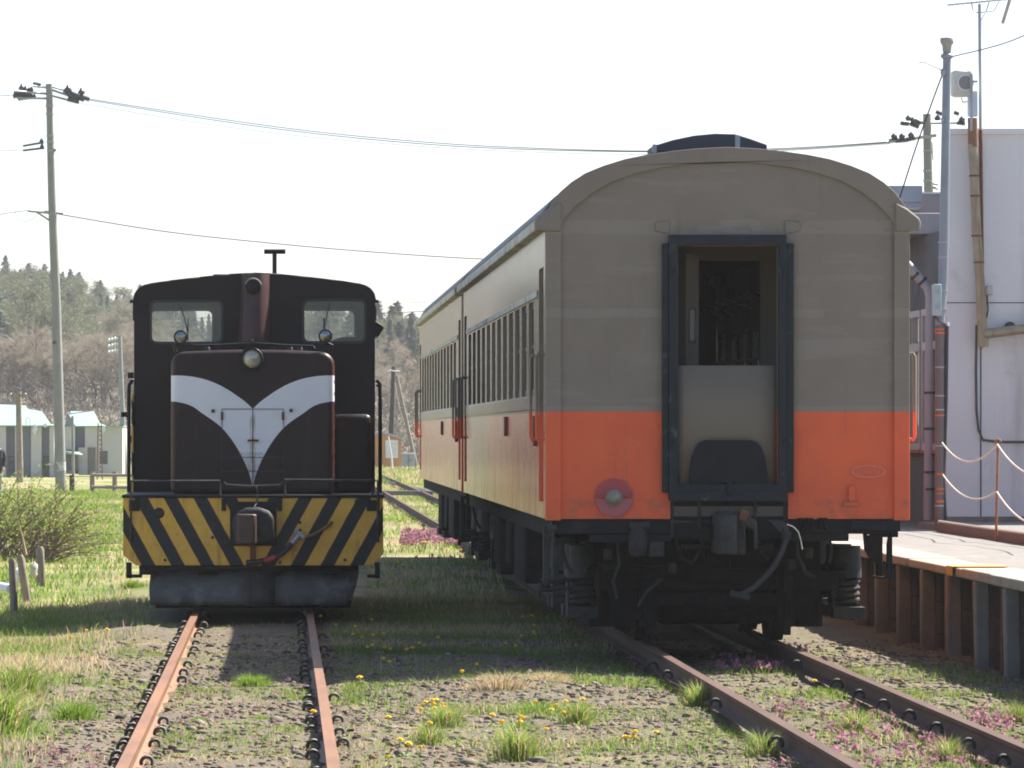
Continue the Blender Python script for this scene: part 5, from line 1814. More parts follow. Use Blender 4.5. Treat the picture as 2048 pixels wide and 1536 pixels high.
RYY = 136.0
u2 = thing('utility_pole', 'concrete power pole with two crossarms rising behind the station roof', 'utility pole', P(1858, 1000, RYY))
b = MB()
b.tube([P(1860, 1000, RYY), P(1857, 385, RYY), P(1854, 228, RYY)], [0.17, 0.115, 0.1], 16)
b.build('pole', M['pole_conc'], u2)
b = MB()
b.tube([P(1800, 246, RYY), P(1930, 245, RYY)], 0.04, 6)
b.tube([P(1772, 284, RYY - .6), P(1872, 271, RYY - .2)], 0.04, 6)
b.tube([P(1876, 369, RYY), P(1860, 366, RYY)], 0.03, 6)
b.tube([P(1876, 378, RYY), P(1860, 373, RYY)], 0.03, 6)
b.each('crossarm', M['galv'], u2)
b = MB()
for a in ((1801, 246, 1818, 248), (1820, 247, 1838, 254), (1830, 240, 1842, 246), (1914, 245, 1930, 247), (1872, 223, 1884, 228), (1908, 224, 1918, 228), (1774, 284, 1796, 278), (1790, 282, 1815, 280), (1812, 280, 1830, 276)):
    insulator(b, P(a[0], a[1], RYY - .5), P(a[2], a[3], RYY - .5), 0.075)
for a in ((1788, 272), (1804, 272), (1822, 270), (1826, 240), (1817, 236), (1924, 238), (1875, 236)):
    b.lathe([(0.0, -0.08), (0.06, -0.06), (0.085, 0.0), (0.04, 0.05), (0.0, 0.09)], P(a[0], a[1], RYY - .5), 'z', 10)
b.each('insulator', M['insul'], u2)
b = MB()
for py in (270, 300, 340, 360):
    b.cyl(P(1855.5, py, RYY), P(1855.5, py + 3, RYY), 0.125, n=12)
b.tube([P(1864, 285, RYY - .1), P(1866, 320, RYY - .1)], 0.015, 6)
b.build('pole_strap', M['galv'], u2)

def wire(pts, lab, r=0.013, name='overhead_wire', grp='overhead wires'):
    b = MB()
    b.tube(pts, r, 5, False)
    return tag(b.build(name, M['wire'], None, 0, loc=pts[0]), lab, 'wire', grp)
def wpx(pl):
    """wire through photo points (px, py, Y), smoothed"""
    pts = [Vector(P(*q)) for q in pl]
    out = []
    for i in range(len(pts) - 1):
        p0, p1, p2, p3 = pts[max(i - 1, 0)], pts[i], pts[i + 1], pts[min(i + 2, len(pts) - 1)]
        for k in range(8):
            t_ = k / 8
            out.append(0.5 * ((2 * p1) + (p2 - p0) * t_ + (2 * p0 - 5 * p1 + 4 * p2 - p3) * t_ ** 2 + (3 * p1 - p0 - 3 * p2 + p3) * t_ ** 3))
    return out + [pts[-1]]
lin = lambda px: UY + (RYY - UY) * (px - 170) / 1610
wire(wpx([(179, 198, UY), (400, 232, lin(400)), (620, 262, lin(620)), (860, 285, lin(860)), (1060, 296, lin(1060)), (1300, 302, lin(1300)), (1560, 297, lin(1560)), (1776, 284, RYY - .5)]), 'uppermost overhead wire sagging from the tall concrete pole to the pole behind the station')
wire(wpx([(170, 199, UY), (400, 236, lin(400)), (620, 266, lin(620)), (860, 289, lin(860)), (1060, 299, lin(1060)), (1300, 303.5, lin(1300)), (1560, 299.5, lin(1560)), (1776, 286, RYY - .5)]), 'overhead wire running just under the uppermost one')
wire(wpx([(158, 206, UY), (400, 246, lin(400)), (620, 274, lin(620)), (860, 294, lin(860)), (1060, 304, lin(1060)), (1300, 309, lin(1300)), (1560, 302, lin(1560)), (1778, 288, RYY - .5)]), 'lowest and thinnest of the three upper overhead wires', 0.007)
wire(wpx([(110, 427, UY), (330, 463, 172), (560, 488, 173), (760, 505, 174), (965, 518, 175), (1200, 524, 176)]), 'single lower overhead wire sloping from the concrete pole towards the coach roof', 0.016)
wire(wpx([(28, 190, UY), (-60, 196, UY + 2)]), 'short wire leaving the top of the concrete pole towards the picture edge', 0.01)
wire(wpx([(46, 300, UY), (-60, 304, UY + 2)]), 'service wire leaving the concrete pole at its two horizontal brackets', 0.007)
wire(wpx([(56, 421, UY), (30, 424, UY), (0, 429, UY), (-60, 440, UY + 2)]), 'wire leaving the lower crossarm of the concrete pole', 0.01)
wire(wpx([(30, 424, UY), (38, 438, UY), (52, 443, UY), (68, 436, UY), (76, 424, UY)]), 'drooping jumper loop beside the lower crossarm', 0.007)
wire(wpx([(300, 640, 300), (520, 632, 300), (760, 627, 300), (865, 621, 300), (1000, 612, 300)]), 'distant wire crossing low in front of the hillside', 0.017)
wire(wpx([(700, 608, 320), (760, 608, 320), (835, 605, 320), (1000, 600, 320)]), 'faint distant wire just above the wooded ridge', 0.008)
wire(wpx([(1905, 113, PY_), (1960, 100, PY_ - 1), (2010, 86, PY_ - 2), (2060, 66, PY_ - 3), (2120, 40, PY_ - 4)]), 'wire rising from the capped grey pole out of the picture', 0.007)
wire(wpx([(1885, 148, PY_), (1862, 210, PY_ + 1), (1830, 300, PY_ + 2), (1798, 400, PY_ + 3), (1780, 450, PY_ + 3.5)]), 'stay wire slanting down from the grey pole behind the coach roof', 0.009)
wire(wpx([(1882, 140, PY_), (1860, 130, PY_), (1845, 124, PY_), (1838, 127, PY_)]), 'loose curled wire end hanging from the capped grey pole', 0.005)

# small poles in the left distance
wp = thing('wooden_pole', 'old wooden pole with a short crossarm and two white insulators by the green-roofed house', 'pole', P(40, 965, 200))
b = MB(); b.tube([P(40, 965, 200), P(37, 782, 200)], [0.13, 0.1], 10)
b.build('pole', M['wood'], wp)
b = MB(); b.obox(P(37, 791, 199.8), (0.62, 0.08, 0.09))
b.build('crossarm', M['wood'], wp)
b = MB()
for px in (22, 51):
    b.lathe([(0.0, 0.0), (0.04, 0.0), (0.035, 0.07), (0.0, 0.1)], P(px, 791, 199.8), 'z', 8)
b.each('insulator', M['porcelain'], wp)
tp = thing('thin_pole', 'thin pale pole standing before the porch of the green-roofed house', 'pole', P(147, 985, 172))
b = MB(); b.tube([P(147, 985, 172), P(145, 832, 172)], [0.05, 0.04], 10)
b.build('pole', M['pole_conc'], tp)
b = MB()
b.box(X(139, 172), X(147, 172), 171.9, 172, Z(985, 172), Z(950, 172))
b.build('lower_sleeve', M['dark_wood'], tp)
dpole = thing('utility_pole', 'distant slim pole with three tiers of white insulators before the brown hillside', 'utility pole', P(250, 960, 240))
b = MB(); b.tube([P(250, 960, 240), P(239, 672, 240)], [0.13, 0.09], 10)
b.build('pole', M['pole_conc'], dpole)
b = MB()
for py in (678, 690, 702):
    b.tube([P(240, py - 1, 240), P(217, py + 5, 240)], 0.035, 6)
b.each('crossarm', M['galv'], dpole)
b = MB()
for py in (678, 690, 702):
    for px in (218, 224, 230, 236):
        b.lathe([(0.0, -.04), (0.055, -.03), (0.06, 0.04), (0.03, 0.07), (0.0, 0.1)], P(px, py + 2.5 - (px - 218) * .2, 240), 'z', 8)
b.each('insulator', M['porcelain'], dpole)
bp = thing('braced_pole', 'dark timber pole with a long slanting brace beside the ochre hut', 'pole', P(783, 950, 285))
b = MB(); b.tube([P(780, 955, 285), P(787, 733, 285)], [0.16, 0.11], 10)
b.build('pole', M['dark_wood'], bp)
b = MB(); b.tube([P(840, 965, 284.6), P(823, 890, 284.6), P(793, 752, 284.6)], [0.1, 0.1, 0.09], 10)
b.build('brace', M['wood'], bp)
b = MB(); b.tube([P(775, 743, 284.7), P(782, 740, 284.7), P(788, 742, 284.7), P(800, 742, 284.7)], 0.03, 6)
b.tube([P(790, 765, 284.6), P(800, 820, 284.6), P(812, 850, 284.6)], 0.015, 6)
b.build('crossarm', M['porcelain'], bp)
mp = thing('lattice_mast', 'slender rusty lattice mast in front of the green-roofed house', 'mast', P(200, 960, 225))
b = MB()
for px in (194, 205):
    b.tube([P(px, 960, 225), P(px + (199.5 - px) * 0.4, 845, 225)], 0.02, 5)
for k in range(12):
    b.tube([P(195, 955 - k * 9, 225), P(204, 950 - k * 9, 225)], 0.014, 4)
    b.tube([P(204, 955 - k * 9, 225), P(195, 947 - k * 9, 225)], 0.014, 4)
b.build('lattice', M['rust'], mp)

# ------------------------------------------------------------------ houses, hut, cabinet, fence
M['mint'] = mat('pale_green_roof', (0.27, 0.42, 0.34), (0.23, 0.37, 0.29), 0.8, 0.55, dirt=(0.28, 0.38, 0.32), dirt_amt=0.2, dirt_scale=0.7)
M['wall_w'] = mat('lit_pale_house_wall', (0.58, 0.56, 0.52), (0.5, 0.48, 0.45), 0.7, 0.85)  # pale stripes: sunlit wall faces put into the colour
M['wall_g'] = mat('shaded_grey_house_wall', (0.24, 0.26, 0.29), (0.2, 0.22, 0.25), 0.7, 0.85)  # grey stripes: shaded faces of the walls put into the colour
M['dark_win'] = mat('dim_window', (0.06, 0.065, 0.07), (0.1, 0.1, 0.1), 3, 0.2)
M['brown_door'] = mat('brown_door', (0.2, 0.17, 0.15), None, 2, 0.6)
def house(name_lab, HYh, segs, roof_poly, base_py, top_py, depth=7.0):
    h = thing('house', name_lab, 'house', P((segs[0][0] + segs[-1][1]) / 2, base_py, HYh))
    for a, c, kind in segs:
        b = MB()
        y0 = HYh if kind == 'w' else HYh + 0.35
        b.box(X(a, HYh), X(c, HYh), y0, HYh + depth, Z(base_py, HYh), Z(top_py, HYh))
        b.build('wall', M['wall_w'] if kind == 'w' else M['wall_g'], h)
    b = MB()
    xa, xb = segs[0][0], segs[-1][1]
    b.box(X(xa - 2, HYh), X(xb + 2, HYh), HYh - 0.15, HYh + depth + 0.1, Z(top_py, HYh), Z(top_py - 2.5, HYh))
    b.build('eaves', M['mint'], h)
    for poly in roof_poly:
        b = MB()
        front = [(X(a, HYh), HYh + (0 if c >= top_py - 3 else dy), Z(c, HYh)) for a, c, dy in poly]
        back = [(p[0], HYh + depth, Z(top_py - 2.5, HYh)) for p in front if p[2] < Z(top_py - 4, HYh)]
        n = len(front)
        top = [p for p in front if p[2] > Z(top_py - 4, HYh)]
        b.add(front, [tuple(range(n))])
        low = [p for p in front if p not in top]
        if len(top) >= 2:
            tl_, tr_ = top[0], top[-1]
            ba = (min(p[0] for p in front), HYh + depth, Z(top_py - 2.5, HYh))
            bb = (max(p[0] for p in front), HYh + depth, Z(top_py - 2.5, HYh))
            b.add([tl_, tr_, bb, ba], [(0, 1, 2, 3)])
            b.add([min(low), tl_, ba], [(0, 1, 2)])
            b.add([tr_, max(low), bb], [(0, 1, 2)])
        b.build('roof', M['mint'], h)
    return h
HYh = 235.0
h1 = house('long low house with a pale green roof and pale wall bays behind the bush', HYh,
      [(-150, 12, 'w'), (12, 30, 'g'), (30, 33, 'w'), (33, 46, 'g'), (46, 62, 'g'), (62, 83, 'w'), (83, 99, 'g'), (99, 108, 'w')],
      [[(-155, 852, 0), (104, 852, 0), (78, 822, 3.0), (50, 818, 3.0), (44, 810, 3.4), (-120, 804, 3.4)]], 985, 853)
b = MB()
for a, c in ((16, 28), (86, 97)):
    b.box(X(a, HYh), X(c, HYh), HYh + 0.3, HYh + 0.36, Z(940, HYh), Z(912, HYh))
b.build('window', M['dark_win'], h1)
b = MB()
b.prism([(X(70, HYh), Z(872, HYh)), (X(65, HYh), Z(860, HYh)), (X(70, HYh), Z(846, HYh)), (X(76, HYh), Z(858, HYh))], HYh - 0.25, HYh - 0.15)
dm = b.build('gable_ornament', M['porcelain'], h1)
b = MB()
b.prism([(X(91, HYh), Z(856, HYh)), (X(85, HYh), Z(851, HYh)), (X(91, HYh), Z(846, HYh)), (X(97, HYh), Z(851, HYh))], HYh - 0.35, HYh - 0.25)
b.build('gable_ornament', M['porcelain'], h1)
b = MB()
b.tube([P(52, 850, HYh - .2), P(52, 838, HYh - .2), P(56, 834, HYh - .2), P(60, 838, HYh - .2), P(60, 850, HYh - .2)], 0.02, 5)
b.build('roof_pipe', M['galv'], h1)
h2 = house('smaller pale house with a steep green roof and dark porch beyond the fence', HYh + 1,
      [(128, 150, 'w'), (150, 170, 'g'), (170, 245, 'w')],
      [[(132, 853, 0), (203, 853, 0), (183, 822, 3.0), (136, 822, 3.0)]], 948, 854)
Hq = HYh + 1
b = MB()
b.box(X(200, Hq), X(215, Hq), Hq - 0.04, Hq, Z(928, Hq), Z(902, Hq))
b.build('window', M['dark_win'], h2)
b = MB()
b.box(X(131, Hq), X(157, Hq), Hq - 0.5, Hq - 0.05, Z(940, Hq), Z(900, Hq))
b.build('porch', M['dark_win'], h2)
b = MB()
b.box(X(157, Hq), X(175, Hq), Hq - 0.06, Hq, Z(950, Hq), Z(895, Hq))
b.build('porch_wall', M['wall_w'], h2)
b = MB()
b.box(X(175, Hq), X(191, Hq), Hq - 0.06, Hq, Z(950, Hq), Z(895, Hq))
b.build('door', M['brown_door'], h2)
b = MB()
b.add([P(131, 899, Hq - 0.05), P(131, 905, Hq - 1.4), P(166, 909, Hq - 1.4), P(150, 899, Hq - 0.05)], [(0, 1, 2, 3)])
cpy = b.build('porch_roof', M['mint'], h2)
sm = cpy.modifiers.new('thickness', 'SOLIDIFY'); sm.thickness = 0.06
b = MB()
b.prism([(X(207, Hq), Z(868, Hq)), (X(203, Hq), Z(858, Hq)), (X(207, Hq), Z(849, Hq)), (X(212, Hq), Z(858, Hq))], Hq - 0.25, Hq - 0.15)
b.build('gable_ornament', M['porcelain'], h2)
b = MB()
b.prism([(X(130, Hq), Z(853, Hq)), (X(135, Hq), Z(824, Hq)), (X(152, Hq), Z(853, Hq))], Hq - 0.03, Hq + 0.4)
b.build('shaded_roof_slope', M['wall_g'], h2)  # grey triangle paints the roof slope that lies in shadow

HT = 277.0
hut = thing('hut', 'small ochre wooden hut with a sloping roof and a white notice', 'hut', P(775, 940, HT))
M['ochre'] = mat('ochre_board', (0.55, 0.26, 0.07), (0.48, 0.23, 0.065), 2, 0.7)
b = MB()
b.prism([(X(740, HT), Z(940, HT)), (X(740, HT), Z(872, HT)), (X(765, HT), Z(868, HT)), (X(803, HT), Z(879, HT)), (X(803, HT), Z(940, HT))], HT, HT + 2.5)
b.build('wall', M['ochre'], hut)
b = MB()
b.prism([(X(738, HT), Z(866, HT)), (X(762, HT), Z(861, HT)), (X(807, HT), Z(876, HT)), (X(807, HT), Z(880, HT)), (X(762, HT), Z(866, HT)), (X(738, HT), Z(871, HT))], HT - 0.2, HT + 2.7)
b.build('roof', M['galv'], hut)
b = MB()
b.box(X(771, HT), X(796, HT), HT - 0.04, HT, Z(916, HT), Z(880, HT))
nb = b.build('notice', M['porcelain'], hut)
b = MB()
for k in range(9):
    a = 778 + random.uniform(0, 15); c = 886 + k * 3.1
    b.box(X(a, HT), X(a + random.uniform(1, 3.5), HT), HT - 0.045, HT - 0.039, Z(c + 1.6, HT), Z(c, HT))
b.build('faded_mark', mat('faded_blue', (0.35, 0.42, 0.55), None, 4, 0.6), nb)
wpz = thing('thin_pole', 'thin pale stake leaning in front of the ochre hut', 'pole', P(785, 945, 270))
b = MB(); b.tube([P(785, 945, 270), P(783, 915, 270), P(777, 872, 270)], [0.06, 0.045, 0.03], 8)
b.build('pole', M['porcelain'], wpz)
cbn = thing('equipment_cabinet', 'pale grey metal cabinet standing beside the ochre hut', 'cabinet', P(817, 940, 272))
b = MB()
b.box(X(804, 272), X(829, 272), 272, 272.8, Z(940, 272), Z(908, 272))
b.build('body', M['galv'], cbn, 0.02)
b = MB()
b.box(X(803, 272), X(830, 272), 271.95, 272.85, Z(908, 272), Z(905.5, 272))
b.build('lid', M['porcelain'], cbn)
b = MB()
b.box(X(816, 272), X(817.2, 272), 271.98, 272, Z(938, 272), Z(910, 272))
b.box(X(819, 272), X(821, 272), 271.95, 272, Z(922, 272), Z(919, 272))
b.build('door_seam', M['wire'], cbn)

fc = thing('fence', 'weathered grey timber rail fence in front of the houses', 'fence', P(210, 988, 172.5))
for px in (185, 230, 275, 320):
    b = MB(); b.tube([P(px, 990, 172.5), P(px - 0.5, 943, 172.5)], [0.085, 0.08], 10)
    b.build('post', M['wood'], fc)
for py in (950, 974):
    b = MB(); b.tube([P(183, py, 172.4), P(330, py + 1.5, 172.4)], 0.05, 8)
    b.build('fence_rail', M['wood'], fc)

# stakes, stones and pipe by the left verge
for (a, w, t_, bb, lean, Ys, lab) in ((26.5, 16, 1117, 1213, 5, 59.5, 'rounded grey wooden stake standing upright with a pale pipe behind it'), (47, 17, 1110, 1180, 14, 64.0, 'grey wooden stake leaning with a dry stalk behind it'), (81, 18, 1093, 1153, 3, 69.0, 'broad grey wooden stake standing straight under the bush')):
    r0 = w / 2 / sc(Ys)
    b = MB()
    top, bot_ = Vector(P(a - lean / 2, t_, Ys)), Vector(P(a + lean / 2, bb + 24, Ys))
    b.tube([bot_, bot_.lerp(top, 0.5), bot_.lerp(top, 0.93), top], [r0, r0 * 0.98, r0 * 0.97, r0 * 0.6], 12)
    tag(b.build('wooden_stake', M['wood'], None, 0, loc=bot_), lab, 'stake', 'stakes beside the bush')
b = MB(); b.tube([P(52, 1110, 64.3), P(45, 1075, 64.4), P(37, 1043, 64.4)], [0.02, 0.013, 0.006], 6)
tag(b.build('dry_stalk', mat('straw_stalk', (0.36, 0.28, 0.15), None, 5, 0.9), None, 0, loc=P(52, 1110, 64.3)), 'tall straw-coloured stalk rising behind the leaning stake', 'stalk')
b = MB()
b.tube([P(-30, 1168, 63), P(22, 1178, 62)], 0.055, 10)
tag(b.build('white_pipe', M['porcelain'], None, 0, loc=P(0, 1175, 62)), 'white pipe lying in the grass behind the upright stake', 'pipe')
b = MB()
b.ball((0, 0, 0), (0.07, 0.08, 0.09), 10, 7)
for i, q in enumerate(b.v):
    b.v[i] = (q[0] * (1 + 0.25 * math.sin(i * 2.3)), q[1] * (1 + .2 * math.cos(i * 1.7)), q[2] * (1 + .15 * math.sin(i)))
tag(b.build('stone', M['porcelain'], None, 0.0), 'pale angular stone lying between the first two stakes', 'stone').location = P(39, 1150, 66)
o_ = bpy.data.objects['stone'].copy(); COL.objects.link(o_); o_.location = P(68, 1140, 68); o_.scale = (0.7, 0.7, 1.1); o_.data = o_.data.copy(); o_.data.materials.clear(); o_.data.materials.append(M['rope'])
o_['label'] = 'tan stone standing beside the broad stake'

# ------------------------------------------------------------------ person at the picture's edge
def skin_body(name, joints, edges, m, parent, sub=2):
    me = bpy.data.meshes.new(name)
    off = offset(parent)
    me.from_pydata([Vector(p) - off for p, r in joints], edges, [])
    o = bpy.data.objects.new(name, me)
    COL.objects.link(o)
    o.parent = parent
    me.materials.append(m)
    md = o.modifiers.new('skin', 'SKIN')
    for i, (p, r) in enumerate(joints):
        me.skin_vertices[0].data[i].radius = (r, r)
    me.skin_vertices[0].data[0].use_root = True
    md.use_smooth_shade = True
    sd = o.modifiers.new('sub', 'SUBSURF'); sd.levels = sd.render_levels = sub
    return o
PYp = 150.0
px0 = X(-9, PYp)
fz = ground_z(px0, PYp)
per = thing('person', 'person in a dark jacket and pale trousers at the picture edge by the house', 'person', (px0, PYp, fz))
M['skin'] = mat('skin', (0.5, 0.32, 0.24), None, 5, 0.6)
M['jacket'] = mat('dark_jacket', (0.025, 0.03, 0.045), None, 5, 0.8)
M['trouser'] = mat('pale_trousers', (0.45, 0.43, 0.38), None, 5, 0.8)
def pj(x, y, z): return (px0 + x, PYp + y, fz + z)
hand = []
J = [(pj(0, 0, 0.95), .13), (pj(0, 0, 1.15), .14), (pj(0, 0.0, 1.38), .13), (pj(0, -0.01, 1.47), .06), (pj(0, -0.03, 1.58), .085), (pj(0, -0.03, 1.68), .075)]
E = [(0, 1), (1, 2), (2, 3), (3, 4), (4, 5)]
for s_ in (-1, 1):
    n = len(J)
    J += [(pj(s_ * 0.19, 0, 1.38), .06), (pj(s_ * 0.25, 0.02, 1.12), .045), (pj(s_ * 0.22, -0.12, 0.9), .036), (pj(s_ * 0.22, -0.15, 0.83), .03)]
    E += [(2, n), (n, n + 1), (n + 1, n + 2), (n + 2, n + 3)]
    for f in range(4):
        k = len(J)
        J += [(pj(s_ * (0.205 + 0.014 * f), -0.17, 0.77 - 0.004 * abs(f - 1.5)), .009), (pj(s_ * (0.205 + 0.013 * f), -0.165, 0.73), .008)]
        E += [(n + 3, k), (k, k + 1)]
    k = len(J)
    J += [(pj(s_ * 0.19, -0.18, 0.81), .01)]
    E += [(n + 3, k)]
    n = len(J)
    J += [(pj(s_ * 0.1, 0, 0.88), .085), (pj(s_ * 0.11, -0.02, 0.5), .06), (pj(s_ * 0.11, 0.02, 0.1), .045), (pj(s_ * 0.12, -0.12, 0.04), .04)]
    E += [(0, n), (n, n + 1), (n + 1, n + 2), (n + 2, n + 3)]
skin_body('body', J, E, M['skin'], per)
skin_body('jacket', [(pj(0, 0, 1.0), .2), (pj(0, 0, 1.2), .19), (pj(0, 0, 1.38), .16), (pj(0, 0, 1.45), .09), (pj(-.2, 0, 1.38), .085), (pj(-.26, .02, 1.12), .07), (pj(-.23, -.1, .92), .055), (pj(.2, 0, 1.38), .085), (pj(.26, .02, 1.12), .07), (pj(.23, -.1, .92), .055), (pj(0, 0, .75), .2)],
          [(0, 1), (1, 2), (2, 3), (2, 4), (4, 5), (5, 6), (2, 7), (7, 8), (8, 9), (0, 10)], M['jacket'], per)
skin_body('trousers', [(pj(0, 0, .8), .16), (pj(.1, 0, .7), .105), (pj(.11, -.02, .45), .085), (pj(.11, .02, .1), .075), (pj(-.1, 0, .7), .105), (pj(-.11, -.02, .45), .085), (pj(-.11, .02, .1), .075)],
          [(0, 1), (1, 2), (2, 3), (0, 4), (4, 5), (5, 6)], M['trouser'], per)
b = MB(); b.ball(pj(0, -0.01, 1.66), (.1, .115, .1), 14, 9)
b.build('hair', M['rubber'], per)

# ------------------------------------------------------------------ trees on the hillside
def leaf_cloud(n, pos_f, size, col_f=None):
    """n leaf-sized quads; pos_f gives centres (n,3) and a normal bias"""
    c, s = pos_f(n), size
    a = rng.normal(size=(n, 3)); a /= np.linalg.norm(a, axis=1)[:, None]
    b_ = rng.normal(size=(n, 3)); b_ -= a * (a * b_).sum(1)[:, None]; b_ /= np.linalg.norm(b_, axis=1)[:, None]
    sz = size * rng.uniform(0.6, 1.4, (n, 1))
    v = np.stack([c - a * sz, c + b_ * sz * 0.5, c + a * sz, c - b_ * sz * 0.5], 1).reshape(-1, 3)
    return v, np.arange(n * 4), np.full(n, 4)

M['conifer'] = leaf_mat('conifer_green', (0.085, 0.112, 0.095), 0.25, False)  # tree colours here are lightened and greyed, painting in distance haze
M['pine'] = leaf_mat('pine_green', (0.135, 0.15, 0.085), 0.3, False)
M['twig'] = mat('grey_brown_twigs', (0.21, 0.18, 0.15), (0.14, 0.125, 0.11), 1.5, 0.9)
M['bud'] = leaf_mat('budding_haze', (0.25, 0.215, 0.165), 0.4, False)
M['bark'] = mat('dark_bark', (0.075, 0.06, 0.05), (0.05, 0.042, 0.036), 3, 0.9)

def conifer_parts(h, r, n, seed):
    g_ = np.random.default_rng(seed)
    u = g_.random(n) ** 0.75
    z = h * (0.1 + 0.9 * (1 - u))
    lay = np.floor(z / h * 16) / 16 * h
    rad = r * (1 - z / h) ** 0.8 * (0.55 + 0.45 * g_.random(n)) * (0.8 + 0.35 * np.sin(lay * 7 + seed))
    an = g_.random(n) * 2 * math.pi
    rad = rad * (1 + 0.25 * np.sin(an * 5 + lay * 3))
    c = np.stack([rad * np.cos(an), rad * np.sin(an), z - rad * 0.25], 1)
    out = np.stack([np.cos(an), np.sin(an), -0.35 + 0.3 * g_.normal(size=n)], 1)
    out /= np.linalg.norm(out, axis=1)[:, None]
    side = np.stack([-np.sin(an), np.cos(an), 0.4 * g_.normal(size=n)], 1)
    sz = (0.28 + 0.22 * g_.random(n))[:, None] * h / 9
    v = np.stack([c - out * sz, c + side * sz * 0.45, c + out * sz * 1.1, c - side * sz * 0.45], 1).reshape(-1, 3)
    return fast_mesh('crown', v, np.arange(n * 4), np.full(n, 4))

def pine_parts(h, r, seed, n=2200):
    g_ = np.random.default_rng(seed)
    k = 26
    cen = np.stack([g_.normal(0, r * 0.5, k), g_.normal(0, r * 0.5, k), h * (0.38 + 0.6 * g_.random(k))], 1)
    cen[:, :2] *= (1.25 - cen[:, 2:] / h)
    w = g_.integers(0, k, n)
    c = cen[w] + g_.normal(size=(n, 3)) * np.array([0.3, 0.3, 0.17]) * r * 0.55
    a = g_.normal(size=(n, 3)); a[:, 2] = np.abs(a[:, 2]); a /= np.linalg.norm(a, axis=1)[:, None]
    b_ = g_.normal(size=(n, 3)); b_ /= np.linalg.norm(b_, axis=1)[:, None]
    sz = (0.14 + 0.16 * g_.random((n, 1))) * h / 8
    v = np.stack([c - a * sz * .3, c + b_ * sz * 0.4, c + a * sz, c - b_ * sz * 0.4], 1).reshape(-1, 3)
    return fast_mesh('crown', v, np.arange(n * 4), np.full(n, 4))

def bare_parts(h, seed, spread=0.45, fine=1500):
    rr = random.Random(seed)
    trunk, br = MB(), []
    pts = [Vector((0, 0, -0.3))]
    d = Vector((rr.uniform(-.08, .08), rr.uniform(-.08, .08), 1)).normalized()
    tips = []
    def grow(p, d, L, rad, lev):
        segs = 3
        pp = [p]
        for k in range(segs):
            d = (d + Vector((rr.gauss(0, .16), rr.gauss(0, .16), rr.gauss(0.06, .1)))).normalized()
            p = p + d * (L / segs)
            pp.append(p)
        trunk.tube(pp, [rad * (1 - 0.45 * k / segs) for k in range(segs + 1)], 5 if lev < 2 else 3, False)
        if lev >= 4:
            tips.append((pp[1], pp[-1], d))
            return
        nb = rr.choice((3, 3, 4)) if lev < 3 else 4
        for k in range(nb):
            q = pp[rr.choice((2, 3, 3))] if lev else pp[rr.choice((1, 2, 3, 3))]
            a = Vector((rr.gauss(0, 1), rr.gauss(0, 1), rr.gauss(0.1, .5))).normalized()
            nd = (d * (1 - spread) + a * spread * 1.35).normalized()
            grow(q, nd, L * rr.uniform(0.55, 0.8), rad * 0.52, lev + 1)
    grow(Vector((0, 0, -0.3)), d, h * 0.33, h * 0.02, 0)
    g_ = np.random.default_rng(seed)
    T = np.array([[*a, *b_] for a, b_, _ in tips])
    n = fine
    w = g_.integers(0, len(T), n)
    u = g_.random((n, 1))
    c = T[w, :3] * (1 - u) + T[w, 3:] * u
    a = g_.normal(size=(n, 3)) + np.array([0, 0, 0.5]) + (T[w, 3:] - T[w, :3]); a /= np.linalg.norm(a, axis=1)[:, None]
    b_ = g_.normal(size=(n, 3)); b_ -= a * (a * b_).sum(1)[:, None]; b_ /= np.linalg.norm(b_, axis=1)[:, None]
    ln = (0.35 + 0.4 * g_.random((n, 1))) * h / 9
    v = np.stack([c - b_ * 0.014, c + b_ * 0.014, c + a * ln], 1).reshape(-1, 3)
    return trunk.mesh('trunk'), fast_mesh('crown', v, np.arange(n * 3), np.full(n, 3))

def tree(kind, lab, grp, trunk_me, crown_me, tm, cm):
    r = thing(kind, lab, 'tree', (0, 0, 0), grp)
    if trunk_me is not None:
        link('trunk', trunk_me, tm, r)
    link('crown', crown_me, cm, r)
    return r
def pole_trunk(h, r0):
    return MB().tube([(0, 0, -0.4), (0, 0, h * 0.5), (0, 0, h * 0.95)], [r0, r0 * .6, r0 * .1], 6).mesh('trunk')

protos = {}
for k in range(3):
    protos['c', k] = tree('conifer', 'dark pointed conifer in the hazy wood on the hill', 'conifers on the wooded hill', pole_trunk(9, .14), conifer_parts(9, 1.9 + .3 * k, 1500, 11 + k), M['bark'], M['conifer'])
for k in range(3):
    protos['p', k] = tree('pine_tree', 'rounded green pine on the wooded hillside', 'pines on the hillside', pole_trunk(8, .16), pine_parts(8, 3.0, 31 + k), M['bark'], M['pine'])
for k in range(4):
    tm_, cm_ = bare_parts(8, 51 + k * 3, 0.5, 2600)
    protos['b', k] = tree('bare_tree', 'leafless brown tree on the hillside above the houses', 'leafless trees on the hillside', tm_, cm_, M['twig'] if k != 1 else M['bark'], M['bud'])
used = set()
def plant(kind, k, x, y, s=1.0, sink=0.1, lab=None):
    key = (kind, k)
    if key not in used:
        used.add(key); o = protos[key]
    else:
        o = copy_tree(protos[key])
    o.location = (x, y, float(hill_z(np.array([x]), np.array([y]))[0]) - sink)
    sx_ = random.uniform(0.85, 1.2)
    o.scale = (s * sx_, s * sx_, s)
    o.rotation_euler = (0, 0, random.uniform(0, 6.28))
    if lab: o['label'] = lab; del o['group']
    return o
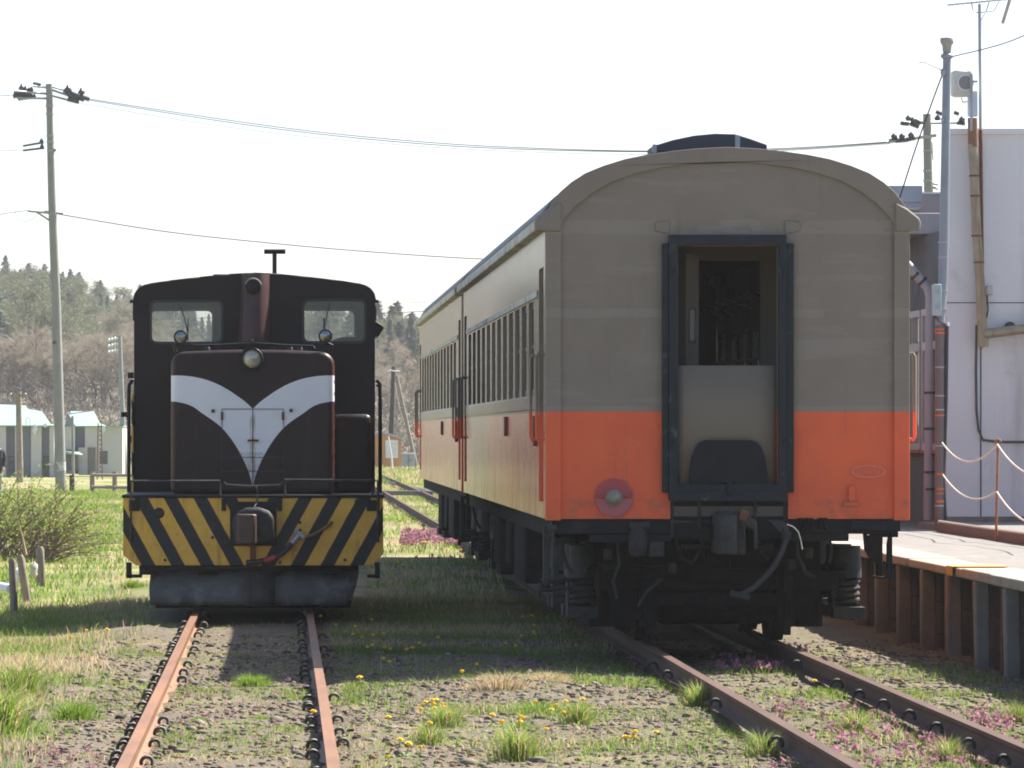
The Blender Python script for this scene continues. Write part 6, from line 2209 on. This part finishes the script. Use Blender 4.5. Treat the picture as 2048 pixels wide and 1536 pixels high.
# visible columns: px 0..275 on the left, 745..845 in the gap (and seen through the cab panes 300..440, 605..730)
def cols(n, y0, y1, lo=-40, hi=860):
    for _ in range(n):
        y = random.uniform(y0, y1)
        yield X(random.uniform(lo, hi), y), y
rndk = lambda m: random.randrange(m)
for x, y in cols(190, 560, 690): plant('c', rndk(3), x, y, random.uniform(0.34, 0.66))
for x, y in cols(80, 500, 650, -40, 320): plant('p', rndk(3), x, y, random.uniform(0.45, 0.72))
for x, y in cols(24, 440, 560, -40, 150): plant('p', rndk(3), x, y, random.uniform(0.65, 1.0))
for x, y in cols(30, 450, 560, 640, 860): plant('c', rndk(3), x, y, random.uniform(0.7, 0.98))
for x, y in cols(20, 470, 560, 600, 860): plant('p', rndk(3), x, y, random.uniform(0.65, .95))
for x, y in cols(44, 430, 560, 60, 860): plant('b', rndk(4), x, y, random.uniform(0.7, 1.0))
for x, y in cols(46, 365, 440, -40, 320): plant('b', rndk(4), x, y, random.uniform(0.6, 0.92))
for x, y in cols(18, 365, 440, 600, 870): plant('b', rndk(4), x, y, random.uniform(0.5, 0.8))
tp_ = plant('b', 1, X(98, 372), 372, 0.95, lab='bare tree with a thick dark trunk in front of the hillside wood')
plant('b', 1, X(188, 368), 368, 0.72, lab='low spreading bare tree with dark forked limbs above the smaller house')
# a pale brushy tree at the ridge's left end whose branch enters the frame
plant('c', 0, X(-16, 420), 420, 1.12, lab='tall conifer whose drooping boughs enter at the picture edge')

# brambles on the bank, too thick to count
n = 26000
yy = rng.uniform(322, 372, n); pxs = rng.uniform(-60, 880, n)
xx = (pxs - VX) * yy / F
zz = hill_z(xx, yy) + rng.random(n) ** 1.5 * (1.4 + 1.3 * vnoise(xx, yy, 0.3, 4))
c = np.stack([xx, yy, zz], 1)
a = rng.normal(size=(n, 3)); a[:, 2] = np.abs(a[:, 2]) + .3; a /= np.linalg.norm(a, axis=1)[:, None]
b_ = rng.normal(size=(n, 3)); b_ -= a * (a * b_).sum(1)[:, None]; b_ /= np.linalg.norm(b_, axis=1)[:, None]
ln = rng.uniform(.3, .9, (n, 1))
v = np.stack([c - b_ * 0.03, c + b_ * 0.03, c + a * ln], 1).reshape(-1, 3)
M['bramble'] = leaf_mat('bramble', (0.12, 0.105, 0.09), 0.2, False)
tag(link('undergrowth', fast_mesh('undergrowth', v, np.arange(n * 3), np.full(n, 3)), M['bramble']), kind='stuff')

# ------------------------------------------------------------------ bush on the left verge
BYb = 80.0
bc = Vector(P(40, 1130, BYb))
bc.z = ground_z(bc.x, bc.y)
bush = thing('bush', 'sprawling half-bare bush with fresh green leaves and tangled brown stems', 'bush', bc)
rr = random.Random(5)
m = MB(); tips = []
for k in range(230):
    px = rr.uniform(-60, 110)
    p = Vector((X(px, BYb), BYb + rr.uniform(-1.2, 1.2), 0))
    p.z = ground_z(p.x, p.y)
    d = Vector((rr.gauss(0.35 if px > 30 else -.1, .55), rr.gauss(0, .5), 1)).normalized()
    L = rr.uniform(0.6, 1.35) * (1.15 if px < 70 else 0.95)
    pp = [p]
    for q in range(6):
        d = (d + Vector((rr.gauss(0.05, .17), rr.gauss(0, .17), -0.1))).normalized()
        p = p + d * L / 6
        pp.append(p)
        if q > 1:
            e = (d + Vector((rr.gauss(0, .7), rr.gauss(0, .7), rr.gauss(0, .5)))).normalized()
            ep = p + e * rr.uniform(.15, .4)
            m.tube([p, p.lerp(ep, .5) + Vector((0, 0, .02)), ep], [.004, .003, .002], 3, False)
            tips += [p.lerp(ep, u) for u in (.3, .6, 1)]
    m.tube(pp, [.010 - .001 * k_ for k_ in range(7)], 4, False)
    tips += pp[3:]
M['stem'] = mat('brown_stems', (0.17, 0.12, 0.09), (0.11, 0.08, 0.06), 4, 0.9)
m.build('stems', M['stem'], bush)
T = np.array([list(t_) for t_ in tips])
n = 9500
w = rng.integers(0, len(T), n)
c = T[w] + rng.normal(size=(n, 3)) * 0.055
keep = rng.random(n) < np.clip(0.25 + (c[:, 2] - 0.15) * 0.75 + 0.8 * (vnoise(c[:, 0], c[:, 2], 2.2, 3) - .5), 0.05, 1)
c = c[keep]; n = len(c)
a = rng.normal(size=(n, 3)); a /= np.linalg.norm(a, axis=1)[:, None]
b_ = rng.normal(size=(n, 3)); b_ -= a * (a * b_).sum(1)[:, None]; b_ /= np.linalg.norm(b_, axis=1)[:, None]
sz = rng.uniform(.015, .03, (n, 1))
v = np.stack([c - a * sz, c + b_ * sz * .5, c + a * sz, c - b_ * sz * .5], 1).reshape(-1, 3)
col = np.repeat(np.stack([rng.uniform(.17, .3, n), rng.uniform(.25, .36, n), rng.uniform(.04, .08, n), np.ones(n)], 1), 4, 0)
M['leafattr'] = leaf_mat('leaf_tint', trans=0.5)
me = fast_mesh('leaves', v, np.arange(n * 4), np.full(n, 4), False, col)
link('leaves', me, M['leafattr'], bush)

# ------------------------------------------------------------------ grass, stones, flowers
M['grass'] = leaf_mat('grass_tint', trans=0.5, rough=0.5)
def blades(x, y, hgt, wid, col, lean=0.35, z=None):
    n = len(x)
    z = gh(x, y) - 0.01 if z is None else z
    an = rng.random(n) * 2 * math.pi
    ln = rng.uniform(0.1, 1.0, n) * lean
    d = np.stack([np.cos(an) * ln, np.sin(an) * ln, np.ones(n)], 1)
    f = rng.random(n) * math.pi
    s = np.stack([np.cos(f), np.sin(f) * 0.6, np.zeros(n)], 1) * wid[:, None] / 2
    p = np.stack([x, y, z], 1)
    mid_ = p + d * hgt[:, None] * 0.55 * np.array([0.6, 0.6, 1])
    tip = p + d * hgt[:, None] * np.array([1.7, 1.7, 0.95])
    v = np.stack([p - s, p + s, mid_ + s * 0.8, mid_ - s * 0.8, tip], 1).reshape(-1, 3)
    i = np.arange(n)[:, None] * 5
    fa = np.concatenate([i + np.array([0, 1, 2, 3]), i + np.array([3, 2, 4])], 1).ravel()
    sizes = np.tile([4, 3], n)
    c = np.repeat(np.concatenate([col, np.ones((n, 1))], 1), 5, 0)
    return v, fa, sizes, c

def tint(n, kind, sp=0.25):
    base = {'green': (0.14, 0.23, 0.035), 'dark': (0.075, 0.14, 0.026), 'lime': (0.23, 0.33, 0.055), 'straw': (0.50, 0.41, 0.25), 'brown': (0.27, 0.2, 0.13)}[kind]
    k = rng.uniform(1 - sp, 1 + sp, (n, 1))
    c = np.array(base) * k
    c[:, 0] *= rng.uniform(0.85, 1.2, n)
    return c

parts = []
def scatter(n, y0, y1, px0, px1, dens, hgt, wid, kinds, lean=0.35, pw=1.0):
    """candidates spread evenly over the ground between two depths and two sight lines"""
    u = rng.random(n)
    y = np.sqrt(y0 ** 2 + (y1 ** 2 - y0 ** 2) * u)
    x = (rng.uniform(px0, px1, n) - VX) * y / F
    keep = rng.random(n) < dens(x, y)
    x, y = x[keep], y[keep]
    m_ = len(x)
    if not m_: return
    kk = vnoise(x, y, 0.7, 11) * 0.7 + rng.random(m_) * 0.3
    col = np.zeros((m_, 3))
    edges = np.linspace(0, 1, len(kinds) + 1)
    rk = np.clip((kk - 0.2) / 0.6, 0, 0.999)
    for i, kd in enumerate(kinds):
        s_ = (rk >= edges[i]) & (rk < edges[i + 1])
        col[s_] = tint(s_.sum(), kd)
    h = rng.uniform(*hgt, m_) * (0.6 + 0.8 * vnoise(x, y, 1.1, 12))
    w = rng.uniform(*wid, m_)
    parts.append(blades(x, y, h, w, col, lean))

rails_off = lambda x: (np.abs(x + .86) > .07) & (np.abs(x - .272) > .07) & (np.abs(x - 2.96) > .07) & (np.abs(x - 4.07) > .07)
def d_left(x, y):
    return np.clip((-1.25 - x) * 0.8, 0, 1) * np.clip(0.25 + 1.6 * (vnoise(x, y, 0.6, 13) - 0.35), 0.08, 1)
scatter(210000, 27, 62, -250, 420, d_left, (0.04, 0.12), (0.004, 0.009), ['straw', 'green', 'lime', 'green', 'straw'], 0.5)
def d_bed(x, y):
    return ((x > -1.4) & (x < 0.6)) * rails_off(x) * np.clip(2.6 * (vnoise(x, y, 0.9, 15) - 0.55), 0.03, 0.8)
scatter(50000, 27, 54, 150, 760, d_bed, (0.02, 0.06), (0.004, 0.008), ['straw', 'lime', 'green'], 0.5)
def d_mid(x, y):
    b0 = ((x > 0.45) & (x < 2.9))
    near = np.clip(3.0 * (vnoise(x, y, 0.75, 16) - 0.45), 0.06, 1) * (y < 45)
    back = (y >= 45) * np.clip(0.35 + 1.2 * (vnoise(x, y, 0.5, 17) - .3), .1, 1)
    return b0 * rails_off(x) * (near + back)
scatter(110000, 27, 62, 600, 1500, d_mid, (0.02, 0.08), (0.004, 0.009), ['straw', 'green', 'lime', 'green', 'dark'], 0.7)
def d_right(x, y):
    return ((x > 2.85) & (x < 5.5)) * rails_off(x) * np.clip(1.7 * (vnoise(x, y, 0.9, 18) - 0.42), 0.03, 0.8)
scatter(60000, 27, 44, 1150, 2100, d_right, (0.025, 0.085), (0.004, 0.008), ['straw', 'lime', 'green', 'lime'], 0.5)
# dead stems and litter lying on the soil
scatter(60000, 27, 50, -40, 2100, lambda x, y: rails_off(x) * (0.25 + 0.9 * np.clip(vnoise(x, y, 0.8, 23) - .35, 0, 1)), (0.012, 0.035), (0.004, 0.009), ['straw', 'brown', 'brown', 'straw'], 4.0)
scatter(60000, 27, 46, 150, 2100, lambda x, y: rails_off(x) * np.clip(1.5 * (vnoise(x, y, 1.1, 27) - .45), 0.03, 1), (0.012, 0.035), (0.008, 0.016), ['lime', 'green', 'lime', 'green'], 1.6)
# the verge and field behind
def d_far(x, y): return np.clip(0.45 + 1.1 * (vnoise(x, y, 0.35, 19) - 0.3), 0.1, 1)
scatter(120000, 60, 178, -260, 262, d_far, (0.05, 0.13), (0.01, 0.02), ['straw', 'green', 'lime', 'green'], 0.5)
scatter(60000, 58, 270, 735, 1010, d_far, (0.05, 0.13), (0.01, 0.022), ['straw', 'straw', 'green', 'lime'], 0.5)
scatter(9000, 200, 275, 740, 850, d_far, (0.12, 0.32), (0.03, 0.06), ['straw', 'lime', 'straw', 'green'], 0.5)
V = np.concatenate([p[0] for p in parts]); C_ = np.concatenate([p[3] for p in parts])
off, fa = 0, []
for p in parts:
    fa.append(p[1] + off); off += len(p[0])
tag(link('grass', fast_mesh('grass', V, np.concatenate(fa), np.concatenate([p[2] for p in parts]), False, C_), M['grass']), kind='stuff')

# ballast and dirt clods
ico = bmesh.new(); bmesh.ops.create_icosphere(ico, subdivisions=1, radius=1.0)
IV = np.array([v.co[:] for v in ico.verts]); IF = np.array([[v.index for v in f.verts] for f in ico.faces]); ico.free()
def stones(n, y0, y1, px0, px1, dens, size, flat=0.6, cols_=None):
    u = rng.random(n)
    y = np.sqrt(y0 ** 2 + (y1 ** 2 - y0 ** 2) * u)
    x = (rng.uniform(px0, px1, n) - VX) * y / F
    k = rng.random(n) < dens(x, y)
    x, y = x[k], y[k]; n = len(x)
    s = size[0] + (size[1] - size[0]) * rng.random(n) ** 2.6
    sc3 = s[:, None] * np.stack([rng.uniform(.8, 1.4, n), rng.uniform(.8, 1.4, n), rng.uniform(.45, .85, n)], 1)
    v = IV[None] * (1 + 0.28 * rng.normal(size=(n, 12, 1))) * sc3[:, None, :]
    an = rng.random(n) * 6.28
    ca, sa = np.cos(an)[:, None], np.sin(an)[:, None]
    vx, vy = v[..., 0] * ca - v[..., 1] * sa, v[..., 0] * sa + v[..., 1] * ca
    z0 = gh(x, y) + rough(x, y) + s * 0.1
    V_ = np.stack([vx + x[:, None], vy + y[:, None], v[..., 2] + z0[:, None]], -1).reshape(-1, 3)
    f = (IF[None] + (np.arange(n) * 12)[:, None, None]).reshape(-1)
    g_ = rng.random((n, 1))
    c = np.array([0.18, 0.15, 0.122]) * (0.4 + 1.05 * g_) + rng.normal(size=(n, 3)) * 0.006
    rs = rng.random(n) < 0.14
    c[rs] = np.array([0.24, 0.14, 0.08]) * rng.uniform(.7, 1.15, (rs.sum(), 1))
    return V_, f, np.full(n * 20, 3), np.repeat(np.concatenate([np.clip(c, .02, .6), np.ones((n, 1))], 1), 12, 0)
def d_st(x, y):
    base = 0.22 + 0.9 * np.clip(vnoise(x, y, 1.3, 21) - 0.3, 0, 1)
    return rails_off(x) * base * np.where(x < -1.4, 0.45, 1) * np.where(y > 46, 0.4, 1)
sp = [stones(70000, 27, 50, 60, 2080, d_st, (0.006, 0.024)), stones(3200, 27, 48, 60, 2080, lambda x, y: rails_off(x) * 0.5, (0.015, 0.042))]
t = NT('stone_tint')
a_ = t.n('Attribute'); a_.attribute_name = 'tint'
t.set('Base Color', t.mix(t.ramp(t.noise(40, 6, .7), (.3, 0.0), (.7, .5)), a_.outputs['Color'], (0.09, 0.075, 0.06))).set('Roughness', 0.92).set('Specular IOR Level', 0.2)
M['stone'] = t.m
V = np.concatenate([p[0] for p in sp]); off, fa = 0, []
for p in sp:
    fa.append(p[1] + off); off += len(p[0])
tag(link('ballast_gravel', fast_mesh('ballast_gravel', V, np.concatenate(fa), np.concatenate([p[2] for p in sp]), False, np.concatenate([p[3] for p in sp])), M['stone']), kind='stuff')

# purple dead-nettle: pink heads on short stems, a ground cover
pts = []
def patch(n, px0, px1, py0, py1, pw=None):
    for _ in range(n):
        px, py = random.uniform(px0, px1), random.uniform(py0, py1)
        x, y, _z = G(px, py, -0.05)
        if pw is None or random.random() < pw(px, py): pts.append((x, y))
patch(130, 1415, 1620, 1294, 1338)
patch(190, 1660, 2040, 1410, 1536, lambda a, c: 0.75)
patch(110, 1840, 2030, 1440, 1500)
patch(40, 1540, 1700, 1400, 1536)
patch(14, 1240, 1330, 1310, 1330)
patch(150, 800, 925, 1070, 1092)
patch(90, 800, 915, 1066, 1090)
patch(70, 330, 640, 1330, 1470, lambda a, c: 0.8)
patch(60, 10, 260, 1480, 1536)
V, Fc, Sz, Cc = [], [], [], []
o_ = 0
for x, y in pts:
    z = ground_z(x, y)
    h = random.uniform(0.045, 0.1) if y < 60 else random.uniform(.1, .2)
    small = 0.6 if x < 1 and y < 45 else 1.0
    h *= small
    for k in range(12):
        u = random.random()
        c = np.array([x + random.gauss(0, .011), y + random.gauss(0, .011), z + h * (0.55 + 0.5 * u)])
        a = rng.normal(size=3); b_ = rng.normal(size=3)
        s = random.uniform(.006, .012) * small * (2 if y > 60 else 1)
        V += [c - a * s, c + b_ * s * .6, c + a * s, c - b_ * s * .6]
        Fc += [o_, o_ + 1, o_ + 2, o_ + 3]; Sz.append(4); o_ += 4
        t_ = random.random()
        Cc += [(0.40, 0.19, 0.27, 1) if t_ < .6 else ((0.27, 0.12, 0.14, 1) if t_ < .85 else (0.12, 0.15, 0.05, 1))] * 4
    V += [np.array([x - .003, y, z - .01]), np.array([x + .003, y, z - .01]), np.array([x, y, z + h])]
    Fc += [o_, o_ + 1, o_ + 2]; Sz.append(3); o_ += 3
    Cc += [(0.1, 0.13, 0.04, 1)] * 3
tag(link('pink_ground_cover', fast_mesh('pink_ground_cover', np.array(V), np.array(Fc), np.array(Sz), False, np.array(Cc)), M['grass']), kind='stuff')

# grass tufts one can point at
def tuft_mesh(n, rad, h, kinds, lean, seed, flat=0.0):
    global rng
    keep = rng; rng = np.random.default_rng(seed)
    a = rng.random(n) * 6.28; r = rad * np.sqrt(rng.random(n))
    x, y = r * np.cos(a), r * np.sin(a)
    col = np.concatenate([tint(n // len(kinds) + (1 if i < n % len(kinds) else 0), k) for i, k in enumerate(kinds)])
    rng.shuffle(col)
    r = np.abs(rng.normal(size=n)) * rad * .55
    q = rng.random(n) * 6.28
    x, y = r * np.cos(q), r * np.sin(q)
    hh = rng.uniform(.35, 1.2, n) * h * np.exp(-(r / rad) ** 2 * .7)
    v, f, s, c = blades(x, y, hh, rng.uniform(.004, .008, n), col, .25, np.full(n, -0.015))
    v = v.reshape(n, 5, 3)
    ou = np.stack([np.cos(q), np.sin(q)], 1) * (lean * hh * (0.2 + 1.3 * rng.random(n)))[:, None]
    v[:, 2:4, :2] += (ou * .35)[:, None, :]
    v[:, 4, :2] += ou
    v[:, 4, 2] -= np.linalg.norm(ou, axis=1) * .35
    v = v.reshape(-1, 3)
    rng = keep
    return fast_mesh('grass_tuft', v, f, s, False, c)
tm_ = [tuft_mesh(900, .2, .19, ['lime', 'lime', 'green'], .75, 1), tuft_mesh(620, .14, .25, ['lime', 'green', 'lime', 'straw'], .55, 2), tuft_mesh(420, .22, .1, ['green', 'lime'], .9, 3), tuft_mesh(800, .3, .2, ['straw', 'straw', 'brown'], 1.1, 4)]
tufts = [(505, 1372, 0, 1.1, 'bright green tuft between the rusty rails at the edge of the shadow'),
         (521, 1440, 2, .7, 'small green tuft between the rusty rails nearer than the bright one'),
         (400, 1443, 2, .6, 'flat green weed close beside the rusty rail with spring clips'),
         (1398, 1412, 1, 1.25, 'tall grass tuft leaning on the outer brown rail'),
         (1712, 1462, 1, 1.1, 'fine bright tuft between the brown rails'),
         (1527, 1515, 1, 1.1, 'grass tuft beside the outer brown rail at the bottom of the photo'),
         (1862, 1440, 0, .9, 'grass tuft against the inner brown rail under the pink flowers'),
         (1895, 1524, 1, 1.0, 'grass tuft among the pink flowers between the brown rails'),
         (890, 1462, 1, 1.2, 'leafy grass tuft right behind a row of dandelions'),
         (858, 1490, 1, 1.0, 'thin yellowish grass tuft next to the dandelion pair'),
         (928, 1362, 2, 1.0, 'low green weed beneath two tall dandelions at the shadow edge'),
         (1035, 1524, 1, 1.5, 'loose grass clump at the bottom edge between the tracks'),
         (1156, 1452, 1, 1.1, 'tall grass tuft by the rightmost dandelions'),
         (1038, 1462, 2, 1.0, 'dark leafy clump under the row of three dandelions'),
         (765, 1353, 2, .8, 'pale green weed at the edge of the coach shadow'),
         (1075, 1425, 2, 1.8, 'flat mat of green leaves in front of the dry straw'),
         (1000, 1390, 3, 1.35, 'bleached dry straw clump between the two tracks'),
         (1090, 1378, 3, 1.1, 'thin scatter of dry straw beside the straw clump'),
         (265, 1170, 0, 1.2, 'green tuft growing under the locomotive step'),
         (35, 1395, 1, 2.0, 'tall bright grass clump at the near verge'),
         (-5, 1470, 1, 2.2, 'tallest pale grass clump at the picture corner'),
         (150, 1440, 0, 1.3, 'ragged green tuft on the near verge'),
         (2040, 1446, 1, 1.2, 'arching grass tuft below the platform posts'),
         (690, 1390, 2, .6, 'small weed beside the inner rusty rail')]
for px, py, k, s, lab in tufts:
    x, y, _z = G(px, py, -0.1)
    o = bpy.data.objects.new('grass_tuft' if k < 3 else 'straw_tuft', tm_[k])
    if not tm_[k].materials: tm_[k].materials.append(M['grass'])
    COL.objects.link(o)
    o.location = (x, y, ground_z(x, y))
    s *= 0.62 if k == 3 else 0.72
    o.scale = (s, s, s * random.uniform(.85, 1.1)); o.rotation_euler = (0, 0, random.uniform(0, 6.28))
    tag(o, lab, 'grass tuft', 'grass tufts beside the rails')

# dandelions
M['dandelion'] = mat('dandelion_yellow', (0.9, 0.66, 0.02), (0.86, 0.58, 0.015), 60, 0.7)
M['stalk'] = mat('green_stalk', (0.14, 0.2, 0.05), None, 8, 0.7)
def flower(seed, h):
    rr = random.Random(seed)
    b = MB()
    tx, ty = rr.gauss(0, .008), rr.gauss(0, .008)
    b.m = 1
    b.tube([(0, 0, -.01), (tx * .5, ty * .5, h * .5), (tx, ty, h)], .0025, 5, False)
    for k in range(5):
        a = rr.uniform(0, 6.28); L = rr.uniform(.04, .08)
        c, s = math.cos(a), math.sin(a)
        b.add([(0, 0, .002), (c * L * .5 - s * .008, s * L * .5 + c * .008, .02), (c * L, s * L, .012), (c * L * .5 + s * .008, s * L * .5 - c * .008, .02)], [(0, 1, 2, 3)])
    b.m = 0
    for ring_, (r0, n, up) in enumerate(((.021, 20, .004), (.017, 16, .009), (.011, 12, .013))):
        for k in range(n):
            a = 6.283 * (k + .5 * ring_) / n + rr.uniform(-.06, .06)
            c, s = math.cos(a), math.sin(a)
            L = r0 * rr.uniform(.85, 1.1)
            w = .0032
            b.add([(tx + c * .003 - s * w * .5, ty + s * .003 + c * w * .5, h), (tx + c * .003 + s * w * .5, ty + s * .003 - c * w * .5, h), (tx + c * L + s * w, ty + s * L - c * w, h + up), (tx + c * L - s * w, ty + s * L + c * w, h + up)], [(0, 1, 2, 3)])
    b.ball((tx, ty, h + .003), (.014, .014, .011), 10, 6)
    return b.mesh('dandelion')
fm = [flower(k, h) for k, h in enumerate((.05, .075, .1, .065))]
for me in fm:
    me.materials.append(M['dandelion']); me.materials.append(M['stalk'])
D = []
for a, c in ((830,628),(787,652),(820,672),(763,695),(850,675),(912,660),(878,652),(876,686),(1018,475),(1100,450),(1460,665),(1520,675),(1555,658),(1590,655),(1713,670),(1622,727),(1668,703),(1180,745),(1313,775),(1387,770),(1340,775),(1262,798),(1490,826),(585,745),(803,763),(948,752),(620,908),(680,905),(770,898),(580,960),(100,740),(410,525),(1968,838),(2004,833),
             (270,205),(375,205),(430,200),(462,158),(185,155),(362,250),(428,262),(492,264),(525,267),(755,290),(725,308),(805,315),(888,278),(560,335),(580,342),(545,318),(500,350),(460,346),(676,325),(580,430),(548,415),(1362,157),(1410,142),(1428,185),(1443,240),(1425,262),(1345,257),(1320,315),(1665,328),(1260,295)):
    D.append((580 + a / 2.926, 1180 + c / 2.926))
D += [(175, 1244), (212, 1253), (140, 1268), (1254, 1466), (1265, 1465), (1315, 1465), (1625, 1366), (292, 1152), (80, 1190)]
Dfar = [(779, 1033), (796, 1033), (813, 1030), (817, 1036), (798, 1050), (809, 1053), (806, 1075), (809, 1089), (830, 1086), (850, 1090), (870, 1026), (866, 1036), (835, 1113), (860, 1110), (880, 1115), (905, 1108), (822, 1120), (940, 1107), (793, 1124), (811, 1127), (906, 1154), (948, 1145), (760, 1177), (920, 1095), (893, 1098)]
def near_thing(px, py):
    if py < 1130: return 'yellow dandelion in the grass between the locomotive and the coaches'
    if py < 1345: return 'yellow dandelion in the shaded ground before the vehicles' if px > 450 else 'yellow dandelion on the grassy verge by the locomotive'
    return None
solo = {}
for i, (px, py) in enumerate(D + Dfar):
    zf = -0.02 if py > 1130 else 0.0
    x, y, _z = G(px, py, zf)
    o = bpy.data.objects.new('dandelion', fm[i % 4])
    COL.objects.link(o)
    s = random.uniform(0.85, 1.2) * (1.0 if py > 1130 else 1.3)
    hgt_ = (.05, .075, .1, .065)[i % 4] * s
    o.location = (x, y, min(ground_z(x, y), zf - hgt_ * .6))
    o.scale = (s,) * 3; o.rotation_euler = (random.uniform(-.2, .2), random.uniform(-.2, .2), random.uniform(0, 6.28))
    lab = near_thing(px, py)
    if lab is None:
        lab = 'yellow dandelion on the sunny stony ground between the two tracks' if px > 640 and px < 1330 else 'yellow dandelion close beside a rail in the sun'
    tag(o, lab, 'dandelion', lab.replace('yellow dandelion', 'dandelions'))
b = MB(); b.ball((0, 0, 0), (.03, .03, .018), 8, 6)
q = G(895, 1310, -.08)
tag(b.build('pebble', M['porcelain'], None, 0), 'single white pebble lying in the coach shadow', 'pebble').location = q
b = MB(); b.tube([(0, 0, -.05), (.01, 0, .08), (.005, 0, .16)], [.006, .004, .002], 5)
tag(b.build('dry_stalk', mat('pale_dead_stalk', (.4, .35, .26), None, 5, .9), None, 0), 'single dead stalk standing at the coach shadow edge', 'stalk').location = G(760, 1352, -.1)

# ------------------------------------------------------------------ haze
hz = MB()
hz.box(-700, 700, -40, 1150, -3.0, 46)
t = NT('haze_air')
t.t.nodes.remove(t.b)
pv = t.n('VolumePrincipled')
pv.inputs['Color'].default_value = (0.98, 0.98, 1.0, 1)
pv.inputs['Density'].default_value = 0.0002
pv.inputs['Anisotropy'].default_value = 0.3
t.l(pv.outputs[0], t.out.inputs['Volume'])
tag(link('haze', hz.mesh('haze'), t.m), kind='stuff')
